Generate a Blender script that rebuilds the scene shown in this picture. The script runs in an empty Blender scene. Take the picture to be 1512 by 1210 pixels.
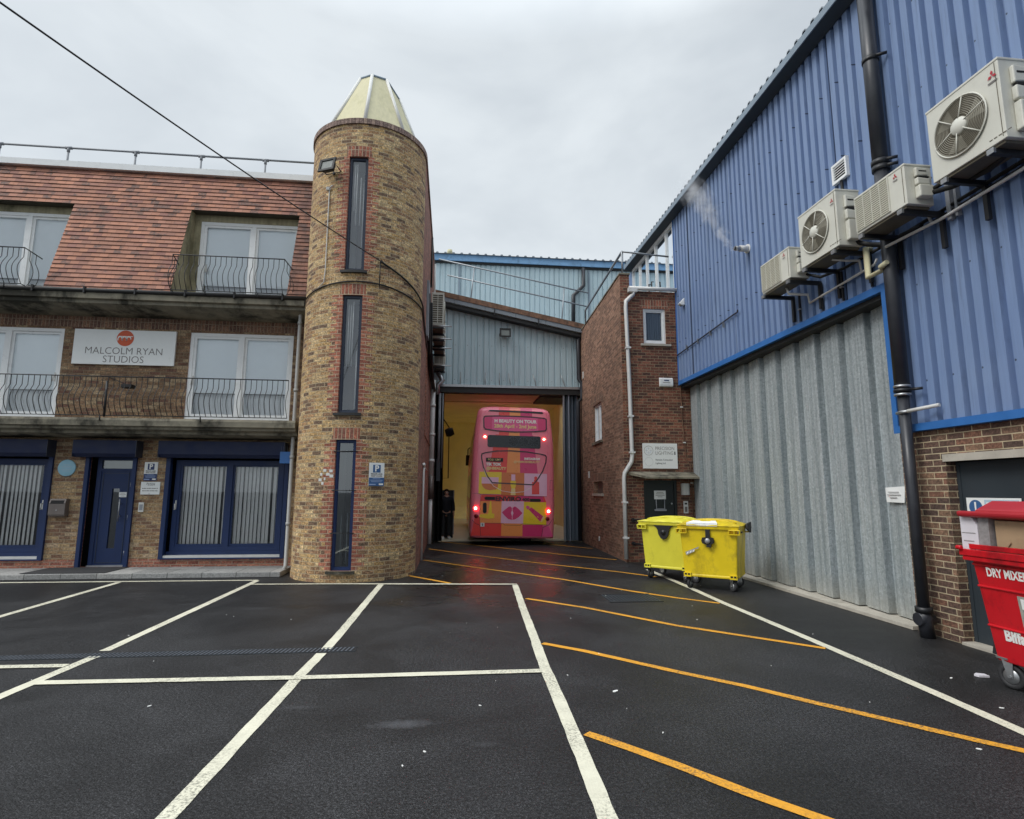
import bpy, bmesh, math, random
from mathutils import Vector, Matrix
R = math.radians
random.seed(7)
sc = bpy.context.scene
COL = sc.collection

# ---------------------------------------------------------------- camera
cam_d = bpy.data.cameras.new('camera')
cam = bpy.data.objects.new('camera', cam_d)
COL.objects.link(cam)
YAW, PITCH, ROLL = R(6.14), R(8.25), R(0.2)
fw = Vector((math.sin(YAW) * math.cos(PITCH), math.cos(YAW) * math.cos(PITCH), math.sin(PITCH)))
rt = Vector((math.cos(YAW), -math.sin(YAW), 0))
up = rt.cross(fw)
r2 = rt * math.cos(ROLL) + up * math.sin(ROLL)
u2 = -rt * math.sin(ROLL) + up * math.cos(ROLL)
cam.matrix_world = Matrix(((r2.x, u2.x, -fw.x, 0), (r2.y, u2.y, -fw.y, 0), (r2.z, u2.z, -fw.z, 1.6), (0, 0, 0, 1)))
cam_d.sensor_width = 36
cam_d.lens = 829.5 / 1512 * 36
cam_d.clip_start = 0.05
cam_d.clip_end = 3000
sc.camera = cam

# ---------------------------------------------------------------- world: overcast sky
SUN_EL, SUN_AZ = 46.0, 250.0        # degrees; azimuth clockwise from +Y
wd = bpy.data.worlds.new('World')
sc.world = wd
wd.use_nodes = True
nt = wd.node_tree
nt.nodes.clear()


def wn(t, **k):
    n = nt.nodes.new(t)
    for a, b in k.items():
        setattr(n, a, b)
    return n


out = wn('ShaderNodeOutputWorld')
bg = wn('ShaderNodeBackground')
sky = wn('ShaderNodeTexSky', sky_type='NISHITA', sun_disc=False)
sky.sun_elevation = R(SUN_EL)
sky.sun_rotation = R(SUN_AZ)
tc = wn('ShaderNodeTexCoord')
sep = wn('ShaderNodeSeparateXYZ')
nt.links.new(tc.outputs['Generated'], sep.inputs[0])
mp = wn('ShaderNodeMapping')
mp.inputs['Scale'].default_value = (1.0, 1.0, 2.2)
mp.inputs['Location'].default_value = (0.35, 0.1, 0.6)
nt.links.new(tc.outputs['Generated'], mp.inputs[0])
nz = wn('ShaderNodeTexNoise')
nz.inputs['Scale'].default_value = 2.1
nz.inputs['Detail'].default_value = 5
nz.inputs['Roughness'].default_value = 0.52
nz.inputs['Distortion'].default_value = 0.3
nt.links.new(mp.outputs[0], nz.inputs['Vector'])
cr = wn('ShaderNodeValToRGB')
cr.color_ramp.elements[0].position = 0.34
cr.color_ramp.elements[0].color = (4.9, 5.35, 5.75, 1)
cr.color_ramp.elements[1].position = 0.62
cr.color_ramp.elements[1].color = (6.5, 6.95, 7.25, 1)
nt.links.new(nz.outputs['Fac'], cr.inputs[0])
mr = wn('ShaderNodeMapRange')
mr.inputs['From Min'].default_value = 0.66
mr.inputs['From Max'].default_value = 1.0
mr.inputs['To Min'].default_value = 1.0
mr.inputs['To Max'].default_value = 3.0
nt.links.new(sep.outputs['Z'], mr.inputs[0])
mul = wn('ShaderNodeMix', data_type='RGBA', blend_type='MULTIPLY')
mul.inputs['Factor'].default_value = 1
nt.links.new(cr.outputs[0], mul.inputs['A'])
nt.links.new(mr.outputs[0], mul.inputs['B'])
mx = wn('ShaderNodeMix', data_type='RGBA')
mx.inputs['Factor'].default_value = 0.92          # thick cloud in front of the clear sky
nt.links.new(sky.outputs[0], mx.inputs['A'])
nt.links.new(mul.outputs['Result'], mx.inputs['B'])
nt.links.new(mx.outputs['Result'], bg.inputs['Color'])
bg.inputs['Strength'].default_value = 0.1
nt.links.new(bg.outputs[0], out.inputs[0])

sun_d = bpy.data.lights.new('sun', 'SUN')
sun_d.energy = 1.5
sun_d.angle = R(26)
sun_d.color = (1.0, 0.97, 0.93)
sun = bpy.data.objects.new('sun', sun_d)
COL.objects.link(sun)
sd = Vector((math.sin(R(SUN_AZ)) * math.cos(R(SUN_EL)), math.cos(R(SUN_AZ)) * math.cos(R(SUN_EL)), math.sin(R(SUN_EL))))
sun.rotation_euler = sd.to_track_quat('Z', 'Y').to_euler()
sun.location = (0, -5, 20)

sc.view_settings.view_transform = 'Standard'
sc.view_settings.look = 'None'
sc.view_settings.exposure = 0.34
sc.view_settings.gamma = 1
sc.render.engine = 'CYCLES'
sc.cycles.use_denoising = True
sc.cycles.max_bounces = 10
sc.cycles.diffuse_bounces = 8
sc.cycles.transparent_max_bounces = 12
sc.cycles.volume_bounces = 1

# ---------------------------------------------------------------- materials


def s2l(c):
    return tuple(((x / 255) / 12.92 if x / 255 <= .04045 else ((x / 255 + .055) / 1.055) ** 2.4) for x in c)


class NM:
    """tiny node helper"""
    def __init__(s, name):
        s.m = bpy.data.materials.new(name)
        s.m.use_nodes = True
        s.t = s.m.node_tree
        s.b = s.t.nodes['Principled BSDF']
        s.o = s.t.nodes['Material Output']

    def n(s, t, **k):
        nd = s.t.nodes.new(t)
        for a, b in k.items():
            setattr(nd, a, b)
        return nd

    def l(s, a, b):
        s.t.links.new(a, b)

    def coord(s, kind='Object', scale=(1, 1, 1), rot=(0, 0, 0), loc=(0, 0, 0)):
        c = s.n('ShaderNodeTexCoord')
        m = s.n('ShaderNodeMapping')
        m.inputs['Scale'].default_value = scale
        m.inputs['Rotation'].default_value = rot
        m.inputs['Location'].default_value = loc
        s.l(c.outputs[kind], m.inputs[0])
        return m.outputs[0]

    def noise(s, vec, scale, detail=4, rough=.55, dist=0):
        n = s.n('ShaderNodeTexNoise')
        n.inputs['Scale'].default_value = scale
        n.inputs['Detail'].default_value = detail
        n.inputs['Roughness'].default_value = rough
        n.inputs['Distortion'].default_value = dist
        s.l(vec, n.inputs['Vector'])
        return n.outputs['Fac']

    def ramp(s, fac, stops, interp='LINEAR'):
        r = s.n('ShaderNodeValToRGB')
        r.color_ramp.interpolation = interp
        e = r.color_ramp.elements
        while len(e) < len(stops):
            e.new(.5)
        for k, (p, c) in enumerate(stops):
            e[k].position = p
            e[k].color = (c, c, c, 1) if isinstance(c, (int, float)) else (*c, 1)
        s.l(fac, r.inputs[0])
        return r.outputs[0]

    def mix(s, a, b, fac, mode='MIX'):
        m = s.n('ShaderNodeMix', data_type='RGBA', blend_type=mode)
        for v, nm in ((a, 'A'), (b, 'B'), (fac, 'Factor')):
            if isinstance(v, (int, float)):
                m.inputs[nm].default_value = v if nm == 'Factor' else (v, v, v, 1)
            elif isinstance(v, tuple):
                m.inputs[nm].default_value = (*v, 1)
            else:
                s.l(v, m.inputs[nm])
        return m.outputs['Result']

    def math(s, op, a, b=0.0):
        m = s.n('ShaderNodeMath', operation=op)
        for i, v in enumerate((a, b)):
            if isinstance(v, (int, float)):
                m.inputs[i].default_value = v
            else:
                s.l(v, m.inputs[i])
        return m.outputs[0]

    def bump(s, h, strength, dist=.01):
        b = s.n('ShaderNodeBump')
        b.inputs['Strength'].default_value = strength
        b.inputs['Distance'].default_value = dist
        s.l(h, b.inputs['Height'])
        s.l(b.outputs[0], s.b.inputs['Normal'])

    def col(s, c):
        if isinstance(c, tuple):
            s.b.inputs['Base Color'].default_value = (*c, 1)
        else:
            s.l(c, s.b.inputs['Base Color'])

    def set(s, **k):
        for a, v in k.items():
            i = s.b.inputs[a.replace('_', ' ')]
            if isinstance(v, (int, float, tuple)):
                i.default_value = v
            else:
                s.l(v, i)
        return s


def plain(name, rgb, rough=.5, metal=0, var=.12, scale=6, bump=0, streak=False, dirt=None, coat=0):
    """painted / plastic / concrete surface with uneven tone"""
    q = NM(name)
    c = s2l(rgb)
    v = q.coord('Object', (7, 7, .5) if streak else (1, 1, 1))
    f = q.noise(v, scale, 6, .6)
    lo = tuple(x * (1 - var) for x in c)
    hi = tuple(min(1, x * (1 + var)) for x in c)
    cc = q.ramp(f, [(.3, lo), (.7, hi)])
    if dirt:
        d = q.noise(q.coord('Object', (1, 1, .6), loc=(3, 1, 2)), dirt[1], 8, .7)
        cc = q.mix(cc, s2l(dirt[0]), q.ramp(d, [(dirt[2], 0.0), (dirt[2] + .16, dirt[3])]))
    q.col(cc)
    q.set(Roughness=q.ramp(f, [(.3, max(0, rough - .08)), (.7, min(1, rough + .1))]), Metallic=metal)
    if coat:
        q.set(Coat_Weight=coat)
    if bump:
        q.bump(q.noise(q.coord('Object'), scale * 6, 6, .6), bump, .004)
    return q.m


def brick(name, cols, mortar, w=.21, h=.0702, mort=.010, bump=.7, rough=.9, rot=False, grime=(0.32, .6), tone=.22, jag=.0, offset=.5, spall=False):
    """brick courses laid out in metres on the wall's own surface"""
    q = NM(name)
    uv = q.n('ShaderNodeTexCoord').outputs['UV']
    mp_ = q.n('ShaderNodeMapping')
    if rot:
        mp_.inputs['Rotation'].default_value = (0, 0, R(90))
    q.l(uv, mp_.inputs[0])
    vec = mp_.outputs[0]
    if jag:
        nn = q.n('ShaderNodeTexNoise')
        nn.inputs['Scale'].default_value = 9
        q.l(vec, nn.inputs['Vector'])
        vm = q.n('ShaderNodeVectorMath', operation='MULTIPLY_ADD')
        q.l(nn.outputs['Color'], vm.inputs[0])
        vm.inputs[1].default_value = (jag, jag, 0)
        q.l(vec, vm.inputs[2])
        vec = vm.outputs[0]
    b = q.n('ShaderNodeTexBrick')
    q.l(vec, b.inputs['Vector'])
    b.offset = 0 if rot else offset
    b.inputs['Color1'].default_value = (0, 0, 0, 1)
    b.inputs['Color2'].default_value = (1, 1, 1, 1)
    b.inputs['Mortar'].default_value = (.5, .5, .5, 1)
    b.inputs['Scale'].default_value = 1
    b.inputs['Mortar Size'].default_value = mort * .62
    b.inputs['Mortar Smooth'].default_value = .25
    b.inputs['Brick Width'].default_value = w
    b.inputs['Row Height'].default_value = h
    n = len(cols)
    base = q.ramp(b.outputs['Color'], [(i / n, s2l(c)) for i, c in enumerate(cols)], 'CONSTANT')
    f1 = q.noise(vec, 34, 5, .75)
    f2 = q.noise(vec, 13, 4, .7)
    base = q.mix(base, q.ramp(f1, [(.40, .42), (.5, .95), (.62, 1.7)]), min(1, tone * 3.2), 'MULTIPLY')
    base = q.mix(base, q.ramp(f2, [(.4, .68), (.6, 1.28)]), min(1, tone * 3), 'MULTIPLY')
    if spall:
        base = q.mix(base, s2l((214, 200, 176)), q.ramp(q.noise(vec, 7.5, 5, .7), [(.655, 0.), (.69, .85)]))
        base = q.mix(base, s2l((70, 58, 46)), q.ramp(q.noise(q.coord('UV', loc=(9, 4, 0)), 5.5, 5, .7), [(.62, 0.), (.70, .6)]))
    big = q.noise(vec, .9, 4, .6)
    mcol = q.mix(s2l(mortar), tuple(x * .6 for x in s2l(mortar)), q.ramp(q.noise(vec, 6, 3), [(.35, 0.), (.7, 1.)]))
    cc = q.mix(base, mcol, b.outputs['Fac'])
    cc = q.mix(cc, q.ramp(big, [(grime[0], .78), (grime[1], 1.08)]), .8, 'MULTIPLY')
    q.col(cc)
    q.set(Roughness=rough)
    hgt = q.mix(q.math('MULTIPLY', q.math('SUBTRACT', 1.0, b.outputs['Fac']), 1.0), f1, .3)
    q.bump(hgt, bump, .008)
    return q.m


def corrugated(name, rgb, dirt, rough=.42, var=.1, pitch=.2):
    """coil-coated sheet with rain streaks and chalky fading"""
    q = NM(name)
    uv = q.coord('UV')
    st = q.noise(q.coord('UV', (9, .35, 1)), 3.0, 6, .65)
    bl = q.noise(uv, .8, 5, .6)
    c = s2l(rgb)
    a = q.ramp(st, [(.25, tuple(x * (1 - var) for x in c)), (.75, tuple(x * (1 + var) for x in c))])
    a = q.mix(a, s2l(dirt), q.ramp(bl, [(.45, 0.), (.85, .55)]))
    a = q.mix(a, tuple(x * .45 for x in c), q.ramp(q.noise(q.coord('UV', (12, .5, 1), loc=(4, 2, 0)), 1.6, 7, .7), [(.54, 0.), (.72, .6)]))
    sp = q.n('ShaderNodeSeparateXYZ')          # lap joints between sheets
    q.l(uv, sp.inputs[0])
    fr = q.math('FRACT', q.math('DIVIDE', sp.outputs[0], 1.0))
    a = q.mix(a, tuple(x * .35 for x in c), q.math('LESS_THAN', fr, .012))
    fu = q.math('SUBTRACT', q.math('FRACT', q.math('DIVIDE', sp.outputs[0], pitch * 2)), .15)
    fv = q.math('SUBTRACT', q.math('FRACT', q.math('DIVIDE', sp.outputs[1], 1.15)), .5)
    dd = q.math('ADD', q.math('POWER', q.math('MULTIPLY', fu, pitch * 2), 2), q.math('POWER', q.math('MULTIPLY', fv, 1.15), 2))
    a = q.mix(a, tuple(x * .22 for x in c), q.math('LESS_THAN', dd, .00013))
    q.col(a)
    q.set(Roughness=q.ramp(bl, [(.3, rough - .08), (.7, rough + .14)]))
    q.bump(q.noise(uv, 60, 3), .05, .002)
    return q.m


M = {}
M['brick_tower'] = brick('stock_brick', [(182, 152, 110), (170, 138, 98), (188, 160, 118), (142, 112, 84), (178, 146, 102), (162, 128, 92), (114, 92, 74), (192, 166, 124), (174, 142, 96), (148, 116, 88), (184, 154, 108)],
                         (196, 178, 146), bump=1.0, grime=(.3, .6), jag=.020, mort=.010, spall=True, tone=.3)
M['brick_quoin'] = brick('red_dressing_brick', [(164, 104, 84), (150, 92, 74), (176, 114, 90), (138, 86, 70)],
                         (192, 174, 148), bump=.7)
M['brick_soldier'] = brick('red_soldier_brick', [(164, 102, 80), (146, 90, 72), (128, 84, 70)],
                         (192, 174, 148), rot=True, bump=.7)
M['brick_studio'] = brick('mixed_stock_brick', [(160, 132, 100), (140, 112, 84), (170, 144, 108), (126, 94, 74), (160, 130, 96), (144, 114, 86), (174, 150, 122), (130, 102, 82)],
                         (170, 154, 128), bump=.8, grime=(.3, .6), spall=True)
M['brick_upper'] = brick('brown_weathered_brick', [(134, 106, 82), (116, 90, 70), (146, 118, 90), (108, 78, 64), (124, 98, 74), (156, 134, 106)],
                         (140, 124, 102), bump=.8, spall=True)
M['brick_plinth'] = brick('red_plinth_brick', [(160, 104, 86), (144, 90, 76), (172, 114, 92)],
                         (180, 162, 142))
M['brick_flank'] = brick('red_flank_brick', [(148, 96, 82), (134, 86, 72), (158, 106, 90), (122, 78, 66)],
                         (144, 122, 108), bump=.5)
M['brick_annex'] = brick('red_brown_brick', [(124, 78, 62), (106, 66, 54), (136, 88, 70), (84, 58, 50), (112, 72, 58), (98, 64, 54)],
                         (156, 136, 110), bump=.7)
M['brick_annex_side'] = brick('brown_side_brick', [(146, 110, 90), (130, 98, 80), (156, 120, 100), (116, 86, 72)],
                         (156, 136, 114), bump=.6)
M['brick_soldier_dark'] = brick('brown_soldier_brick', [(128, 98, 82), (112, 84, 72), (140, 106, 86)],
                         (170, 152, 130), rot=True, bump=.7)
M['brick_pier'] = brick('dark_brown_brick', [(112, 88, 72), (94, 72, 62), (128, 100, 80), (84, 66, 58), (118, 84, 68)],
                         (200, 184, 152), bump=.8)
M['coping'] = brick('engineering_brick_coping', [(148, 126, 116), (132, 112, 104), (160, 138, 124)],
                         (116, 96, 88), w=.075, h=.5, mort=.012, bump=.9, offset=0)


def roof_tiles():
    q = NM('plain_clay_tile')
    uv = q.coord('UV')
    b = q.n('ShaderNodeTexBrick')
    q.l(uv, b.inputs['Vector'])
    b.offset = .5
    b.inputs['Color1'].default_value = (0, 0, 0, 1)
    b.inputs['Color2'].default_value = (1, 1, 1, 1)
    b.inputs['Scale'].default_value = 1
    b.inputs['Mortar Size'].default_value = .0018
    b.inputs['Mortar Smooth'].default_value = .1
    b.inputs['Brick Width'].default_value = .165
    b.inputs['Row Height'].default_value = .1
    cols = [(160, 112, 94), (170, 118, 96), (146, 102, 90), (180, 126, 102), (162, 114, 94), (152, 108, 92), (172, 122, 102)]
    base = q.ramp(b.outputs['Color'], [(i / 7, s2l(c)) for i, c in enumerate(cols)], 'CONSTANT')
    big = q.noise(uv, 1.3, 5, .6)
    # scattered near-black mottled tiles where lichen has taken hold
    ind = q.ramp(b.outputs['Color'], [(0, 1.), (.22, 0.)], 'CONSTANT')
    dark = q.math('MULTIPLY', ind, q.ramp(q.noise(q.coord('UV', loc=(5, 3, 0)), 2.2, 3), [(.46, 0.), (.52, .95)]))
    base = q.mix(base, s2l((92, 78, 74)), q.math('MULTIPLY', dark, q.ramp(q.noise(uv, 25, 4), [(.4, .4), (.6, 1.)])))
    base = q.mix(base, q.ramp(big, [(.3, .82), (.7, 1.1)]), .8, 'MULTIPLY')
    # the end strip by the tower is badly blackened
    sp = q.n('ShaderNodeSeparateXYZ')
    q.l(uv, sp.inputs[0])
    edge = q.ramp(q.math('ADD', sp.outputs[0], 3.75), [(0, 0.), (.35, .7)])
    base = q.mix(base, s2l((84, 66, 62)), q.math('MULTIPLY', edge, q.ramp(q.noise(uv, 5, 5), [(.3, .2), (.6, 1.)])))
    base = q.mix(base, tuple(x * .25 for x in s2l((150, 90, 75))), b.outputs['Fac'])
    q.col(base)
    q.set(Roughness=.8)
    q.bump(q.mix(q.math('SUBTRACT', 1., b.outputs['Fac']), q.noise(uv, 40, 4), .3), .4, .004)
    return q.m


M['tiles'] = roof_tiles()


def asphalt():
    q = NM('damp_asphalt')
    v = q.coord('Object')
    fine = q.noise(v, 130, 3, .7)
    vor = q.n('ShaderNodeTexVoronoi', feature='F1')
    vor.inputs['Scale'].default_value = 95
    q.l(v, vor.inputs['Vector'])
    big = q.noise(v, .55, 6, .62, .4)
    mid = q.noise(v, 3.2, 5, .6)
    med = q.noise(v, 48, 4, .8)
    c = q.ramp(fine, [(.40, (.005, .005, .0055)), (.5, (.015, .015, .016)), (.60, (.044, .044, .046))])
    c = q.mix(c, q.ramp(med, [(.41, .38), (.5, .95), (.60, 2.0)]), 1.0, 'MULTIPLY')
    c = q.mix(c, q.ramp(big, [(.38, .58), (.62, 1.5)]), .95, 'MULTIPLY')
    c = q.mix(c, q.ramp(mid, [(.3, .8), (.7, 1.2)]), .7, 'MULTIPLY')
    # pale aggregate chips
    chip = q.ramp(vor.outputs['Distance'], [(.05, 1.), (.16, 0.)])
    rnd = q.n('ShaderNodeSeparateColor')
    q.l(vor.outputs['Color'], rnd.inputs[0])
    c = q.mix(c, (.13, .13, .125), q.math('MULTIPLY', chip, q.ramp(rnd.outputs[0], [(.82, 0.), (.9, .9)])))
    # pale scuffed patches of dust
    geo = q.n('ShaderNodeNewGeometry')
    for cx, cy, rx, ry, st in ((-.30, 4.22, .26, .09, .55), (-1.1, 4.6, .2, .05, .25), (.25, 3.85, .12, .05, .2), (-2.6, 8.3, .3, .12, .2)):
        m = q.n('ShaderNodeMapping')
        m.inputs['Location'].default_value = (-cx / rx, -cy / ry, 0)
        m.inputs['Scale'].default_value = (1 / rx, 1 / ry, 0)
        q.l(geo.outputs['Position'], m.inputs[0])
        ln = q.n('ShaderNodeVectorMath', operation='LENGTH')
        q.l(m.outputs[0], ln.inputs[0])
        d = q.math('ADD', ln.outputs['Value'], q.math('MULTIPLY', q.math('SUBTRACT', q.noise(v, 14, 5, .7), .5), 1.6))
        c = q.mix(c, (.09, .092, .10), q.math('MULTIPLY', q.ramp(d, [(.2, 1.), (1.1, 0.)]), st * 1.3))
    q.col(c)
    q.set(Roughness=q.math('ADD', q.ramp(big, [(.3, .32), (.7, .55)]), q.math('MULTIPLY', fine, .12)), Specular_IOR_Level=.36)
    wet = None
    for cx, cy, rx, ry in ((1.0, 11.0, 1.9, 4.2), (-.4, 8.6, .8, .5)):
        m = q.n('ShaderNodeMapping')
        m.inputs['Location'].default_value = (-cx / rx, -cy / ry, 0)
        m.inputs['Scale'].default_value = (1 / rx, 1 / ry, 0)
        q.l(geo.outputs['Position'], m.inputs[0])
        ln = q.n('ShaderNodeVectorMath', operation='LENGTH')
        q.l(m.outputs[0], ln.inputs[0])
        w_ = q.ramp(q.math('ADD', ln.outputs['Value'], q.math('MULTIPLY', q.math('SUBTRACT', q.noise(v, 1.3, 4), .5), 1.4)), [(.55, 1.), (1.1, 0.)])
        wet = w_ if wet is None else q.math('MAXIMUM', wet, w_)
    rgh = q.math('ADD', q.ramp(big, [(.3, .34), (.7, .55)]), q.math('MULTIPLY', fine, .12))
    q.l(q.math('MULTIPLY', rgh, q.math('SUBTRACT', 1.0, q.math('MULTIPLY', wet, .5))), q.b.inputs['Roughness'])
    h = q.math('ADD', q.math('ADD', fine, q.math('MULTIPLY', med, 1.2)), q.math('MULTIPLY', vor.outputs['Distance'], .9))
    bp = q.n('ShaderNodeBump')
    bp.inputs['Distance'].default_value = .007
    q.l(q.math('SUBTRACT', .6, q.math('MULTIPLY', wet, .38)), bp.inputs['Strength'])
    q.l(h, bp.inputs['Height'])
    q.l(bp.outputs[0], q.b.inputs['Normal'])
    return q.m


def paint(name, rgb, wear=.5):
    q = NM(name)
    v = q.coord('Object')
    f = q.noise(v, 55, 5, .75)
    c = q.ramp(q.noise(v, 7, 5), [(.3, tuple(x * .84 for x in s2l(rgb))), (.7, s2l(rgb))])
    c = q.mix(c, (.05, .05, .045), q.math('MULTIPLY', q.ramp(f, [(.48, 0.), (.58, .55)]), q.ramp(q.noise(v, 1.1, 4), [(.42, .12), (.58, wear * 2.2)])))
    q.col(c)
    q.set(Roughness=.6)
    q.bump(q.noise(v, 110, 4, .7), .35, .004)
    return q.m


M['asphalt'] = asphalt()
M['white_paint'] = paint('white_road_paint', (226, 222, 200))
M['yellow_paint'] = paint('yellow_road_paint', (232, 164, 44), .6)
M['concrete'] = plain('weathered_concrete', (134, 128, 112), .85, var=.3, scale=3, bump=.4, dirt=((34, 33, 26), 1.7, .44, .92))
M['concrete_pale'] = plain('pale_concrete', (176, 170, 158), .85, var=.15, scale=5, bump=.25, dirt=((110, 106, 96), 3, .55, .5))
M['render_olive'] = plain('mossy_render', (160, 152, 124), .9, var=.2, scale=3, bump=.2, streak=True, dirt=((78, 76, 52), 1.5, .5, .7))
M['soffit'] = plain('dark_soffit', (74, 70, 60), .9, var=.25, scale=2)
M['paving'] = brick('grey_paving_slab', [(150, 150, 148), (138, 138, 136), (160, 159, 156)], (92, 92, 90), w=.6, h=.9, mort=.012, bump=.25, tone=.12)
M['upvc'] = plain('white_upvc', (232, 234, 234), .3, var=.03, dirt=((170, 172, 168), 2, .62, .4))
M['cream'] = plain('cream_glassfibre', (208, 202, 168), .8, var=.08, scale=3, streak=True, dirt=((168, 166, 120), 3, .5, .45))
M['white_metal'] = plain('white_painted_metal', (206, 206, 202), .45, var=.06, dirt=((140, 140, 134), 3, .58, .45))
M['steel_rail'] = plain('galvanised_tube', (150, 155, 160), .42, metal=.6, var=.12)
M['grey_rail'] = plain('grey_painted_rail', (138, 142, 148), .5, var=.1)
M['black_iron'] = plain('black_iron', (30, 31, 34), .45, var=.15)
M['black_pipe'] = plain('black_downpipe_paint', (46, 48, 54), .38, var=.2, scale=4, dirt=((84, 84, 84), 5, .6, .35))
M['white_pipe'] = plain('white_downpipe', (214, 214, 212), .4, var=.05, dirt=((150, 148, 142), 4, .6, .5))
M['grey_pipe'] = plain('grey_downpipe', (170, 170, 168), .45, var=.08, dirt=((120, 118, 112), 4, .6, .5))
M['navy'] = plain('navy_painted_frame', (14, 40, 84), .55, var=.12, scale=3, dirt=((48, 60, 100), 3, .62, .35))
M['navy_dark'] = plain('dark_navy_powder_coat', (40, 50, 68), .4, var=.12)
M['rail_mid'] = plain('dull_grey_fan_ring', (84, 90, 98), .5)
M['navy_box'] = plain('deep_navy_shutter_box', (12, 28, 66), .6, var=.12)
M['charcoal_paint'] = plain('charcoal_door_paint', (46, 54, 60), .5, var=.08, scale=2, dirt=((70, 76, 80), 2.5, .6, .3))
M['green_black'] = plain('dark_green_door_paint', (24, 32, 32), .45, var=.1)
M['blue_trim'] = plain('bright_blue_flashing', (52, 108, 174), .4, var=.08, dirt=((70, 110, 160), 2, .6, .4))
M['slate_trim'] = plain('dark_eaves_flashing', (128, 144, 158), .5, var=.12, scale=3)
M['eaves_soffit'] = plain('dark_eaves_soffit', (52, 64, 74), .6, var=.12)
M['sky_trim'] = plain('pale_blue_fascia', (120, 164, 204), .5, var=.15, scale=3, dirt=((64, 96, 120), 4, .55, .6))
M['blue_sheet'] = corrugated('blue_cladding_sheet', (116, 138, 176), (130, 150, 180), rough=.42, pitch=.172)
M['teal_sheet'] = corrugated('duck_egg_cladding_sheet', (180, 201, 208), (168, 188, 196), var=.07)
M['roof_sheet'] = corrugated('grey_roof_sheet', (126, 134, 142), (92, 96, 100))
M['rust'] = plain('rusting_fascia', (120, 90, 72), .85, var=.35, scale=8, bump=.4, dirt=((54, 42, 36), 6, .5, .7))
M['gutter_dark'] = plain('dark_gutter', (38, 38, 38), .6, var=.2)
M['door_stack'] = plain('grey_folded_door_sheet', (142, 152, 164), .45, var=.14, scale=3, streak=True)
M['hall_wall'] = plain('ochre_studio_wall', (246, 236, 180), .8, var=.08, scale=1.2)
M['hall_floor'] = plain('studio_floor_paint', (222, 212, 186), .5, var=.12, scale=2)
M['dark'] = plain('dark_interior', (22, 22, 24), .8, var=.2)
M['black_plastic'] = plain('black_plastic', (24, 24, 26), .68, var=.15)
M['rubber'] = plain('grey_black_rubber', (44, 44, 46), .7, var=.15)
M['zinc'] = plain('zinc_plated_steel', (170, 172, 174), .35, metal=.8, var=.12, scale=12)
M['ac_white'] = plain('cream_white_enamel', (206, 205, 194), .42, var=.04, scale=5, dirt=((158, 152, 134), 3.2, .56, .5))
M['ac_grille'] = plain('grey_fan_guard', (150, 146, 132), .5, var=.1)
M['ac_fin'] = plain('condenser_fin', (186, 183, 168), .6, var=.12, scale=20)
M['ac_dark'] = plain('ac_inner_dark', (92, 86, 72), .6, var=.3)
M['red_logo'] = plain('red_vinyl', (178, 30, 50), .4, var=.02)
M['sign_white'] = plain('white_sign_board', (232, 234, 232), .35, var=.025, dirt=((196, 200, 196), 3, .6, .3))
M['grey_ink'] = plain('grey_lettering', (112, 106, 104), .5, var=.02)
M['black_ink'] = plain('black_lettering', (30, 30, 34), .5, var=.02)
M['orange_ink'] = plain('orange_red_vinyl', (206, 84, 40), .45, var=.03)
M['white_ink'] = plain('white_lettering', (236, 236, 232), .45, var=.02)
M['sign_navy'] = plain('navy_vinyl', (36, 56, 104), .4, var=.03)
M['sign_blue'] = plain('mid_blue_vinyl', (58, 96, 142), .4, var=.03)
M['pale_ink'] = plain('pale_blue_vinyl', (150, 170, 206), .45, var=.04)
M['plaque_blue'] = plain('pale_blue_plaque', (150, 196, 214), .4, var=.05)
M['pale_panel'] = plain('sun_faded_blue_vinyl', (172, 194, 208), .45, var=.05)
M['post_metal'] = plain('brown_grey_letterbox_metal', (112, 104, 100), .4, metal=.3, var=.12)
M['rubber_mat'] = plain('charcoal_mat', (52, 52, 54), .95, var=.15, scale=30, bump=.5)
M['blind'] = plain('roller_blind_fabric', (246, 250, 250), .85, var=.03, scale=2)
M['blind_grey'] = plain('vertical_blind_fabric', (236, 237, 236), .85, var=.08, scale=4, streak=True)
M['net'] = plain('pale_curtain', (242, 244, 244), .9, var=.1, scale=5, streak=True)
M['yellow_bin'] = plain('yellow_moulded_plastic', (228, 200, 22), .42, var=.05, scale=4, bump=.05, dirt=((140, 116, 30), 4, .48, .5))
M['yellow_pale'] = plain('faded_yellow_plastic', (220, 212, 62), .45, var=.05, scale=4, dirt=((160, 150, 50), 5, .56, .4))
M['red_bin'] = plain('red_painted_steel', (196, 22, 34), .38, var=.07, scale=4, dirt=((96, 18, 24), 4, .50, .6))
M['red_lid'] = plain('faded_red_plastic_lid', (168, 34, 44), .5, var=.1, scale=3, dirt=((190, 70, 74), 3, .55, .4))
M['card'] = plain('brown_cardboard', (168, 142, 112), .85, var=.08, scale=4, dirt=((138, 114, 88), 4, .55, .5))
M['card_white'] = plain('white_card', (214, 210, 216), .7, var=.04)
M['paper_grey'] = plain('grey_print', (140, 136, 136), .7, var=.25, scale=25)
M['tarnish'] = plain('torn_silver_sticker', (156, 156, 148), .5, var=.2, scale=20)
M['cable'] = plain('black_cable', (20, 20, 22), .5, var=.1)


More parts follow.
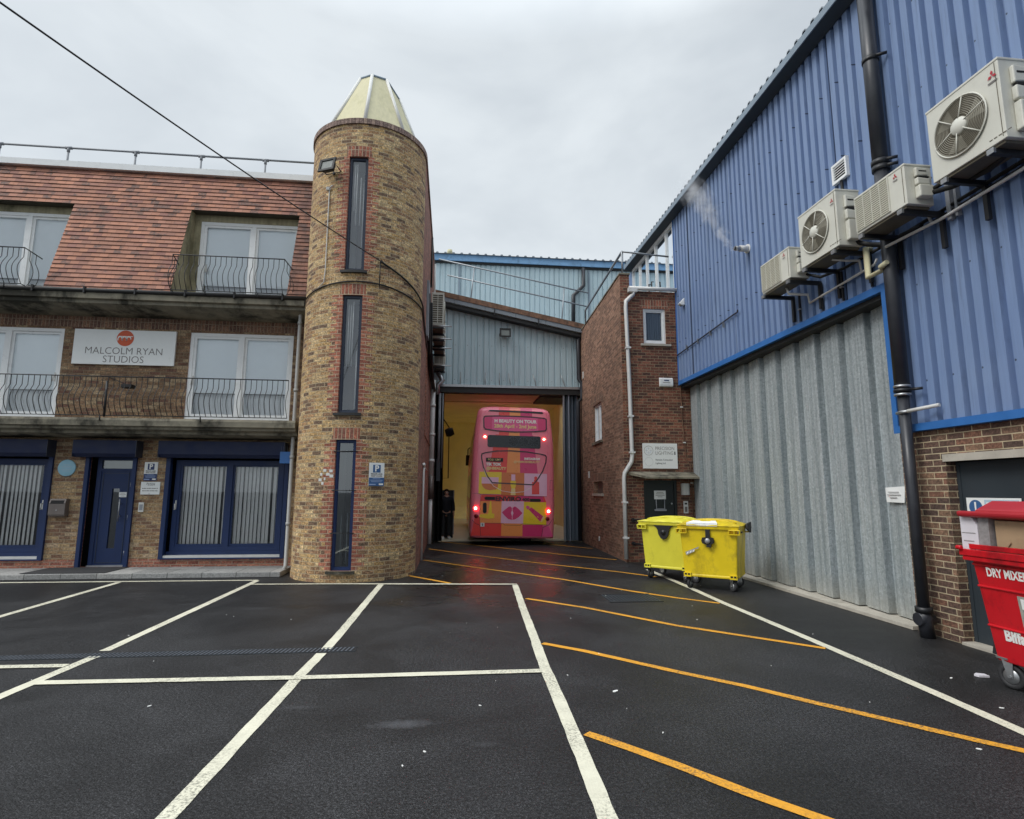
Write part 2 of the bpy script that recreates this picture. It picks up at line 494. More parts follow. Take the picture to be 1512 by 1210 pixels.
def galv():
    q = NM('spangled_galvanised_sheet')
    v = q.coord('UV')
    vo = q.n('ShaderNodeTexVoronoi', feature='F1')
    vo.inputs['Scale'].default_value = 34
    q.l(v, vo.inputs['Vector'])
    sp = q.n('ShaderNodeSeparateColor')
    q.l(vo.outputs['Color'], sp.inputs[0])
    n = q.noise(v, 60, 4, .7)
    c = q.ramp(sp.outputs[0], [(0, s2l((158, 167, 170))), (1, s2l((190, 198, 201)))])
    c = q.mix(c, q.ramp(n, [(.40, .82), (.60, 1.15)]), .7, 'MULTIPLY')
    s = q.noise(q.coord('UV', (7, .18, 1)), 1.6, 6, .62)
    c = q.mix(c, s2l((112, 124, 128)), q.ramp(s, [(.42, .0), (.64, .55)]))
    c = q.mix(c, s2l((206, 212, 214)), q.ramp(q.noise(q.coord('UV', (11, .14, 1), loc=(5, 0, 0)), 1.8, 5, .6), [(.54, .0), (.70, .4)]))
    sx = q.n('ShaderNodeSeparateXYZ')
    q.l(v, sx.inputs[0])
    foot = q.ramp(q.math('ADD', sx.outputs[1], q.math('MULTIPLY', q.noise(v, 6, 4), .35)), [(.2, .75), (.65, 0.)])
    c = q.mix(c, s2l((166, 158, 140)), q.math('MULTIPLY', foot, .6))    # mud splash at the foot
    q.col(c)
    q.set(Metallic=.18, Roughness=q.ramp(sp.outputs[1], [(0, .38), (1, .52)]))
    q.bump(n, .12, .002)
    return q.m


M['galv'] = galv()


def glass(name, tint=(.8, .85, .88), refl=.35, rough=.02):
    q = NM(name)
    q.t.nodes.remove(q.b)
    tr = q.n('ShaderNodeBsdfTransparent')
    tr.inputs[0].default_value = (*tint, 1)
    gl = q.n('ShaderNodeBsdfGlossy')
    gl.inputs['Roughness'].default_value = rough
    gl.inputs['Color'].default_value = (.9, .95, 1, 1)
    fr = q.n('ShaderNodeFresnel')
    fr.inputs['IOR'].default_value = 1.5
    f = q.math('ADD', q.math('MULTIPLY', fr.outputs[0], 1.4), refl)
    ms = q.n('ShaderNodeMixShader')
    q.l(f, ms.inputs[0])
    q.l(tr.outputs[0], ms.inputs[1])
    q.l(gl.outputs[0], ms.inputs[2])
    b = q.n('ShaderNodeBump')
    b.inputs['Strength'].default_value = .04
    b.inputs['Distance'].default_value = .01
    q.l(q.noise(q.coord('Object'), 1.6, 2), b.inputs['Height'])
    q.l(b.outputs[0], gl.inputs['Normal'])
    q.l(ms.outputs[0], q.o.inputs[0])
    return q.m


M['glass'] = glass('window_glass', (.99, .99, .99), refl=.08)
M['glass_shop'] = glass('shop_window_glass', (.99, .99, .99), refl=.02)
M['stair_brown'] = plain('dark_brown_stair_underside', (74, 58, 52), .8, var=.25, scale=9)
M['lit_tube'] = plain('white_conduit_behind_glass', (240, 242, 240), .4)
M['glass_dark'] = glass('dim_window_glass', (.45, .5, .52), .10)


def emit(name, rgb, strength, base=(.5, .05, .05)):
    q = NM(name)
    q.col(base)
    q.set(Emission_Color=(*rgb, 1), Emission_Strength=strength, Roughness=.2)
    return q.m


M['lamp_red'] = emit('lit_red_tail_lamp', (1, .008, .012), 20.0)
M['lamp_red_upper'] = emit('lit_red_upper_lamp', (1, .02, .03), 5.0)
M['lamp_core'] = emit('lit_amber_tail_lamp_ring', (1, .62, .28), 14.0, (.8, .5, .3))
M['lamp_off'] = plain('dark_red_reflector', (120, 10, 30), .15, var=.05)
M['lamp_lens'] = plain('floodlight_lens', (110, 116, 114), .6, var=.08, scale=20)
for k, c in dict(b_pink=(252, 136, 154), b_mag=(222, 44, 112), b_red=(240, 60, 54), b_org=(254, 154, 78), b_yel=(250, 212, 36), b_dorg=(224, 118, 48),
                 b_lil=(246, 190, 216), b_hot=(234, 84, 142), b_cream=(244, 210, 140), b_line=(48, 12, 28), b_white=(250, 236, 230)).items():
    M[k] = plain('bus_vinyl_' + k[2:], c, .32, var=.02, coat=.4)
M['b_glass'] = plain('dark_bus_glass', (26, 30, 34), .12, var=.1)
M['b_grille'] = plain('dark_bus_grille', (20, 18, 22), .5, var=.2, scale=30)
M['cloth_dark'] = plain('dark_jacket_cloth', (22, 23, 30), .9, var=.2, scale=20)
M['cloth_trouser'] = plain('charcoal_trouser_cloth', (38, 40, 42), .9, var=.2, scale=20)
M['skin'] = plain('skin', (176, 134, 112), .6, var=.05)
M['hair'] = plain('dark_hair', (30, 24, 22), .7, var=.2)
M['shoe'] = plain('white_shoe', (206, 206, 202), .6, var=.05)

# ---------------------------------------------------------------- mesh helpers


class MB:
    """collects faces with material slots and metre-sized UVs; build() links ONE mesh object"""
    def __init__(s):
        s.v = []; s.f = []; s.mi = []; s.uv = []; s.slots = []; s.sm = []

    def slot(s, m):
        if m not in s.slots:
            s.slots.append(m)
        return s.slots.index(m)

    def face(s, pts, m, uv=None, smooth=False):
        i = len(s.v)
        pts = [Vector(p) for p in pts]
        s.v += pts
        s.f.append(list(range(i, i + len(pts))))
        s.mi.append(s.slot(m))
        s.sm.append(smooth)
        if uv is None:
            n = Vector((0, 0, 0))
            for k in range(len(pts)):
                n += pts[k].cross(pts[(k + 1) % len(pts)])
            a = [abs(x) for x in n]
            if a[2] >= a[0] and a[2] >= a[1]:
                uv = [(p.x, p.y) for p in pts]
            elif a[0] > a[1]:
                uv = [(p.y, p.z) for p in pts]
            else:
                uv = [(p.x, p.z) for p in pts]
        s.uv.append(uv)

    def hexa(s, c, m):
        """c = 8 corners: bottom 4 ccw, top 4 ccw"""
        for q in ((3, 2, 1, 0), (4, 5, 6, 7), (0, 1, 5, 4), (1, 2, 6, 5), (2, 3, 7, 6), (3, 0, 4, 7)):
            s.face([c[i] for i in q], m)

    def box(s, x0, x1, y0, y1, z0, z1, m):
        s.hexa([(x0, y0, z0), (x1, y0, z0), (x1, y1, z0), (x0, y1, z0), (x0, y0, z1), (x1, y0, z1), (x1, y1, z1), (x0, y1, z1)], m)

    def frustum(s, b, t, z0, z1, m):
        """b/t = (x0,x1,y0,y1) at z0/z1"""
        s.hexa([(b[0], b[2], z0), (b[1], b[2], z0), (b[1], b[3], z0), (b[0], b[3], z0), (t[0], t[2], z1), (t[1], t[2], z1), (t[1], t[3], z1), (t[0], t[3], z1)], m)

    def prism(s, poly, a, b, m, axis='x'):
        """extrude a 2D polygon (other two axes, in order) along an axis"""
        def P(p, t):
            return {'x': (t, p[0], p[1]), 'y': (p[0], t, p[1]), 'z': (p[0], p[1], t)}[axis]
        n = len(poly)
        s.face([P(p, a) for p in poly][::-1], m)
        s.face([P(p, b) for p in poly], m)
        for i in range(n):
            j = (i + 1) % n
            s.face([P(poly[i], a), P(poly[j], a), P(poly[j], b), P(poly[i], b)], m)

    def tube(s, path, r, m, n=8, caps=True, closed=False, r2=None):
        path = [Vector(p) for p in path]
        N = len(path)
        rings = []
        prev = None
        for i, p in enumerate(path):
            a = path[i - 1] if (i > 0 or closed) else p
            b = path[(i + 1) % N] if (i < N - 1 or closed) else p
            d = (b - a).normalized()
            if prev is None:
                h = Vector((0, 0, 1)) if abs(d.z) < .9 else Vector((1, 0, 0))
                x = d.cross(h).normalized()
            else:
                x = (prev - d * prev.dot(d)).normalized()
            prev = x
            y = d.cross(x)
            rr = r if r2 is None else r + (r2 - r) * i / max(1, N - 1)
            sc_ = 1.0
            if 0 < i < N - 1:
                ca = (path[i] - path[i - 1]).normalized().dot((path[i + 1] - path[i]).normalized())
                sc_ = min(1.3, 1 / max(.75, math.sqrt((1 + ca) / 2)))
            rings.append([p + (x * math.cos(t * 2 * math.pi / n) + y * math.sin(t * 2 * math.pi / n)) * rr * sc_ for t in range(n)])
        for i in range(N if closed else N - 1):
            A, B = rings[i], rings[(i + 1) % N]
            for t in range(n):
                u = (t + 1) % n
                s.face([A[t], A[u], B[u], B[t]], m, smooth=True)
        if caps and not closed:
            s.face(rings[0][::-1], m)
            s.face(rings[-1], m)

    def lathe(s, prof, c, axis, m, n=24, a0=0, a1=2 * math.pi, smooth=True):
        """prof = [(radius, along)] turned about an axis through c"""
        c = Vector(c)
        ax = Vector(axis).normalized()
        h = Vector((0, 0, 1)) if abs(ax.z) < .9 else Vector((1, 0, 0))
        x = ax.cross(h).normalized()
        y = ax.cross(x)
        pts = [[c + ax * z + (x * math.cos(a0 + (a1 - a0) * t / n) + y * math.sin(a0 + (a1 - a0) * t / n)) * r for t in range(n + 1)] for r, z in prof]
        for i in range(len(prof) - 1):
            for t in range(n):
                s.face([pts[i][t], pts[i][t + 1], pts[i + 1][t + 1], pts[i + 1][t]], m, smooth=smooth)

    def disc(s, c, r, axis, m, n=24):
        s.lathe([(0.0001, 0), (r, 0)], c, axis, m, n, smooth=False)

    def text(s, body, size, o, right, upv, m, align='CENTER', bold=0, sx=1.0, italic=0):
        cu = bpy.data.curves.new('lettering', 'FONT')
        cu.body = body
        cu.size = size
        cu.align_x = align
        cu.align_y = 'CENTER'
        cu.offset = bold
        cu.shear = italic
        cu.resolution_u = 3
        ob = bpy.data.objects.new('lettering', cu)
        COL.objects.link(ob)
        dg = bpy.context.evaluated_depsgraph_get()
        me = bpy.data.meshes.new_from_object(ob.evaluated_get(dg))
        o, right, upv = Vector(o), Vector(right).normalized(), Vector(upv).normalized()
        for p in me.polygons:
            s.face([o + right * (me.vertices[i].co.x * sx) + upv * me.vertices[i].co.y for i in p.vertices], m)
        bpy.data.objects.remove(ob)
        bpy.data.curves.remove(cu)
        bpy.data.meshes.remove(me)

    def build(s, name, parent=None, local=False, bevel=0, label=None, merge=False):
        off = Vector((0, 0, 0))
        if parent is not None and not local:
            r = parent
            while r.parent:
                r = r.parent
            off = Vector(r.location)
        me = bpy.data.meshes.new(name)
        me.from_pydata([tuple(v - off) for v in s.v], [], s.f)
        for m in s.slots:
            me.materials.append(m)
        uvl = me.uv_layers.new(name='UVMap')
        k = 0
        for i, p in enumerate(me.polygons):
            p.material_index = s.mi[i]
            p.use_smooth = s.sm[i]
            for c in s.uv[i]:
                uvl.data[k].uv = c
                k += 1
        if merge or bevel or any(s.sm):
            bm = bmesh.new()
            bm.from_mesh(me)
            bmesh.ops.remove_doubles(bm, verts=bm.verts, dist=.0004)
            bmesh.ops.recalc_face_normals(bm, faces=bm.faces)
            bm.to_mesh(me)
            bm.free()
        ob = bpy.data.objects.new(name, me)
        COL.objects.link(ob)
        if parent is not None:
            ob.parent = parent
        if bevel:
            b = ob.modifiers.new('bevel', 'BEVEL')
            b.width = bevel
            b.segments = 2
            b.limit_method = 'ANGLE'
            b.angle_limit = R(40)
        if label:
            ob['label'] = label
        return ob


def thing(name, label, cat, loc=(0, 0, 0), rz=0, group=None):
    o = bpy.data.objects.new(name, None)
    o.empty_display_size = .2
    COL.objects.link(o)
    o.location = loc
    o.rotation_euler = (0, 0, rz)
    o['label'] = label
    o['category'] = cat
    if group:
        o['group'] = group
    return o


def tag(o, label, cat, group=None):
    o['label'] = label
    o['category'] = cat
    if group:
        o['group'] = group
    return o


def struct(o):
    o['kind'] = 'structure'
    return o


def wall(mb, mf, u0, u1, v0, v1, matf, holes=(), uc=(), vc=(), du=None, reveal=None):
    """a surface in (u,v) with rectangular holes (u0,u1,v0,v1,depth); mf(u,v,d) places a point d metres behind the face"""
    us = {u0, u1, *uc}
    vs = {v0, v1, *vc}
    for h in holes:
        us |= {h[0], h[1]}
        vs |= {h[2], h[3]}
    us = sorted(x for x in us if u0 - 1e-6 <= x <= u1 + 1e-6)
    vs = sorted(x for x in vs if v0 - 1e-6 <= x <= v1 + 1e-6)
    if du:
        n = []
        for a, b in zip(us, us[1:]):
            k = max(1, math.ceil((b - a) / du))
            n += [a + (b - a) * i / k for i in range(k)]
        us = n + [us[-1]]
    for a, b in zip(us, us[1:]):
        for c, d in zip(vs, vs[1:]):
            if b - a < 1e-5 or d - c < 1e-5:
                continue
            cu, cv = (a + b) / 2, (c + d) / 2
            if any(h[0] < cu < h[1] and h[2] < cv < h[3] for h in holes):
                continue
            m = matf(cu, cv) if callable(matf) else matf
            mb.face([mf(a, c, 0), mf(b, c, 0), mf(b, d, 0), mf(a, d, 0)], m, [(a, c), (b, c), (b, d), (a, d)])
    for (a, b, c, d, dep) in holes:
        m = reveal or (matf(a - .02, (c + d) / 2) if callable(matf) else matf)
        mb.face([mf(a, c, 0), mf(a, c, dep), mf(a, d, dep), mf(a, d, 0)], m, [(0, c), (dep, c), (dep, d), (0, d)])
        mb.face([mf(b, c, 0), mf(b, c, dep), mf(b, d, dep), mf(b, d, 0)], m, [(0, c), (dep, c), (dep, d), (0, d)])
        mb.face([mf(a, c, 0), mf(b, c, 0), mf(b, c, dep), mf(a, c, dep)], m, [(a, 0), (b, 0), (b, dep), (a, dep)])
        mb.face([mf(a, d, 0), mf(b, d, 0), mf(b, d, dep), mf(a, d, dep)], m, [(a, 0), (b, 0), (b, dep), (a, dep)])


def slab(mb, mf, u0, u1, v0, v1, d0, d1, m):
    """box in wall space"""
    mb.hexa([mf(u0, v0, d0), mf(u1, v0, d0), mf(u1, v0, d1), mf(u0, v0, d1), mf(u0, v1, d0), mf(u1, v1, d0), mf(u1, v1, d1), mf(u0, v1, d1)], m)


def window(parent, mf, u0, u1, v0, v1, d, mulls=(), fw=.06, fm=None, blind=None, inner=.035, handle=None, name='window', lab=None, gm=None, bars=(), depth=.08):
    """frame ring with mullions; sub-parts pane and blind.  d = how far the frame face lies behind the wall face"""
    fm = fm or M['upvc']
    mb = MB()
    slab(mb, mf, u0, u0 + fw, v0, v1, d, d + depth, fm)
    slab(mb, mf, u1 - fw, u1, v0, v1, d, d + depth, fm)
    slab(mb, mf, u0 + fw, u1 - fw, v0, v0 + fw, d + .001, d + depth, fm)
    slab(mb, mf, u0 + fw, u1 - fw, v1 - fw, v1, d + .001, d + depth, fm)
    cuts = [u0 + fw, *mulls, u1 - fw]
    for k, x in enumerate(mulls):
        slab(mb, mf, x - fw * .55, x + fw * .55, v0 + fw, v1 - fw, d + .003, d + depth, fm)
    for z in bars:
        slab(mb, mf, u0 + fw, u1 - fw, z - .02, z + .02, d + .004, d + depth, fm)
    for k in range(len(cuts) - 1):       # sash rings, every other one set back a little
        a = cuts[k] + (fw * .55 if k else 0)
        b = cuts[k + 1] - (fw * .55 if k < len(cuts) - 2 else 0)
        e = d + .014 + (k % 2) * .018
        w = inner
        slab(mb, mf, a, a + w, v0 + fw, v1 - fw, e, d + depth - .004, fm)
        slab(mb, mf, b - w, b, v0 + fw, v1 - fw, e, d + depth - .004, fm)
        slab(mb, mf, a + w, b - w, v0 + fw, v0 + fw + w * 1.5, e, d + depth - .004, fm)
        slab(mb, mf, a + w, b - w, v1 - fw - w, v1 - fw, e, d + depth - .004, fm)
    o = mb.build(name, parent, label=lab)
    g = MB()
    dd = d + depth * .6
    g.face([mf(u0 + fw, v0 + fw, dd), mf(u1 - fw, v0 + fw, dd), mf(u1 - fw, v1 - fw, dd), mf(u0 + fw, v1 - fw, dd)], gm or M['glass'])
    g.build('pane', o)
    if blind:
        b = MB()
        kind = blind[0]
        d2 = d + depth + .012
        if kind == 'roller':
            bm_ = blind[2] if len(blind) > 2 else M['blind']
            b.face([mf(u0, blind[1], d2), mf(u1, blind[1], d2), mf(u1, v1, d2), mf(u0, v1, d2)], bm_)
            b.face([mf(u0, v0, d2 + .12), mf(u1, v0, d2 + .12), mf(u1, blind[1], d2 + .12), mf(u0, blind[1], d2 + .12)], M['net'])
            b.tube([mf(u0, blind[1], d2), mf(u1, blind[1], d2)], .012, bm_, 6)
        elif kind == 'vertical':
            x = u0 + fw
            i = 0
            rnd = random.Random(int(u0 * 100))
            while x < u1 - fw:
                t = rnd.uniform(-.012, .012)
                w = .080
                b.face([mf(x, v0, d2 + .05 + t), mf(x + w, v0, d2 + t), mf(x + w, v1, d2 + t), mf(x, v1, d2 + .05 + t)], M['blind_grey'])
                x += .0755 + rnd.uniform(0, .006) + (.03 if rnd.random() < .08 else 0)
            b.face([mf(u0, v0, d2 + .35), mf(u1, v0, d2 + .35), mf(u1, v1, d2 + .35), mf(u0, v1, d2 + .35)], blind[1] if len(blind) > 1 else M['dark'])
        elif kind == 'dark':
            b.face([mf(u0, v0, d2 + .42), mf(u1, v0, d2 + .42), mf(u1, v1, d2 + .42), mf(u0, v1, d2 + .42)], blind[2] if len(blind) > 2 else M['dark'])
            if len(blind) > 1:
                for (a, c, e, f) in blind[1]:
                    b.tube([mf(a, c, d2 + .06), mf(a, e, d2 + .06)], f, M['lit_tube'], 6)
        b.build('blind' if kind != 'dark' else 'room_beyond', o)
    if handle:
        h = MB()
        hx, hz = handle
        slab(h, mf, hx - .012, hx + .012, hz - .09, hz + .09, d - .008, d + .01, M['white_metal'])
        h.tube([mf(hx, hz + .02, d - .01), mf(hx, hz + .02, d - .05), mf(hx, hz - .1, d - .05)], .009, M['white_metal'], 6)
        h.build('handle', o)
    return o


def corr(mb, mf, u0, u1, vlo, vhi, m, pitch=.2, dep=.03, prof=((0, 0), (.62, 0), (.70, 1), (.92, 1), (1.0, 0))):
    """trapezoidal sheet; vlo/vhi are numbers or functions of u"""
    lo = vlo if callable(vlo) else (lambda u: vlo)
    hi = vhi if callable(vhi) else (lambda u: vhi)
    pts = []
    n = math.ceil((u1 - u0) / pitch)
    for k in range(n):
        for (f, d) in prof[:-1]:
            u = u0 + (k + f) * pitch
            if u < u1:
                pts.append((u, d * dep))
    pts.append((u1, 0))
    for (a, da), (b, db) in zip(pts, pts[1:]):
        mb.face([mf(a, lo(a), da), mf(b, lo(b), db), mf(b, hi(b), db), mf(a, hi(a), da)], m, [(a, lo(a)), (b, lo(b)), (b, hi(b)), (a, hi(a))])


# ---------------------------------------------------------------- ground and markings
mb = MB()
mb.face([(-400, -400, 0), (400, -400, 0), (400, 400, 0), (-400, 400, 0)], M['asphalt'])
ground = struct(mb.build('ground'))


def line(pts, w, m, name, z=.004, cap=0.0):
    """ribbon along a centre line, split so its edges wander a little"""
    rnd = random.Random(len(pts) * 13 + int(pts[0][0] * 10))
    P = [Vector((x, y, 0)) for x, y in pts]
    Q = []
    for a, b in zip(P, P[1:]):
        k = max(1, int((b - a).length / .12))
        Q += [a + (b - a) * i / k for i in range(k)]
    Q.append(P[-1])
    L, Rr = [], []
    for i, p in enumerate(Q):
        d = (Q[min(i + 1, len(Q) - 1)] - Q[max(i - 1, 0)]).normalized()
        n = Vector((-d.y, d.x, 0))
        L.append(p + n * (w / 2 + rnd.uniform(-.003, .003)) + Vector((0, 0, z)))
        Rr.append(p - n * (w / 2 + rnd.uniform(-.003, .003)) + Vector((0, 0, z)))
    mb = MB()
    for i in range(len(Q) - 1):
        mb.face([L[i], L[i + 1], Rr[i + 1], Rr[i]], m)
    return mb.build(name, ground)


W_ = dict(
    A=[(-11.5, 10.95), (-7.7, 10.91), (-3.40, 10.82)], A2=[(-3.36, 10.35), (-1.89, 10.27), (1.17, 9.97)], B=[(-5.71, 10.78), (-5.65, 8.08), (-5.66, 6.34)],
    C1=[(-3.4, 10.77), (-3.41, 6.31)], C2=[(-3.39, 6.12), (-3.46, 5.0), (-3.5, 1.5)], D=[(-5.9, 5.85), (-4.02, 5.84), (-3.46, 5.82)],
    E=[(-3.38, 5.35), (-1.33, 5.28), (-0.93, 5.27), (0.84, 5.26)], F1=[(-1.16, 10.21), (-1.21, 6.76), (-1.23, 6.17)], F2=[(-1.24, 6.02), (-1.28, 5.31), (-1.36, 3.18), (-1.44, 1.0)],
    G=[(1.13, 9.92), (1.02, 7.97), (0.95, 6.51), (0.89, 5.39), (0.86, 4.41), (0.83, 3.6), (0.79, 2.7), (.74, 1.0)],
    H=[(4.08, 11.6), (4.03, 9.45), (3.97, 8.17), (3.96, 6.8), (3.94, 5.61), (3.92, 4.73), (3.89, 4.04), (3.85, 3.2), (3.78, 1.0)])
zz = .004
for k, v in W_.items():
    line(v, .10 if k not in 'A A2' else .09, M['white_paint'], 'white_bay_line', z={'E': .0085, 'A2': .0085, 'D': .0085}.get(k, .004))
Y_ = [[(-0.77, 11.16), (0.02, 10.2)], [(-0.59, 13.56), (0.94, 11.75), (2.07, 10.46), (2.92, 9.18), (3.45, 8.52), (3.90, 8.07)],
      [(-0.56, 16.11), (0.86, 14.21), (2.23, 12.55), (3.38, 11.31), (3.9, 10.6)], [(-0.3, 18.4), (0.59, 17.3), (1.8, 15.87), (2.95, 14.35), (3.92, 13.28)],
      [(2.3, 17.9), (3.13, 17.1), (4.0, 15.87)], [(1.16, 8.68), (1.88, 7.95), (2.33, 7.35), (2.74, 6.81), (3.49, 6.09), (3.88, 5.71)],
      [(1.0, 6.18), (1.38, 5.85), (1.72, 5.48), (2.05, 5.12), (2.47, 4.71), (2.8, 4.31), (3.1, 3.97), (3.35, 3.68), (3.80, 3.2)],
      [(0.93, 3.94), (1.15, 3.7), (1.36, 3.45), (1.61, 3.13), (1.9, 2.8), (2.6, 1.9)]]
for v in Y_:
    line(v, .08, M['yellow_paint'], 'yellow_hatch_line')

# drain channel and manhole grating
t = thing('drain_channel', 'long narrow slotted drain grating crossing the parking bays', 'drain', (-2.6, 6.2, 0))
mb = MB()
mb.box(-5.9, -.92, 6.062, 6.07, -.02, .0045, M['charcoal_paint'])
mb.box(-5.9, -.92, 6.215, 6.223, -.02, .0045, M['charcoal_paint'])
x = -5.9
while x < -.95:
    mb.face([(x, 6.07, .006), (x + .018, 6.07, .006), (x + .038, 6.215, .006), (x + .02, 6.215, .006)], M['rail_mid'])
    x += .042
mb.build('grating', t)
mb = MB()
mb.face([(-5.9, 6.06, .0025), (-.92, 6.06, .002), (-.92, 6.225, .002), (-5.9, 6.225, .002)], M['dark'])
mb.build('channel', t)
t = thing('manhole_grating', 'square iron drain grating in the hatched asphalt near the yellow bins', 'drain', (2.73, 8.6, 0))
mb = MB()
for k in range(15):
    x = 2.36 + k * .052
    mb.box(x, x + .028, 8.30, 8.88, .001, .006, M['charcoal_paint'])
mb.box(2.33, 3.14, 8.27, 8.30, .001, .007, M['black_iron'])
mb.box(2.33, 3.14, 8.88, 8.91, .001, .007, M['black_iron'])
mb.build('grating', t)

# pale bits dropped on the asphalt: too small and many to count
mb = MB()
rl = random.Random(3)
for (x, y, s) in [(1.35, 4.69, .032), (3.33, 3.46, .016), (4.13, 4.06, .016), (4.35, 4.72, .02), (-2.2, 4.72, .016), (-.13, 3.77, .012), (-.25, 3.6, .01), (.25, 4.49, .012), (1.44, 3.89, .01)] + \
        [(rl.uniform(-6, 4.5), rl.uniform(3, 16) ** 1.0, rl.uniform(.003, .009)) for _ in range(55)]:
    a = rl.uniform(0, 3.1)
    n = 6
    q = [(x + math.cos(a) * math.cos(i * 2 * math.pi / n) * s - math.sin(a) * math.sin(i * 2 * math.pi / n) * s * .45,
          y + math.sin(a) * math.cos(i * 2 * math.pi / n) * s + math.cos(a) * math.sin(i * 2 * math.pi / n) * s * .45) for i in range(n)]
    mb.prism(q, .004, .009, M['white_ink'], 'z')
o = mb.build('litter_specks')
tag(o, 'tiny pale scraps and grit scattered over the black asphalt', 'litter')
o['kind'] = 'stuff'

# pavement along the studio
mb = MB()
mb.box(-11.5, -3.12, 11.16, 12.06, 0.0, .10, M['paving'])
struct(mb.build('pavement', bevel=.012))
mb = MB()
mb.face([(-7.62, 11.22, .112), (-6.20, 11.22, .112), (-6.20, 12.0, .112), (-7.62, 12.0, .112)], M['rubber_mat'])
mb.box(-7.62, -6.20, 11.22, 12.0, .101, .111, M['rubber_mat'])
o = mb.build('door_mat')
tag(o, 'dark grey rubber mat on the pavement outside the navy door', 'doormat')

# ================================================================ STUDIO BUILDING (left)
YW = 12.05
X0, X1 = -11.5, -2.7
st = thing('studio_building', 'three storey brick building with red tiled mansard roof and navy shopfront', 'building', (-7, 12.05, 0))


def mf(u, v, d):
    return (u, YW + d, v)


HG = [(-5.66, -3.34, .30, 2.26, .14), (-7.20, -6.25, .10, 2.30, .16), (-10.15, -7.83, .30, 2.26, .14)]
HF = [(-5.46, -3.38, 3.0, 4.86, .09), (-9.98, -7.90, 3.0, 4.86, .09)]


def studio_mat(u, v):
    if v < .27:
        return M['brick_plinth']
    if 4.9 < v < 5.13:
        return M['brick_soldier_dark']
    if v > 2.7:
        return M['brick_upper']
    for h in HG[:1] + HG[2:]:
        if h[0] - .12 < u < h[1] + .12 and v < 2.3:
            return M['brick_studio']
    return M['brick_studio']


mb = MB()
wall(mb, mf, X0, X1, .0, 5.45, studio_mat, HG + HF, vc=(.25, 2.66, 4.9, 5.125), reveal=M['brick_quoin'])
mb.build('front_wall', st)
mb = MB()        # the rest of the shell, seen only from elsewhere
mb.box(X0, -2.75, 18.0, 18.2, 0, 8.55, M['brick_flank'])
mb.box(X0, X0 + .2, 12.06, 18.0, 0, 8.55, M['brick_flank'])
mb.box(X0 + .2, -2.75, 12.9, 13.0, 0, 8.5, M['dark'])
mb.box(X0, -1.9, 12.33, 18.2, 8.56, 8.60, M['gutter_dark'])
mb.build('rear_shell', st)

# balcony slabs
sec1 = [(11.30, 2.90), (11.30, 2.80), (11.36, 2.785), (11.36, 2.74), (11.47, 2.71), (11.47, 2.665), (11.60, 2.64), (YW - .003, 2.62), (YW - .003, 2.95), (11.34, 2.95)]
sec2 = [(11.36, 5.42), (11.36, 5.30), (11.42, 5.28), (11.42, 5.22), (11.6, 5.16), (YW - .003, 5.13), (YW - .003, 5.44), (11.45, 5.46)]
mb = MB()
mb.prism(sec1, X0, -3.05, M['concrete'])
mb.build('balcony_slab', st, label='lower projecting concrete slab with stepped dirty edge')
mb = MB()
mb.prism(sec2, X0, -2.98, M['concrete'])
mb.build('balcony_slab', st, label='upper concrete slab with blackened edge under the tiles')
mb = MB()
mb.tube([(X0, 11.36, 5.455), (-2.98, 11.36, 5.455)], .045, M['gutter_dark'], 8)
for k in range(9):
    mb.box(-10.9 + k * .93, -10.87 + k * .93, 11.30, 11.42, 5.39, 5.51, M['black_iron'])
mb.build('gutter', st)
mb = MB()
mb.tube([(-3.14, 11.45, 5.40), (-3.14, 11.58, 5.30), (-3.15, 11.60, 5.1), (-3.15, 11.60, .16), (-3.17, 11.52, .07)], .036, M['grey_pipe'], 10)
for z in (5.0, 3.6, 2.25, .95):
    mb.tube([(-3.15, 11.60, z - .03), (-3.15, 11.60, z + .03)], .046, M['grey_pipe'], 10)
mb.build('downpipe', st)

# mansard of plain tiles


def man_y(z):
    return 11.45 + (z - 5.47) * .285


DH = [(-5.66, -3.41), (-10.2, -8.00)]
mb = MB()
z = 5.47
row = 0
while z < 8.50:
    z2 = min(z + .1, 8.51)
    segs = [(X0, -2.62)]
    if z < 7.55:
        segs = [(X0, -10.2), (-8.00, -5.66), (-3.41, -2.62)]
    for a, b in segs:
        n = max(1, int((b - a) / .165))
        for k in range(n):
            xa, xb = a + (b - a) * k / n, a + (b - a) * (k + 1) / n
            j = random.uniform(-.0025, .0035)
            yb, yt = man_y(z) - .022 + j, man_y(z2) - .004
            mb.face([(xa, yb, z), (xb, yb, z), (xb, yt, z2), (xa, yt, z2)], M['tiles'], [(xa, row * .1), (xb, row * .1), (xb, row * .1 + .1), (xa, row * .1 + .1)])
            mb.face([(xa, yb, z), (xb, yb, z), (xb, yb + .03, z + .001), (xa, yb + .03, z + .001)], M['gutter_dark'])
    z = z2
    row += 1
mb.build('tiled_mansard_roof', st)
for a, b in DH:
    mb = MB()
    zt = 7.57
    yt = man_y(zt)
    for x in (a, b):
        mb.face([(x, man_y(5.46) - .01, 5.46), (x, 12.3, 5.46), (x, 12.3, zt), (x, yt - .01, zt)], M['render_olive'])
    mb.face([(a, yt - .01, zt), (b, yt - .01, zt), (b, 12.3, zt), (a, 12.3, zt)], M['soffit'])
    mb.face([(a, 11.45, 5.465), (b, 11.45, 5.465), (b, 12.3, 5.465), (a, 12.3, 5.465)], M['gutter_dark'])
    wall(mb, lambda u, v, d: (u, 12.25 + d, v), a, b, 5.465, zt, M['render_olive'], [(a + .13, b - .02, 5.56, 7.42, .05)])
    mb.build('dormer_recess', st)
mb = MB()
mb.box(X0, -2.6, 12.22, 12.36, 8.505, 8.64, M['upvc'])
mb.build('roof_fascia', st)
mb = MB()
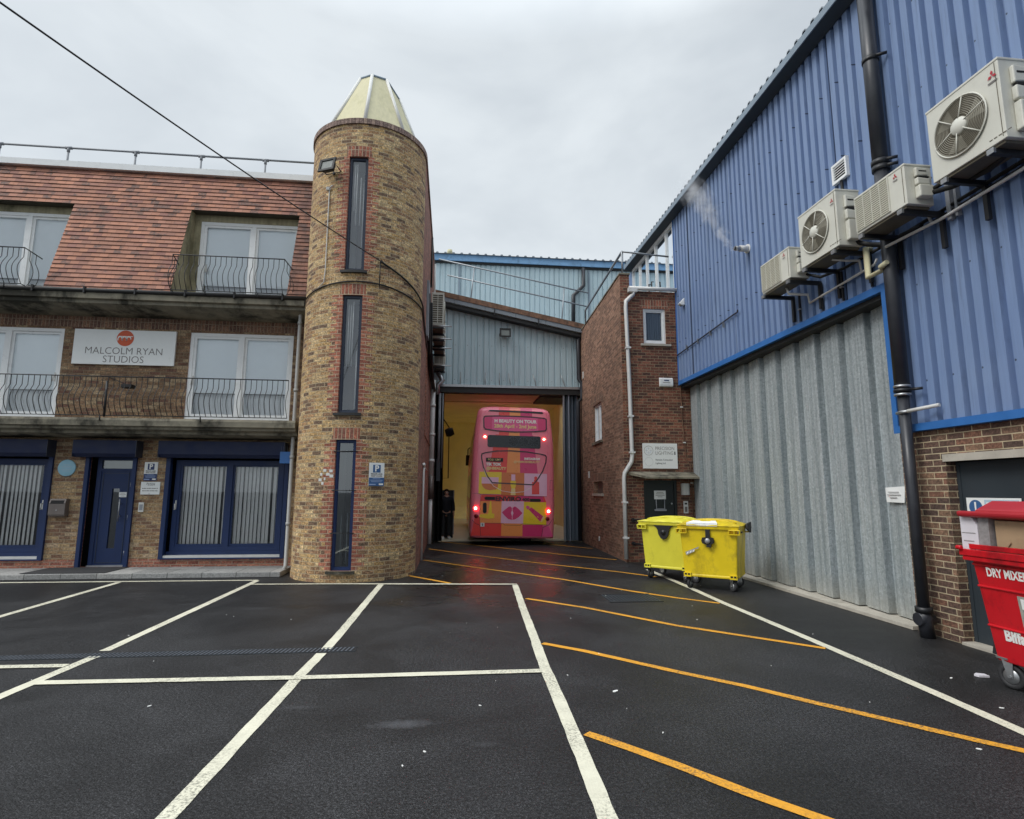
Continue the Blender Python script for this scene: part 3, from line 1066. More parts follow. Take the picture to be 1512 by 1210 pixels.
mb.tube([(X0, 12.9, 9.34), (-2.7, 12.9, 9.35)], .024, M['grey_rail'], 8)
for k in range(7):
    x = -11.76 + k * 1.444 + .03
    if x < X0:
        continue
    mb.tube([(x, 12.9, 8.6), (x, 12.9, 9.34)], .022, M['grey_rail'], 8)
    mb.tube([(x - .07, 12.9, 9.34), (x + .07, 12.9, 9.34)], .036, M['grey_rail'], 8)
    mb.tube([(x, 12.9, 9.24), (x, 12.9, 9.34)], .032, M['grey_rail'], 8)
mb.build('roof_handrail', st)


def mfd(u, v, d):
    return (u, 12.25 + d, v)


for (a, b) in DH:
    window(st, mfd, a + .13, b - .02, 5.56, 7.42, .01, [(a + b) / 2 + .12], fw=.07, inner=.05, blind=('roller', 6.0), handle=(a + .30, 6.35), lab='white sliding balcony window set into the tiled roof')
for h in HF:
    window(st, mf, h[0], h[1], h[2], h[3], .02, [(h[0] + h[1]) / 2], fw=.07, inner=.05, blind=('roller', 3.6), handle=(h[0] + .10 if h[0] > -6 else h[1] - .10, 3.85), lab='white sliding balcony window in first floor brickwork')
for h in (HG[0], HG[2]):
    o = window(st, mf, h[0] + .10, h[1] - .10, h[2] + .08, h[3] - .06, .10, [(h[0] + h[1]) / 2 + .0], fw=.09, inner=.035, fm=M['navy'], blind=('vertical',), gm=M['glass_shop'], handle=(h[0] + .155, 1.3) if h[0] > -6 else (h[1] - .155, 1.3),
               lab='wide navy framed shop window with grey vertical blinds')
    mb = MB()
    slab(mb, mf, h[0] - .03, h[0] + .05, h[2] - .03, 2.3, -.05, .06, M['navy'])
    slab(mb, mf, h[1] - .05, h[1] + .03, h[2] - .03, 2.3, -.05, .06, M['navy'])
    slab(mb, mf, h[0] - .03, h[1] + .03, h[2] - .055, h[2] - .031, -.055, .1, M['navy'])
    slab(mb, mf, h[0] + .05, h[1] - .05, h[2] - .03, h[2] + .015, -.03, .12, M['white_metal'])
    slab(mb, mf, h[0] + .05, h[1] - .05, h[2] + .015, h[2] + .08, .08, .16, M['navy'])
    mb.build('shutter_guide', o)

for (a, b) in ((-5.76, -3.36), (-7.33, -6.18), (-10.2, -7.80)):
    mb = MB()
    mb.prism([(YW - .004, 2.56), (YW - .26, 2.56), (YW - .26, 2.30), (YW - .2, 2.235), (YW - .004, 2.235)], a, b, M['navy_box'])
    mb.box(a - .008, a, YW - .262, YW - .004, 2.233, 2.562, M['navy_dark'])
    mb.box(b, b + .008, YW - .262, YW - .004, 2.233, 2.562, M['navy_dark'])
    mb.build('roller_shutter_box', st)
mb = MB()
mb.box(-3.40, -3.20, 11.66, 11.80, 2.13, 2.36, M['blue_trim'])
for k in range(5):
    mb.tube([(-3.38 + k * .035, 11.72, 2.36), (-3.40 + k * .04, 11.70, 2.47)], .002, M['steel_rail'], 4)
mb.build('shutter_motor_box', st, bevel=.006)

# front door
mb = MB()
slab(mb, mf, -7.20, -7.13, .10, 2.3, -.05, .02, M['navy'])
slab(mb, mf, -6.32, -6.25, .10, 2.3, -.05, .02, M['navy'])
slab(mb, mf, -7.05, -6.97, .10, 2.27, .10, .16, M['navy'])
slab(mb, mf, -6.40, -6.33, .10, 2.27, .10, .16, M['navy'])
slab(mb, mf, -6.97, -6.40, 2.18, 2.27, .10, .16, M['navy'])
slab(mb, mf, -6.97, -6.40, 1.97, 2.02, .10, .16, M['navy'])
slab(mb, mf, -7.05, -6.33, .10, .13, .06, .16, M['steel_rail'])
fr = mb.build('door_frame', st)
mb = MB()
mb.face([mf(-6.97, 2.02, .13), mf(-6.40, 2.02, .13), mf(-6.40, 2.18, .13), mf(-6.97, 2.18, .13)], M['glass_dark'])
mb.face([mf(-6.97, 2.02, .2), mf(-6.40, 2.02, .2), mf(-6.40, 2.18, .2), mf(-6.97, 2.18, .2)], M['hall_floor'])
mb.build('fanlight', fr)
mb = MB()
wall(mb, lambda u, v, d: (u, YW + .115 + d, v), -6.97, -6.40, .13, 1.97, M['navy'], [(-6.74, -6.60, .45, 1.62, .03)])
for (a, b, c, d) in ((-6.93, -6.92, .17, 1.93), (-6.45, -6.44, .17, 1.93)):
    slab(mb, mf, a, b, c, d, .108, .12, M['navy_dark'])
slab(mb, mf, -6.93, -6.44, .17, .18, .108, .12, M['navy_dark'])
slab(mb, mf, -6.93, -6.44, 1.92, 1.93, .108, .12, M['navy_dark'])
dr = mb.build('front_door', st)
mb = MB()
mb.face([mf(-6.74, .45, .14), mf(-6.60, .45, .14), mf(-6.60, 1.62, .14), mf(-6.74, 1.62, .14)], M['glass_dark'])
mb.face([mf(-6.80, .40, .5), mf(-6.50, .40, .5), mf(-6.50, 1.7, .5), mf(-6.80, 1.7, .5)], M['dark'])
mb.face([mf(-6.78, .45, .45), mf(-6.56, .45, .45), mf(-6.56, .8, .45), mf(-6.78, .8, .45)], M['hall_floor'])
mb.build('glazed_slot', dr)
mb = MB()
mb.tube([mf(-6.54, .98, .04), mf(-6.54, 1.42, .04)], .011, M['zinc'], 8)
for z in (1.08, 1.32):
    mb.tube([mf(-6.54, z, .04), mf(-6.54, z, .115)], .008, M['zinc'], 8)
mb.build('handle', dr)
mb = MB()
slab(mb, mf, -6.60, -6.46, 1.45, 1.55, .106, .114, M['sign_white'])
for k, wd_ in enumerate((.09, .11, .07)):
    slab(mb, mf, -6.53 - wd_ / 2, -6.53 + wd_ / 2, 1.525 - k * .028, 1.532 - k * .028, .104, .106, M['grey_ink'])
mb.build('door_notice', dr)
for z in (.35, 1.05, 1.70):
    mb = MB()
    mb.tube([mf(-6.385, z - .05, .09), mf(-6.385, z + .05, .09)], .014, M['zinc'], 8)
    mb.build('hinge', dr)


# wrought balcony railings with bellied bars
def bar_profile(yt, zt, zb, belly, n=12):
    pts = []
    for i in range(n + 1):
        t = i / n
        z = zt + (zb - zt) * t
        s = 0 if t < .25 else math.sin((t - .25) / .75 * math.pi) ** 1.0
        s2 = -(belly) * (s ** 1.1) * (1 if t < .98 else .6)
        pts.append((yt + s2 + (.02 * t), z))
    return pts


def railing(x0, x1, yt, zt, zb, belly, yback, name_label, ends=(True, True), posts=()):
    mb = MB()
    mi = M['black_iron']
    n = round((x1 - x0) / .1)
    pr = bar_profile(yt, zt, zb, belly)
    for k in range(n + 1):
        x = x0 + (x1 - x0) * k / n
        mb.tube([(x, y, z) for y, z in pr], .0065, mi, 5, caps=False)
    mb.tube([(x0, yt, zt), (x1, yt, zt)], .011, mi, 6)
    mb.tube([(x0, pr[-1][0], zb), (x1, pr[-1][0], zb)], .009, mi, 6)
    for e, x in zip(ends, (x0, x1)):
        if e:
            sgn = -1 if x == x0 else 1
            mb.tube([(x, yt, zt), (x + sgn * .06, yback, zt - .06)], .010, mi, 6)
            mb.tube([(x, pr[-1][0], zb), (x, yback, zb)], .009, mi, 6)
            for q in (.33, .66):
                yy = yt + (yback - yt) * q
                mb.tube([(x + sgn * (.06 * q + .09 * math.sin(min(1, max(0, (i / 12 - .25) / .75)) * math.pi)), yy, z + (-.06 * q if i < 12 else 0)) for i, (y, z) in enumerate(pr)], .0065, mi, 5, caps=False)
    for x in posts:
        mb.tube([(x, pr[-1][0], zb), (x, pr[-1][0] + .02, zb - .1)], .012, mi, 6)
    mb.build('balcony_railing', st, label=name_label)


railing(-11.4, -3.20, 11.24, 3.73, 2.985, .13, 11.5, 'long bellied black iron railing on the first floor slab', (False, False), (-10.2, -8.4, -6.6, -4.8))
railing(-5.55, -3.42, 11.22, 6.21, 5.49, .13, 11.62, 'short bellied black iron railing in front of the roof window by the tower', (True, True), (-4.9, -3.9))
railing(-10.3, -8.25, 11.22, 6.21, 5.49, .13, 11.62, 'short bellied black iron railing in front of the far left roof window', (True, True), (-9.4, -8.55))
mb = MB()
mb.tube([(-6.52, 11.24, 3.64), (-6.52, 11.26, 2.96)], .02, M['black_iron'], 6)
mb.build('railing_post', st)

# things on the studio front
t = thing('studio_sign', 'wide white studio name board with an orange disc emblem above the balcony railing', 'sign', (-6.70, YW, 4.1))
mb = MB()
slab(mb, mf, -7.68, -5.72, 4.12, 4.85, -.05, -.004, M['sign_white'])
mb.build('board', t, bevel=.004)
mb = MB()
mb.text('MALCOLM RYAN', .205, mf(-6.70, 4.40, -.053), (1, 0, 0), (0, 0, 1), M['grey_ink'], bold=-.002, sx=.96)
mb.text('STUDIOS', .205, mf(-6.70, 4.225, -.053), (1, 0, 0), (0, 0, 1), M['grey_ink'], bold=-.002, sx=.96)
mb.build('lettering', t)
mb = MB()
mb.lathe([(.0001, 0), (.165, 0)], mf(-6.70, 4.675, -.054), (0, -1, 0), M['orange_ink'], 36, smooth=False)
e = mb.build('emblem', t)
mb = MB()   # white looped bridge shape crossing the disc
for k in range(3):
    cx = -6.80 + k * .085
    arc = [(cx + .031 * math.cos(a), 4.655 + .04 * math.sin(a)) for a in [math.pi * i / 8 for i in range(9)]]
    for (a, b) in zip(arc, arc[1:]):
        oa = (cx + (a[0] - cx) * 1.6, 4.655 + (a[1] - 4.655) * 1.7)
        ob_ = (cx + (b[0] - cx) * 1.6, 4.655 + (b[1] - 4.655) * 1.7)
        mb.face([mf(a[0], a[1], -.057), mf(b[0], b[1], -.057), mf(ob_[0], ob_[1], -.057), mf(oa[0], oa[1], -.057)], M['white_ink'])
    for sx in (-1, 1):
        xx = cx + sx * .031
        if k == 2 and sx == 1:
            continue
        mb.face([mf(xx, 4.625, -.0572), mf(xx + sx * .018, 4.625, -.0572), mf(xx + sx * .018, 4.656, -.0572), mf(xx, 4.656, -.0572)], M['white_ink'])
mb.face([mf(-6.83, 4.705, -.0574), mf(-6.56, 4.705, -.0574), mf(-6.55, 4.72, -.0574), mf(-6.83, 4.72, -.0574)], M['white_ink'])
mb.build('emblem_mark', e)

t = thing('wall_plaque', 'round pale blue commemorative plaque beside the navy door', 'plaque', (-7.55, YW, 2.02))
mb = MB()
mb.lathe([(.0001, -.02), (.155, -.02), (.165, -.014), (.165, .0)], mf(-7.55, 2.02, -.006), (0, 1, 0), M['plaque_blue'], 32)
mb.build('disc', t)
mb = MB()
for k, w in enumerate((.12, .19, .16, .2, .14)):
    slab(mb, mf, -7.55 - w / 2, -7.55 + w / 2, 2.075 - k * .03, 2.085 - k * .03, -.03, -.026, M['pale_panel'])
mb.build('inscription', t)
t = thing('letterbox', 'small grey metal letterbox below the round blue plaque', 'letterbox', (-7.58, YW, 1.08))
mb = MB()
mb.prism([(YW - .003, 1.08), (YW - .11, 1.08), (YW - .13, 1.12), (YW - .13, 1.34), (YW - .10, 1.42), (YW - .003, 1.42)], -7.73, -7.43, M['post_metal'])
mb.build('box', t, bevel=.006)
mb = MB()
mb.prism([(YW - .136, 1.33), (YW - .105, 1.405), (YW - .1, 1.40), (YW - .131, 1.325)], -7.70, -7.46, M['dark'])
mb.build('flap', t)
mb = MB()
mb.lathe([(.0001, 0), (.012, 0), (.012, .006)], (-7.58, YW - .136, 1.2), (0, 1, 0), M['zinc'], 10)
mb.build('lock', t)
t = thing('door_intercom', 'small white framed entry intercom beside the navy door', 'intercom', (-6.19, YW, 1.17))
mb = MB()
slab(mb, mf, -6.15, -6.05, 1.16, 1.35, -.025, -.003, M['white_metal'])
mb.build('housing', t, bevel=.004)
mb = MB()
slab(mb, mf, -6.13, -6.07, 1.20, 1.31, -.03, -.0255, M['grey_rail'])
mb.build('panel', t)


def parking_sign(name, label, mfx, u0, u1, v0, v1, band):
    t = thing(name, label, 'sign', mfx(u0, v0, 0), 0)
    w, h = u1 - u0, v1 - v0
    b = MB()
    slab(b, mfx, u0, u1, v0, v1, -.012, -.003, M['sign_white'])
    b.build('board', t)
    b = MB()
    cu = (u0 + u1) / 2
    slab(b, mfx, cu - w * .25, cu + w * .25, v1 - h * .42, v1 - h * .09, -.0145, -.0125, band)
    slab(b, mfx, u0, u1, v0, v0 + h * .36, -.0145, -.0125, band)
    b.build('blue_panel', t)
    b = MB()
    o = Vector(mfx(cu, v1 - h * .255, -.0165))
    rv = Vector(mfx(cu + .1, 1, 0)) - Vector(mfx(cu - .1, 1, 0))
    b.text('P', h * .36, o, rv, (0, 0, 1), M['white_ink'], bold=h * .012)
    b.text('PRIVATE LAND', h * .085, Vector(mfx(cu, v1 - h * .49, -.0150)), rv, (0, 0, 1), M['black_ink'], bold=.001, sx=.9)
    b.text('PERMIT HOLDERS', h * .07, Vector(mfx(cu, v1 - h * .575, -.0150)), rv, (0, 0, 1), M['grey_ink'], bold=.001, sx=.9)
    b.build('lettering', t)
    b = MB()
    for k, q in enumerate((.5, .8, .7)):
        slab(b, mfx, cu - w * q / 2, cu + w * q / 2, v0 + h * (.30 - .065 * k), v0 + h * (.325 - .065 * k), -.0165, -.0146, M['pale_ink'])
    slab(b, mfx, u0 + w * .04, u0 + w * .45, v0 + h * .04, v0 + h * .09, -.0165, -.0146, M['pale_ink'])
    slab(b, mfx, u0 + w * .66, u0 + w * .94, v0 + h * .04, v0 + h * .11, -.0165, -.0146, M['white_ink'])
    b.build('small_print', t)


parking_sign('parking_sign', 'white and navy P parking notice on the studio wall above a plain white notice', mf, -6.11, -5.86, 1.78, 2.15, M['sign_navy'])
t = thing('parking_notice', 'plain white notice of dark text fixed just below the navy P sign', 'sign', (-5.96, YW, 1.5))
mb = MB()
slab(mb, mf, -6.145, -5.785, 1.505, 1.755, -.012, -.003, M['sign_white'])
mb.build('board', t)
mb = MB()
mb.text('Parking', .055, mf(-5.965, 1.715, -.014), (1, 0, 0), (0, 0, 1), M['black_ink'], italic=.2)
for k, (w, z, hh) in enumerate(((.10, 1.680, .007), (.30, 1.618, .016), (.29, 1.570, .016), (.05, 1.52, .006))):
    n = int(w / .028)
    for i in range(n):
        x = -5.965 - w / 2 + i * w / n
        slab(mb, mf, x, x + w / n * (.55 + .3 * ((i * 7 + k) % 3) / 2), z, z + hh, -.014, -.0125, M['grey_ink'])
mb.build('lettering', t)
t = thing('balcony_wall_lamp', 'small black lamp on a thin arm between the first floor windows', 'lamp', (-6.40, 11.9, 3.6))
mb = MB()
mb.tube([(-6.94, YW - .02, 3.86), (-6.5, 11.85, 3.68)], .008, M['black_iron'], 6)
mb.build('arm', t)
mb = MB()
mb.box(-6.53, -6.33, 11.70, 11.86, 3.60, 3.67, M['black_plastic'])
mb.build('lamp_head', t, bevel=.008)

# ================================================================ STAIR TOWER
CX, CY, CR = -1.84, 11.57, 1.17
XF = CX + CR            # flank wall plane
tw = thing('stair_tower', 'round yellow brick stair tower with cream faceted rooflight and three slit windows', 'tower', (CX, CY, 0))


def mt(u, v, d):
    a = u / CR
    return (CX + (CR - d) * math.sin(a), CY - (CR - d) * math.cos(a), v)


WU0, WU1 = -.245, .125
TW = [(WU0, WU1, .20, 2.51, .09), (WU0, WU1, 3.0, 5.24, .09), (WU0, WU1, 5.72, 8.05, .09)]
CW = .0702


def tower_mat(u, v):
    for k, h in enumerate(TW):
        if h[2] - .02 < v < h[3]:
            r = int(round((v - h[2]) / CW - .5))
            q = .22 if r % 2 else .11
            if h[0] - q < u < h[1] + q:
                return M['brick_quoin']
        if h[3] < v < h[3] + .22 and h[0] - .055 < u < h[1] + .055:
            return M['brick_soldier']
    return M['brick_tower']


vc = []
for h in TW:
    n = round((h[3] - h[2]) / CW)
    vc += [h[2] + (h[3] - h[2]) * i / n for i in range(n + 1)] + [h[3] + .22]
mb = MB()
wall(mb, mt, -CR * math.pi * .72, CR * math.pi / 2, 0, 8.74, tower_mat, TW, uc=(WU0 - .22, WU0 - .11, WU0 - .055, WU1 + .055, WU1 + .11, WU1 + .22), vc=vc, du=.09, reveal=M['brick_quoin'])
# a couple of missing / spalled bricks, really recessed
mb.build('round_wall', tw)


def mfl(u, v, d):      # flank wall, u = Y
    return (XF - d, u, v)


mb = MB()
wall(mb, mfl, CY, 18.2, 0, 8.74, M['brick_flank'])
mb.build('flank_wall', tw)
mb = MB()      # upper darker rendered panel edge strip on the flank
mb.box(XF + .002, XF + .02, 13.9, 13.93, 2.95, 6.6, M['brick_plinth'])
mb.box(XF + .002, XF + .02, 13.93, 18.0, 2.95, 2.98, M['brick_plinth'])
mb.build('flank_panel_bead', tw)
mb = MB()
n = 60
prof = [(CR - .2, 0), (CR + .03, 0), (CR + .03, .11), (CR - .2, .11)]
a0, a1 = -math.pi * .72, math.pi / 2
for i in range(n):
    p, q = a0 + (a1 - a0) * i / n, a0 + (a1 - a0) * (i + 1) / n
    for (r0, z0), (r1, z1) in zip(prof, prof[1:] + prof[:1]):
        P = [(CX + r * math.sin(t), CY - r * math.cos(t), 8.741 + z) for r, z, t in ((r0, z0, p), (r0, z0, q), (r1, z1, q), (r1, z1, p))]
        mb.face(P, M['coping'], [(p * CR, z0 + r0), (q * CR, z0 + r0), (q * CR, z1 + r1), (p * CR, z1 + r1)])
mb.face([(XF + .03, CY, 8.741), (XF + .03, 18.2, 8.741), (XF + .03, 18.2, 8.851), (XF + .03, CY, 8.851)], M['coping'])
mb.face([(XF - .25, CY, 8.741), (XF + .03, CY, 8.741), (XF + .03, 18.2, 8.741), (XF - .25, 18.2, 8.741)], M['coping'])
mb.face([(XF - .25, CY, 8.851), (XF + .03, CY, 8.851), (XF + .03, 18.2, 8.851), (XF - .25, 18.2, 8.851)], M['coping'])
mb.build('coping', tw)
mb = MB()
mb.lathe([(.0001, 0), (CR - .05, 0)], (CX, CY, 8.80), (0, 0, 1), M['gutter_dark'], 40, smooth=False)
mb.box(-2.75, XF - .02, 12.3, 18.2, 8.62, 8.7, M['gutter_dark'])
mb.lathe([(CR - .72, 0), (CR - .72, 8.7)], (CX, CY, 0), (0, 0, 1), M['blind_grey'], 40)
mb.build('tower_roof_deck', tw)

# faceted rooflight
B, T = [], []
for k in range(8):
    a = k * math.pi / 4
    B.append(Vector((CX + 1.06 * math.sin(a), CY - 1.06 * math.cos(a), 8.87)))
for dx, dy in ((0, -.40), (.29, -.29), (.50, .30), (.50, .75), (0, .95), (-.48, .75), (-.48, .30), (-.26, -.27)):
    T.append(Vector((CX + dx, CY + dy, 10.42)))
mb = MB()
for k in range(8):
    j = (k + 1) % 8
    mb.face([B[k], B[j], T[j], T[k]], M['cream'])
rf = mb.build('faceted_rooflight', tw)
for (pu, pv) in ((-.52, 1.86), (-.46, 1.93), (-.40, 1.86), (-.44, 1.78), (-.34, 1.92), (-.33, 1.83), (-.55, 1.76), (-.49, 1.70)):
    mb = MB()
    slab(mb, mt, pu, pu + .05 + .02 * math.sin(pu * 90), pv, pv + .05, -.004, .004, M['white_metal'])
    mb.build('paint_remnant', tw)
mb = MB()
for k in range(8):
    mb.tube([B[k], T[k]], .038, M['white_metal'], 6)
    j = (k + 1) % 8
    mb.tube([B[k], B[j]], .03, M['white_metal'], 6)
mb.build('glazing_bars', rf)
mb = MB()
for k in range(8):
    mb.tube([T[k], T[(k + 1) % 8]], .030, M['slate_trim'], 6)
mb.face([t_ + Vector((0, 0, .02)) for t_ in T], M['slate_trim'])
mb.build('ridge_cap', rf)

rods = ([(-.13, .3, 1.15, .012), (.0, .3, 1.2, .012)], [(-.17, 3.9, 5.1, .012), (-.07, 3.9, 5.15, .012), (-.12, 3.9, 5.1, .01), (.04, 3.1, 4.2, .014)],
        [(-.17, 7.0, 7.98, .016), (-.12, 6.7, 7.98, .014), (-.03, 6.7, 7.7, .012), (.04, 6.2, 7.6, .01)])
for k, h in enumerate(TW):
    lab = ['barred lowest slit window with navy frame at ground level', 'middle tall slit window with dark frame', 'top tall slit window with dark frame'][k]
    o = window(tw, mt, h[0], h[1], h[2], h[3], .05, fw=.045, inner=.012, fm=M['navy_dark'] if k else M['navy'], blind=('dark', [(a, b, c, d) for a, b, c, d in rods[k]], M['dark'] if k == 0 else M['post_metal']), lab=lab, depth=.05, gm=M['glass'] if k else M['glass_dark'])
    if k == 0:
        for z in (.85, 1.6, 2.3):
            mb = MB()
            mb.tube([mt(h[0] - .03, z, -.01), mt(h[1] + .03, z, -.01)], .008, M['black_iron'], 6)
            mb.build('security_bar', o)
    mb = MB()
    n = 5
    for i in range(n):
        a, b = h[0] - .06 + (h[1] - h[0] + .12) * i / n, h[0] - .06 + (h[1] - h[0] + .12) * (i + 1) / n
        slab(mb, mt, a, b, h[2] - .05, h[2] - .002, -.05, .05, M['concrete'] if k == 0 else M['gutter_dark'])
    mb.build('sill', o)
    if k == 1:       # the lower third is masked by a stair flight inside
        mb = MB()
        mb.face([mt(h[0], 3.0, .22), mt(h[1], 3.0, .22), mt(h[1], 3.95, .22), mt(h[0], 3.95, .22)], M['stair_brown'])
        mb.build('stair_soffit', o)


def mts(u, v, d):      # sign plane set against the curved wall
    a = .50 / CR
    c = Vector(mt(.50, 0, 0))
    n = Vector((math.sin(a), -math.cos(a), 0))
    t_ = Vector((math.cos(a), math.sin(a), 0))
    p = c + t_ * (u - .50) - n * (d - .018)
    return (p.x, p.y, v)


parking_sign('parking_sign', 'white and blue P parking notice on the round brick tower', mts, .36, .64, 1.68, 2.10, M['sign_blue'])

# floodlight, conduit and cables on the tower


def floodlight(name, label, at, rz, tilt, s=1.0):
    t = thing(name, label, 'floodlight', at, rz)
    Mx = Matrix.Rotation(tilt, 3, 'X')

    def P(x, y, z):
        v = Mx @ Vector((x, y, z))
        return (v.x * s, v.y * s - .22 * s, v.z * s)
    b = MB()
    b.hexa([P(-.15, .0, -.12), P(.15, 0, -.12), P(.10, .10, -.08), P(-.10, .10, -.08), P(-.15, 0, .12), P(.15, 0, .12), P(.10, .10, .08), P(-.10, .10, .08)], M['black_plastic'])
    for (x0, x1, z0, z1) in ((-.175, .175, -.145, -.10), (-.175, .175, .10, .145), (-.175, -.13, -.10, .10), (.13, .175, -.10, .10)):
        b.hexa([P(x0, -.03, z0), P(x1, -.03, z0), P(x1, .0, z0), P(x0, .0, z0), P(x0, -.03, z1), P(x1, -.03, z1), P(x1, .0, z1), P(x0, .0, z1)], M['black_plastic'])
    b.build('housing', t, local=True)
    b = MB()
    b.face([P(-.145, -.012, -.115), P(.145, -.012, -.115), P(.145, -.012, .115), P(-.145, -.012, .115)], M['lamp_lens'])
    b.build('lens', t, local=True)
    b = MB()
    b.tube([P(-.17, .05, 0), (-.17 * s, -.02, -.05), (0, -.02, -.05), (.17 * s, -.02, -.05), P(.17, .05, 0)], .009 * s, M['black_iron'], 5)
    b.tube([(0, -.0, -.05), (0, -.03, -.05)], .03, M['black_iron'], 6)
    b.build('bracket', t, local=True)
    return t


p = mt(-.56, 7.78, 0)
floodlight('floodlight', 'black floodlight tilted down near the top of the round tower', p, -.42, R(-14), 1.0)
t = thing('wall_conduit', 'thin pale cable conduit running down the round tower below the floodlight', 'conduit', mt(-.62, 5.5, 0))
mb = MB()
mb.tube([mt(-.60, 7.42, -.02), mt(-.64, 7.40, -.02), mt(-.64, 5.75, -.02), mt(-.66, 5.52, -.02), mt(-.8, 5.44, -.02)], .009, M['white_pipe'], 6)
mb.build('pipe', t)
mb = MB()
mb.box(*[x for pr in zip([c - .03 for c in mt(-.67, 7.42, -.03)], [c + .03 for c in mt(-.67, 7.42, -.03)]) for x in pr], M['white_metal'])
mb.tube([mt(-.67, 7.42, -.03), mt(-.56, 7.47, -.03)], .012, M['white_metal'], 6)
mb.build('junction_box', t)
mb = MB()
mb.tube([mt(u, 5.40 + (.10 * math.sin((u + .9) * 1.6)), -.02) for u in [-1.7 + i * .1 for i in range(36)]] + [(XF + .02, 12.2, 5.20), (XF + .02, 14.2, 5.1)], .014, M['cable'], 6)
o = mb.build('wall_cable')
tag(o, 'black cable clipped in a band around the round tower between its upper windows', 'cable')
mb = MB()
A = Vector(mt(.43, 5.93, -.06))
Bp = Vector((-3.6, 4.55, 5.62))
path = []
for i in range(41):
    q = i / 40 * 1.9
    p = A.lerp(Bp, q)
    p.z -= .16 * 4 * (q / 1.9) * (1 - q / 1.9)
    path.append(p)
mb.tube(path, .009, M['cable'], 6)
mb.tube([A] + [Vector(mt(.5 + i * .12, 5.90 - .05 * i, -.03)) for i in range(11)] + [(XF + .02, 12.4, 5.25), (XF + .02, 14.0, 5.15)], .018, M['cable'], 6)
mb.tube([mt(.42, 5.93, -.03), mt(.42, 5.45, -.02)], .010, M['cable'], 6)
mb.tube([mt(.43, 5.93, 0), mt(.43, 5.93, -.08)], .022, M['black_iron'], 6)
o = mb.build('overhead_cable')
tag(o, 'thin black overhead cable sagging across the sky to the round tower', 'cable')

# flank wall fittings: rainwater pipes and stacked condensers
mb = MB()
mb.tube([(XF + .07, 17.3, 5.0), (XF + .07, 17.3, 2.05)], .075, M['white_pipe'], 12)
mb.tube([(XF + .07, 17.3, 1.35), (XF + .07, 17.3, .03)], .06, M['white_pipe'], 12)
mb.tube([(XF + .07, 17.3, 2.05), (XF + .07, 17.3, 1.35)], .085, M['post_metal'], 12)
for z in (4.2, 3.3, 2.5):
    mb.tube([(XF + .07, 17.3, z - .04), (XF + .07, 17.3, z + .04)], .095, M['white_pipe'], 12)
mb.build('soil_pipe', tw)
mb = MB()
mb.tube([(XF + .04, 14.8, 2.12), (XF + .04, 13.35, 2.15), (XF + .04, 13.25, 2.05), (XF + .04, 13.22, .04)], .022, M['white_pipe'], 8)
mb.tube([(XF + .04, 13.35, 2.15), (XF + .04, 13.25, 2.22)], .035, M['white_pipe'], 8)
mb.build('waste_pipe', tw)
mb = MB()
mb.tube([(XF + .05, 14.6, 8.4), (XF + .05, 14.6, 7.0)], .03, M['cable'], 6)
mb.tube([(XF + .12, 15.2, 7.9), (XF + .12, 15.2, 6.9)], .03, M['white_pipe'], 6)
mb.tube([(XF + .05, 13.4, 6.4), (XF + .05, 14.0, 5.1), (XF + .05, 15.6, 4.8), (XF + .07, 17.2, 4.75), (XF + .1, 17.9, 4.9)], .05, M['cable'], 8)
mb.tube([(XF + .11, 13.5, 6.2), (XF + .11, 14.2, 5.0), (XF + .11, 15.6, 4.7), (XF + .12, 17.2, 4.65), (XF + .16, 17.9, 4.8)], .035, M['black_plastic'], 8)
mb.box(XF + .003, XF + .06, 13.3, 13.75, 5.3, 6.7, M['grey_rail'])
mb.build('cable_tray', tw)

# ================================================================ air-conditioning units


def diamonds(b, P, c, s):
    """three red diamonds meeting at a point"""
    for k in range(3):
        a = math.pi / 2 + k * 2 * math.pi / 3
        q = [(0, 0), (s * math.cos(a - .52) * .577, s * math.sin(a - .52) * .577), (s * math.cos(a), s * math.sin(a)), (s * math.cos(a + .52) * .577, s * math.sin(a + .52) * .577)]
        b.face([P(c[0] + x, c[1] + z) for x, z in q], M['red_logo'])


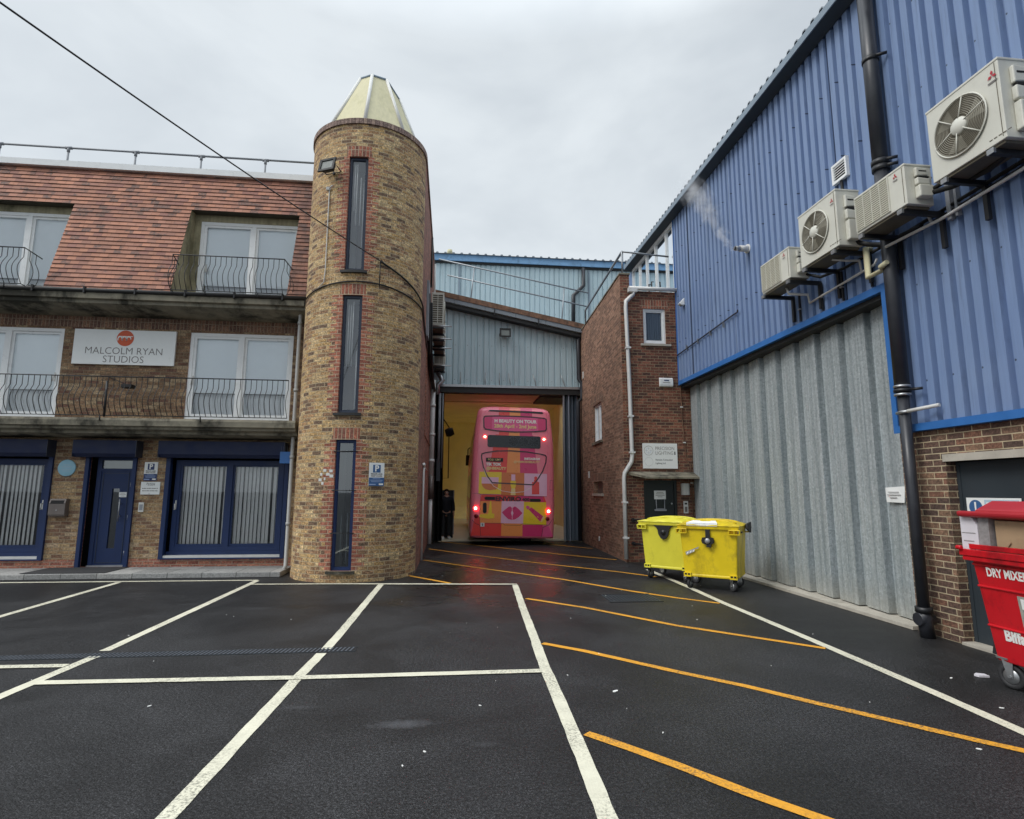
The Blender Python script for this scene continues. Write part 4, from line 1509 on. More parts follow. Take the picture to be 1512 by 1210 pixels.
def ac_unit(label, w, h, dep, at, rz, kind, grp, big=False, side_louvre=False, arms=(), arm_len=.55, cover=True):
    """local: front faces -Y, x to the viewer's right, origin at the bottom back-left... centre of base"""
    t = thing('air_conditioner', label, 'air conditioner', at, rz, grp)
    b = MB()
    b.box(-w / 2, w / 2, 0, dep, .0, h, M['ac_white'])
    b.box(-w / 2 - .006, w / 2 + .006, -.006, dep + .006, h - .022, h + .004, M['ac_white'])
    b.box(-w / 2 + .04, w / 2 - .04, .02, dep - .02, -.03, 0, M['ac_dark'])
    b.build('casing', t, local=True, bevel=.006)
    f = -.003
    if kind == 'fan':
        r = h * .36
        cx, cz = -w / 2 + r + .075 * h / .8, h * .5
        b = MB()
        b.lathe([(.0001, -.0045), (r, -.0045)], (cx, 0, cz), (0, 1, 0), M['ac_dark'], 40, smooth=False)
        for k in range(3):      # fan blades behind the guard
            a = k * 2.094 + .4
            pts = [(cx + rr * r * math.cos(a + dd), -.0055 - .001 * k, cz + rr * r * math.sin(a + dd)) for rr, dd in ((.2, 0), (.55, .25), (.92, .35), (.92, -.5), (.55, -.45), (.25, -.4))]
            b.face(pts, M['ac_grille'])
        b.build('fan', t, local=True)
        b = MB()
        rings = 11
        for k in range(rings):
            rr = r * (.34 + .66 * (k + 1) / rings)
            b.tube([(cx + rr * math.cos(i * math.pi / 18), -.016 - .012 * (1 - (rr / r) ** 2), cz + rr * math.sin(i * math.pi / 18)) for i in range(36)], .0032 if k < rings - 1 else .010, M['ac_grille'] if k < rings - 1 else M['ac_white'], 4, closed=True)
        for k in range(6):
            a = k * math.pi / 3 + .3
            b.tube([(cx + .25 * r * math.cos(a), -.034, cz + .25 * r * math.sin(a)), (cx + r * math.cos(a), -.018, cz + r * math.sin(a))], .006, M['ac_white'], 5)
        b.lathe([(.0001, .040), (r * .27, .036), (r * .31, .02), (r * .31, .0)], (cx, 0, cz), (0, -1, 0), M['ac_white'], 24)
        b.build('fan_guard', t, local=True)
        lx = cx + r + (w / 2 - cx - r) * .55
    else:
        b = MB()
        x0, x1 = -w / 2 + .02, w / 2 - w * .30
        n = 16
        for k in range(n):
            z = .03 + (h - .06) * k / n
            dz = (h - .06) / n
            b.face([(x0, -.014, z), (x1, -.014, z), (x1, -.003, z + dz * .75), (x0, -.003, z + dz * .75)], M['ac_fin'])
            b.face([(x0, -.003, z + dz * .75), (x1, -.003, z + dz * .75), (x1, -.014, z + dz), (x0, -.014, z + dz)], M['ac_white'])
        for x in [x0 + (x1 - x0) * i / 4 for i in range(5)]:
            b.box(x - .004, x + .004, -.018, -.002, .03, h - .03, M['ac_white'])
        b.build('louvre_panel', t, local=True)
        lx = x1 + (w / 2 - x1) * .45
    if kind == 'fan' or True:
        b = MB()
        P = lambda x, z: (x, -.0075, z)
        s = .05 if big else .035
        diamonds(b, P, (lx, h * .83), s)
        b.box(lx - s * .9, lx + s * .9, -.0072, -.0068, h * .83 - s * 1.5, h * .83 - s * 1.2, M['grey_ink'])
        b.build('maker_mark', t, local=True)
        b = MB()
        b.box(w / 2 - .035, w / 2 - .031, -.0045, .0, .03, h - .03, M['ac_dark'])
        if kind == 'fan':
            for k in range(5):
                b.box(lx - .10 + k * .045, lx - .07 + k * .045, -.004, 0, .055, .062, M['ac_dark'])
        b.build('panel_seam', t, local=True)
    if side_louvre:
        b = MB()
        b.box(-w / 2 - .004, -w / 2 - .002, .03, dep - .03, .05, h - .05, M['ac_dark'])
        n = 14
        for k in range(n):
            z = .05 + (h - .1) * k / (n - 1)
            b.box(-w / 2 - .014, -w / 2 - .005, .03, dep - .03, z - .006, z + .006, M['ac_white'])
        b.box(-w / 2 - .016, -w / 2 - .005, dep / 2 - .008, dep / 2 + .008, .05, h - .05, M['ac_white'])
        b.build('side_louvre', t, local=True)
    if cover:
        b = MB()
        x = w / 2
        b.prism([(.10, .06), (.24, .06), (.27, .10), (.27, h * .42), (.10, h * .42)], x + .002, x + .075, M['ac_white'])
        b.prism([(.10, h * .45), (.25, h * .45), (.25, h * .60), (.10, h * .62)], x + .002, x + .055, M['ac_white'])
        b.prism([(.10, h * .66), (.24, h * .68), (.24, h * .86), (.10, h * .88)], x + .002, x + .045, M['ac_white'])
        b.build('valve_cover', t, local=True, bevel=.012)
        b = MB()
        b.box(x + .01, x + .047, .13, .22, h * .775, h * .80, M['dark'])
        b.box(x + .01, x + .05, .12, .24, h * .615, h * .655, M['dark'])
        b.build('hand_slot', t, local=True)
    for ax in arms:
        b = MB()
        b.box(ax - .022, ax + .022, -.02, arm_len, -.085, -.031, M['black_iron'])
        b.box(ax - .022, ax + .022, arm_len - .04, arm_len, -.45, -.085, M['black_iron'])
        b.box(ax - .035, ax + .035, -.03, -.005, -.08, -.03, M['zinc'])
        b.build('wall_bracket', t, local=True)
    return t


g = 'air conditioning units on the blue wall'
ac_unit('largest cream condenser with round fan, highest of those on blue wall', .79, .80, .34, (4.95, 4.565, 4.79), R(-90), 'fan', g, True, arms=(-.25, .25), arm_len=.45)
ac_unit('low louvred condenser between the black downpipe and the largest fan unit', .77, .47, .32, (4.90, 5.635, 4.72), R(-90), 'louvre', g, arms=(-.3, .3), arm_len=.5)
ac_unit('cream condenser with round fan between the two low louvred units', .79, .77, .33, (4.90, 6.735, 4.74), R(-90), 'fan', g, arms=(-.3, .3), arm_len=.5)
ac_unit('small louvred condenser closest to the white boiler flue', .75, .47, .30, (4.90, 7.77, 4.72), R(-90), 'louvre', g, arms=(-.33, .33), arm_len=.5)
g2 = 'condensers stacked along the red flank wall'
spec = [('pale slatted condenser at the top of the red flank wall stack', 14.45, 5.93, .88), ('second condenser along the red flank wall, seen from below', 15.45, 5.85, .6), ('third condenser along the red flank wall', 16.3, 5.80, .6), ('farthest condenser on the red flank wall above the pipe elbow', 17.15, 5.45, .5)]
for lab, y, z, h in spec:
    # front faces +X (into the lane): rz = +90
    ac_unit(lab, .8, h, .32, (XF + .40, y + .42, z), R(90), 'fan', g2, side_louvre=True, arms=(-.35, .35), arm_len=.38, cover=False)
for y, z in ((14.35, 5.86), (15.3, 5.78), (16.1, 5.72), (17.0, 5.40)):
    mb = MB()
    mb.tube([(XF, y, z), (XF + .62, y, z)], .018, M['zinc'], 6)
    mb.build('support_rod', tw)
mb = MB()
mb.tube([(XF + .2, 17.6, 5.3), (XF + .35, 17.6, 5.05), (XF + .2, 17.6, 4.9), (XF + .2, 17.6, 4.6)], .07, M['zinc'], 10)
mb.build('vent_elbow', tw)

# ================================================================ BUS GARAGE between tower flank and annex
YG = 18.0
gh = thing('bus_garage', 'pale blue corrugated garage with open doorway and ochre interior behind the bus', 'building', (2, YG, 0))


def mg(u, v, d):
    return (u, YG + d, v)


def slope_z(x):
    return 7.66 + (x + .2) * (6.78 - 7.66) / 4.44


mb = MB()
corr(mb, mg, -.67, 4.40, 4.93, slope_z, M['teal_sheet'], pitch=.2, dep=.03, prof=((0, 0), (.12, 1), (.22, 1), (.34, 0), (1.0, 0)))
mb.build('front_cladding', gh)
mb = MB()
mb.box(-.55, 4.36, YG - .10, YG - .01, 4.92, 5.0, M['zinc'])
mb.box(-.55, 4.36, YG - .06, YG + .25, 4.74, 4.92, M['gutter_dark'])
mb.build('door_head_flashing', gh)
for x, dx in ((.25, .0), (1.05, 0), (1.52, 0), (1.82, .06), (2.62, .12), (3.55, .16)):
    mb = MB()
    mb.tube([(x + dx, YG - .05, 4.98), (x, YG - .03, 5.42)], .012, M['zinc'], 5)
    mb.build('flashing_stay', gh)


def sl(x, z):
    return z + (x + .17) * (-.20)


mb = MB()
for (dz0, dz1, y0, y1, m) in ((7.80, 7.97, YG - .36, YG - .30, M['rust']), (7.66, 7.795, YG - .34, YG - .29, M['roof_sheet']), (7.52, 7.655, YG - .28, YG - .02, M['gutter_dark'])):
    a, b = -.67, 4.45
    mb.hexa([(a, y0, sl(a, dz0)), (b, y0, sl(b, dz0)), (b, y1, sl(b, dz0)), (a, y1, sl(a, dz0)), (a, y0, sl(a, dz1)), (b, y0, sl(b, dz1)), (b, y1, sl(b, dz1)), (a, y1, sl(a, dz1))], m)
for x in (1.3, 2.75):
    mb.box(x, x + .03, YG - .37, YG - .29, sl(x, 7.56), sl(x, 7.80), M['black_iron'])
a, b = -.67, 4.45
mb.face([(a, YG - .33, sl(a, 7.96)), (b, YG - .33, sl(b, 7.96)), (b, 21.5, sl(b, 8.2)), (a, 21.5, sl(a, 8.2))], M['roof_sheet'])
mb.face([(a, YG - .29, sl(a, 7.53)), (b, YG - .29, sl(b, 7.53)), (b, YG, sl(b, 7.53)), (a, YG, sl(a, 7.53))], M['gutter_dark'])
mb.build('lean_to_roof', gh)
mb = MB()


def rl_(x, z, dz):
    return z - (x + .55) * (.98 / 5.17) + dz


for dz in (0, -.50):
    mb.tube([(-.55 if dz == 0 else -.25, 18.3, rl_(-.55 if dz == 0 else -.25, 9.38, dz)), (4.62, 18.3, rl_(4.62, 9.38, dz))], .026, M['steel_rail'], 8)
for x in (.66, 3.77):
    mb.tube([(x - .12, 18.25, sl(x, 8.0)), (x, 18.3, rl_(x, 9.38, 0))], .022, M['steel_rail'], 8)
    mb.box(x - .17, x - .06, 18.2, 18.3, sl(x, 7.98), sl(x, 8.10), M['white_metal'])
mb.build('roof_guardrail', gh)

YH = 21.5


def mh(u, v, d):
    return (u, YH + d, v)


def hz(x):
    return 10.66 + 0 * x


mb = MB()
corr(mb, mh, -1.6, 9.0, 7.2, 10.66, M['teal_sheet'], pitch=.2, dep=.03, prof=((0, 0), (.12, 1), (.22, 1), (.34, 0), (1.0, 0)))
mb.build('upper_cladding', gh)
mb = MB()
mb.box(-1.6, 9.0, YH - .12, YH - .06, 10.66, 10.92, M['sky_trim'])
mb.box(-1.6, 9.0, YH - .06, YH - .005, 10.58, 10.70, M['gutter_dark'])
mb.build('upper_fascia', gh)
mb = MB()
mb.prism([(-1.6 + (k + f) * .32, 10.93 + dz) for k in range(33) for f, dz in ((0, 0), (.62, 0), (.7, .05), (.92, .05))] + [(9.0, 10.925), (-1.6, 10.92)], YH - .18, YH + 1.0, M['roof_sheet'], 'y')
for (xa, xb, ya, yb) in ((-1.6, -.9, YH + 1, 33.4), (5.2, 9.0, YH + 1, 33.4), (-.9, 5.2, 32.4, 33.4)):  # roof strips around an unseen opening, added to daylight the hall
    mb.box(xa, xb, ya, yb, 10.92, 10.98, M['roof_sheet'])
ur = mb.build('upper_roof', gh)
mb = MB()
mb.face([(-.9, YH + 1, 10.95), (5.2, YH + 1, 10.95), (5.2, 32.4, 10.95), (-.9, 32.4, 10.95)], M['glass_shop'])  # unseen glazing, added so daylight reaches the interior below
for k in range(7):
    mb.box(-.9, 5.2, YH + 1 + k * 1.56, YH + 1.05 + k * 1.56, 10.96, 11.02, M['white_metal'])
mb.build('added_roof_light', ur)
mb = MB()
mb.tube([(5.2, YH - .1, 10.6), (5.2, YH - .1, 9.85), (4.78, YH - .1, 9.42), (4.76, YH - .1, 8.1)], .075, M['black_pipe'], 10)
mb.build('rainwater_pipe', gh)
for a in (.15, 5.42):
    mb = MB()
    mb.box(a, a + .06, YH - .035, YH - .005, 8.2, 10.55, M['slate_trim'])
    mb.build('corner_trim', gh)
mb = MB()
mb.lathe([(.0001, .52), (.10, .50), (.115, .36), (.085, .34), (.085, 0)], (-.22, 22.2, 10.95), (0, 0, 1), M['cream'], 16)
mb.build('roof_vent', gh)
mb = MB()      # inside: walls, ceiling, floor
hw = M['hall_wall']
mb.box(-.72, -.60, 18.25, 33.2, 0, 5.6, hw)
mb.box(4.95, 5.05, 18.25, 33.2, 0, 5.6, hw)
mb.box(-.72, 5.05, 33.2, 33.4, 0, 5.6, hw)
mb.prism([(33.2, .06), (31.9, .06), (32.35, .14), (32.75, .34), (33.02, .68), (33.15, 1.1), (33.2, 1.5)], -.60, 4.95, hw, 'x')
mb.build('studio_walls', gh)
mb = MB()
for (xa, xb, ya, yb) in ((-.72, 5.05, 18.25, 20.6), (-.72, -.4, 20.76, 25.2), (4.8, 5.05, 20.76, 25.2), (-.72, 5.05, 25.2, 27.6), (-.72, 1.5, 27.6, 32.8), (3.7, 5.05, 27.6, 32.8), (-.72, 5.05, 32.8, 33.4)):  # gaps between these panels are added, out of view, to brighten the interior
    mb.box(xa, xb, ya, yb, 5.6, 5.75, hw)
mb.box(-.60, 4.95, 18.3, 20.58, 4.88, 5.0, hw)
mb.box(-.60, 4.95, 20.60, 20.75, 4.84, 5.595, hw)
mb.box(3.0, 4.9, 18.9, 20.5, 4.80, 4.875, M['gutter_dark'])
mb.build('studio_ceiling', gh)
mb = MB()
mb.box(-.72, 5.05, 18.45, 33.2, 0, .05, M['hall_floor'])
mb.build('studio_floor', gh)
mb = MB()
mb.box(-1.6, -1.45, 21.6, 33.4, 0, 10.9, M['teal_sheet'])
mb.box(8.85, 9.0, 21.6, 33.4, 0, 10.9, M['teal_sheet'])
mb.box(-1.6, 9.0, 33.42, 33.5, 0, 10.9, M['teal_sheet'])
mb.box(-.60, 4.9, 18.05, 18.2, 5.03, 6.5, M['dark'])
mb.build('outer_shell', gh)
# folded door leaves each side
mb = MB()
n = 7
for k in range(n):
    x = 3.66 + k * .075
    y = YG + .04 if k % 2 == 0 else YG + .34
    y2 = YG + .34 if k % 2 == 0 else YG + .04
    mb.face([(x, y, .03), (x + .075, y2, .03), (x + .075, y2, 4.76), (x, y, 4.76)], M['door_stack'])
mb.box(3.62, 3.67, YG - .02, YG + .06, .03, 4.76, M['grey_rail'])
mb.box(3.80, 3.83, YG - .02, YG + .03, .03, 4.76, M['door_stack'])
mb.build('folded_door', gh, label='grey folded door leaves stacked right of the bus')
mb = MB()
for k in range(5):
    x = -.58 + k * .065
    mb.face([(x, YG + (.04 if k % 2 else .34), .03), (x + .065, YG + (.34 if k % 2 else .04), .03), (x + .065, YG + (.34 if k % 2 else .04), 4.76), (x, YG + (.04 if k % 2 else .34), 4.76)], M['gutter_dark'])
mb.tube([(-.40, YG - .03, 4.7), (-.40, YG - .03, 2.5)], .045, M['grey_rail'], 8)
mb.tube([(-.30, YG - .03, 4.7), (-.30, YG - .03, 2.3)], .02, M['grey_rail'], 8)
mb.box(-.46, -.34, YG - .06, YG + .02, 1.9, 2.6, M['black_pipe'])
mb.build('folded_door', gh, label='dark folded door leaves beside the tower flank')
mb = MB()      # black rainwater pipe in the corner by the annex
mb.tube([(4.30, YG - .2, 6.75), (4.13, YG - .16, 6.6), (4.13, YG - .16, 5.25), (4.22, YG - .22, 5.1), (4.22, YG - .22, 4.6), (4.10, YG - .16, 4.5), (4.10, YG - .16, .05)], .065, M['black_pipe'], 10)
mb.tube([(4.30, YG - .3, 5.2), (4.30, YG - .3, 4.8)], .10, M['black_iron'], 10)
mb.build('corner_downpipe', gh)
floodlight('floodlight', 'small black floodlight on the pale blue cladding above the doorway', (1.68, YG - .02, 6.72), 0, R(-8), 1.05)
t = thing('flight_case', 'tall black equipment case standing just inside the doorway behind the person', 'case', (-.12, 19.4, .05))
mb = MB()
mb.box(-.42, .12, 19.2, 19.75, .16, 1.62, M['black_plastic'])
mb.box(-.40, .10, 19.22, 19.7, .05, .16, M['rubber'])
mb.build('body', t, bevel=.015)
mb = MB()
for x in (-.42, .10):
    mb.box(x - .004, x + .026, 19.19, 19.2, .16, 1.62, M['grey_rail'])
mb.build('edge_trim', t)
t = thing('wall_bracket_frame', 'dark hoist frame hanging on the ochre wall above the black case', 'hoist', (-.3, 20.6, 2))
mb = MB()
mb.tube([(-.58, 20.6, 4.6), (-.1, 20.6, 3.9), (-.1, 20.6, 3.6)], .02, M['black_iron'], 6)
mb.tube([(-.1, 20.6, 3.6), (-.1, 20.6, 2.05), (-.34, 20.6, 2.05), (-.34, 20.6, 4.2)], .018, M['black_iron'], 6)
mb.build('frame', t)
mb = MB()
mb.lathe([(.0001, -.15), (.13, -.15), (.17, 0), (.13, .15), (.0001, .15)], (-.08, 20.6, 3.72), (1, 0, .3), M['black_plastic'], 10)
mb.build('motor', t)

# ================================================================ BRICK ANNEX (right of the lane)
YA = 12.8
XA = 4.02
an = thing('brick_annex', 'narrow two storey red brick annex with white downpipe and small windows', 'building', (4.7, YA, 0))
dirv = Vector((.20, 5.2, 0)).normalized()


def maf(u, v, d):
    return (u, YA + d, v)


def mas(u, v, d):      # side wall, u = metres back from the corner
    return (XA + dirv.x * u + d * dirv.y, YA + dirv.y * u - d * dirv.x, v)


def annex_mat(u, v):
    if 6.02 + .0 < v < 6.24 and 4.50 < u < 5.22:
        return M['brick_soldier']
    return M['brick_annex']


def annex_side_mat(u, v):
    if 2.0 < u < 3.7 and (4.1 < v < 4.32 or 1.90 < v < 2.10):
        return M['brick_soldier_dark']
    return M['brick_annex_side']


mb = MB()
wall(mb, maf, XA, 5.85, 0, 6.46, annex_mat, [(4.58, 5.14, 5.14, 6.02, .09), (4.47, 5.27, .0, 1.86, .12)], uc=(4.5, 5.22), vc=(6.24,))
mb.build('front_wall', an)
mb = MB()
wall(mb, mas, 0, 5.35, 0, 6.86, annex_side_mat, [(2.25, 3.30, 3.0, 4.08, .12), (2.25, 3.40, 1.54, 1.87, .12)], uc=(2.0, 3.7), vc=(4.32, 2.1))
mb.face([maf(XA, 6.46, 0), maf(XA + .23, 6.46, 0), maf(XA + .23, 6.86, 0), maf(XA, 6.86, 0)], M['brick_annex'], [(XA, 6.46), (XA + .23, 6.46), (XA + .23, 6.86), (XA, 6.86)])
mb.face([mas(0, 6.46, .23), mas(5.35, 6.46, .23), mas(5.35, 6.86, .23), mas(0, 6.86, .23)], M['brick_annex_side'])
mb.build('side_wall', an)
mb = MB()
slab(mb, mas, -.02, 5.35, 6.862, 6.90, -.02, .25, M['concrete'])
mb.build('parapet_coping', an)
mb = MB()
mb.box(4.26, 5.9, YA + .02, 18.0, 6.40, 6.455, M['gutter_dark'])
mb.box(4.3, 5.85, YA + .6, YA + .65, 0, 6.3, M['dark'])
mb.build('roof_terrace', an)
mb = MB()
mb.tube([(4.22, YA - .07, 6.50), (5.58, YA - .07, 6.50)], .05, M['white_pipe'], 10)
mb.box(4.2, 4.42, YA - .12, YA - .02, 6.40, 6.50, M['white_pipe'])
mb.build('gutter', an)
mb = MB()
pth = [(4.34, YA - .07, 6.46), (4.32, YA - .07, 6.34), (4.14, YA - .07, 6.16), (4.13, YA - .07, 6.0), (4.17, YA - .07, 4.2), (4.19, YA - .07, 2.42), (4.17, YA - .07, 2.28), (4.00, YA - .07, 2.02), (3.98, YA - .07, 1.9), (3.99, YA - .07, .08)]
mb.tube(pth, .05, M['white_pipe'], 4)
for z, x in ((5.0, 4.155), (3.35, 4.18), (2.5, 4.19), (1.35, 3.985), (.55, 3.99)):
    mb.box(x - .06, x + .06, YA - .13, YA - .01, z - .02, z + .02, M['white_pipe'])
mb.build('downpipe', an)
o = window(an, maf, 4.58, 5.14, 5.14, 6.02, .03, fw=.05, inner=.03, blind=('vertical', M['dark']), lab='small white window with dark vertical blinds high on the annex front', gm=M['glass_dark'])
mb = MB()
slab(mb, maf, 4.50, 5.25, 5.085, 5.137, -.04, .05, M['concrete_pale'])
mb.build('sill', o)
o = window(an, mas, 2.25, 3.30, 3.0, 4.08, .05, [2.77], fw=.05, inner=.03, blind=('roller', 3.05), lab='white framed window high in the annex side wall')
mb = MB()
slab(mb, mas, 2.15, 3.40, 2.93, 2.997, -.04, .05, M['concrete'])
mb.build('sill', o)
mb = MB()
slab(mb, mas, 2.15, 3.50, 1.47, 1.538, -.04, .05, M['concrete_pale'])
mb.face([mas(2.25, 1.54, .118), mas(3.40, 1.54, .118), mas(3.40, 1.87, .118), mas(2.25, 1.87, .118)], M['post_metal'])
mb.build('blocked_vent_opening', an)
# door with canopy
mb = MB()
slab(mb, maf, 4.47, 4.53, 0, 1.86, .02, .10, M['green_black'])
slab(mb, maf, 5.21, 5.27, 0, 1.86, .02, .10, M['green_black'])
slab(mb, maf, 4.53, 5.21, 1.80, 1.86, .021, .10, M['green_black'])
mb.build('door_frame', an)
mb = MB()
slab(mb, maf, 4.532, 5.208, .02, 1.798, .05, .09, M['green_black'])
dr = mb.build('annex_door', an)
mb = MB()
slab(mb, maf, 4.73, 5.01, 1.42, 1.62, .042, .049, M['sign_white'])
for k, w in enumerate((.16, .2, .22, .12)):
    slab(mb, maf, 4.87 - w / 2, 4.87 + w / 2, 1.575 - k * .035, 1.585 - k * .035, .040, .0415, M['grey_ink'])
mb.build('door_notice', dr)
mb = MB()
mb.tube([maf(4.77, 1.42, .03), maf(4.77, 1.2, .03), maf(4.97, 1.2, .03), maf(4.97, 1.42, .03)], .012, M['grey_rail'], 6)
mb.box(4.73, 5.01, YA + .02, YA + .05, 1.15, 1.19, M['grey_rail'])
mb.tube([maf(5.14, 1.32, .02), maf(5.14, 1.32, .05)], .02, M['zinc'], 8)
mb.build('door_fitting', dr)
mb = MB()
mb.prism([(YA - .003, 2.06), (YA - .45, 1.93), (YA - .45, 1.89), (YA - .003, 1.99)], 4.38, 5.80, M['concrete'])
mb.hexa([(4.10, YA - .003, 1.99), (4.38, YA - .45, 1.89), (4.38, YA - .003, 1.99), (4.10, YA - .002, 1.99), (4.08, YA - .003, 2.06), (4.38, YA - .45, 1.93), (4.38, YA - .003, 2.06), (4.08, YA - .002, 2.06)], M['concrete'])
mb.build('door_canopy', an)
mb = MB()
mb.tube([mas(4.7, 6.93, .1), mas(4.7, 7.5, .1), mas(.1, 7.5, .1), mas(.1, 6.9, .1)], .024, M['steel_rail'], 8)
mb.tube([mas(.1, 7.5, .1), (5.40, YA + .3, 7.52)], .024, M['steel_rail'], 8)
mb.build('terrace_guardrail', an)
mb = MB()
for k in range(7):
    x = 5.0
rust_x = [(5.40, 6.4), (5.44, 4.9), (5.46, 3.3), (5.52, 2.35), (5.62, 2.2), (5.64, .9)]
mb.tube([(x, YA - .015, z) for x, z in rust_x], .012, M['rust'], 6)
for z, x in ((4.4, 5.45), (3.6, 5.455), (2.75, 5.49), (1.8, 5.63)):
    mb.box(x - .03, x + .03, YA - .035, YA - .003, z - .015, z + .015, M['white_metal'])
mb.build('wall_cable', an)
mb = MB()
slab(mb, mas, 4.6, 4.7, 5.2, 5.42, -.03, -.003, M['white_metal'])
slab(mb, mas, 3.9, 4.0, 2.0, 2.2, -.04, -.003, M['white_metal'])
slab(mb, mas, 2.7, 2.76, .25, .37, -.03, -.003, M['white_metal'])
mb.build('wall_socket', an)

t = thing('lighting_sign', 'white board with thin grey circle emblem above the annex door canopy', 'sign', (4.88, YA, 2.13))
mb = MB()
slab(mb, maf, 4.46, 5.30, 2.13, 2.72, -.035, -.004, M['sign_white'])
mb.build('board', t, bevel=.003)
mb = MB()
rv, uv_ = (1, 0, 0), (0, 0, 1)
mb.text('PRECISION', .115, maf(4.76, 2.60, -.0375), rv, uv_, M['grey_ink'], 'LEFT', bold=-.0012, sx=.84)
mb.text('LIGHTING', .115, maf(4.76, 2.49, -.0375), rv, uv_, M['grey_ink'], 'LEFT', bold=-.0012, sx=.84)
slab(mb, maf, 5.225, 5.25, 2.455, 2.53, -.0375, -.0355, M['black_ink'])
mb.text('Remote Controlled', .058, maf(4.76, 2.335, -.0375), rv, uv_, M['black_ink'], 'LEFT', sx=.9)
mb.text('Lighting Ltd', .058, maf(4.76, 2.255, -.0375), rv, uv_, M['black_ink'], 'LEFT', sx=.9)
mb.build('lettering', t)
mb = MB()
for (cz, r, w, m) in ((2.55, .108, .003, M['grey_ink']), (2.55, .060, .002, M['pale_ink']), (2.29, .100, .0015, M['paper_grey'])):
    mb.tube([maf(4.60 + r * math.cos(i * math.pi / 20), cz + r * math.sin(i * math.pi / 20), -.036) for i in range(40)], w, m, 4, closed=True)
for a in (0, math.pi / 2, math.pi, math.pi * 1.5):
    mb.tube([maf(4.60 + .02 * math.cos(a), 2.55 + .02 * math.sin(a), -.036), maf(4.60 + .075 * math.cos(a), 2.55 + .075 * math.sin(a), -.036)], .0016, M['grey_ink'], 4)
mb.build('emblem', t)
t = thing('alarm_box', 'white alarm sounder box on the annex brick below the window', 'alarm', (5.09, YA, 4.08))
mb = MB()
mb.prism([(YA - .003, 4.08), (YA - .05, 4.09), (YA - .06, 4.14), (YA - .06, 4.28), (YA - .003, 4.31)], 4.92, 5.26, M['upvc'])
mb.build('case', t, bevel=.015)
mb = MB()
diam = maf(5.09, 4.20, -.062)
mb.box(5.03, 5.15, YA - .064, YA - .061, 4.22, 4.245, M['sign_navy'])
mb.box(5.0, 5.18, YA - .064, YA - .061, 4.175, 4.185, M['grey_ink'])
mb.build('marking', t)
t = thing('bulkhead_light', 'small rounded grey light on brick beside the annex door', 'light', (5.46, YA, 1.52))
mb = MB()
mb.prism([(5.36, YA - .004), (5.37, YA - .07), (5.41, YA - .11), (5.51, YA - .11), (5.55, YA - .07), (5.56, YA - .004)], 1.52, 1.79, M['white_metal'], 'z')
mb.build('cover', t, bevel=.01)
t = thing('entry_keypad', 'narrow pale door entry panel below the rounded grey light', 'intercom', (5.46, YA, 1.1))
mb = MB()
slab(mb, maf, 5.41, 5.52, 1.10, 1.38, -.02, -.003, M['white_metal'])
mb.build('plate', t)
mb = MB()
slab(mb, maf, 5.435, 5.495, 1.30, 1.34, -.024, -.0205, M['black_ink'])
slab(mb, maf, 5.435, 5.495, 1.13, 1.25, -.024, -.0205, M['grey_ink'])
mb.build('buttons', t)
t = thing('safety_barrier_bracket', 'two dark steel arms sticking out of the annex wall behind the bins', 'bracket', (4.15, YA, .5))
for z in (.95, .42):
    mb = MB()
    mb.tube([(4.18, YA - .06, z), (4.52, YA - .3, z - .02)], .022, M['black_iron'], 6)
    mb.tube([(4.18, YA - .0, z), (4.18, YA - .07, z)], .045, M['black_iron'], 8)
    mb.build('arm', t)

# ================================================================ BLUE WAREHOUSE (right)
XW = 5.42
wh = thing('blue_warehouse', 'tall blue corrugated warehouse with galvanised folding doors and brick base', 'building', (XW, 6, 0))


def mw(u, v, d):       # u = -Y so that it runs left to right as seen from the yard
    return (XW + d, -u, v)


YF, YB = -4.0, 12.78      # near and far ends of the sheeted wall
YD = 6.32                 # door / brick pier corner
mb = MB()
PR = ((0, 0), (.56, 0), (.64, 1), (.93, 1), (1.0, 0))
corr(mb, mw, -YB, -YD, lambda u: 4.20, 8.46, M['blue_sheet'], pitch=.172, dep=.062, prof=PR)
corr(mb, mw, -YD, -YF, 2.38, 8.46, M['blue_sheet'], pitch=.172, dep=.062, prof=PR)
mb.build('blue_cladding', wh)
mb = MB()
mb.box(XW - .025, XW - .012, YD, YB, 4.13, 4.225, M['blue_trim'])
mb.box(XW - .026, XW - .013, YD - .075, YD, 2.31, 4.226, M['blue_trim'])
mb.box(XW - .025, XW - .012, YF, YD - .075, 2.31, 2.395, M['blue_trim'])
mb.box(XW - .012, XW + .16, YD, YB, 4.125, 4.135, M['blue_trim'])
mb.box(XW - .011, XW + .12, YF, YD - .075, 2.305, 2.315, M['blue_trim'])
mb.box(XW - .02, XW + .03, YB - .01, YB + .012, 4.13, 8.46, M['blue_trim'])
mb.build('edge_flashing', wh)
mb = MB()       # folding door: overlapping galvanised leaves


def mr_(u, v, d):
    return (5.75 - d, -u, v)


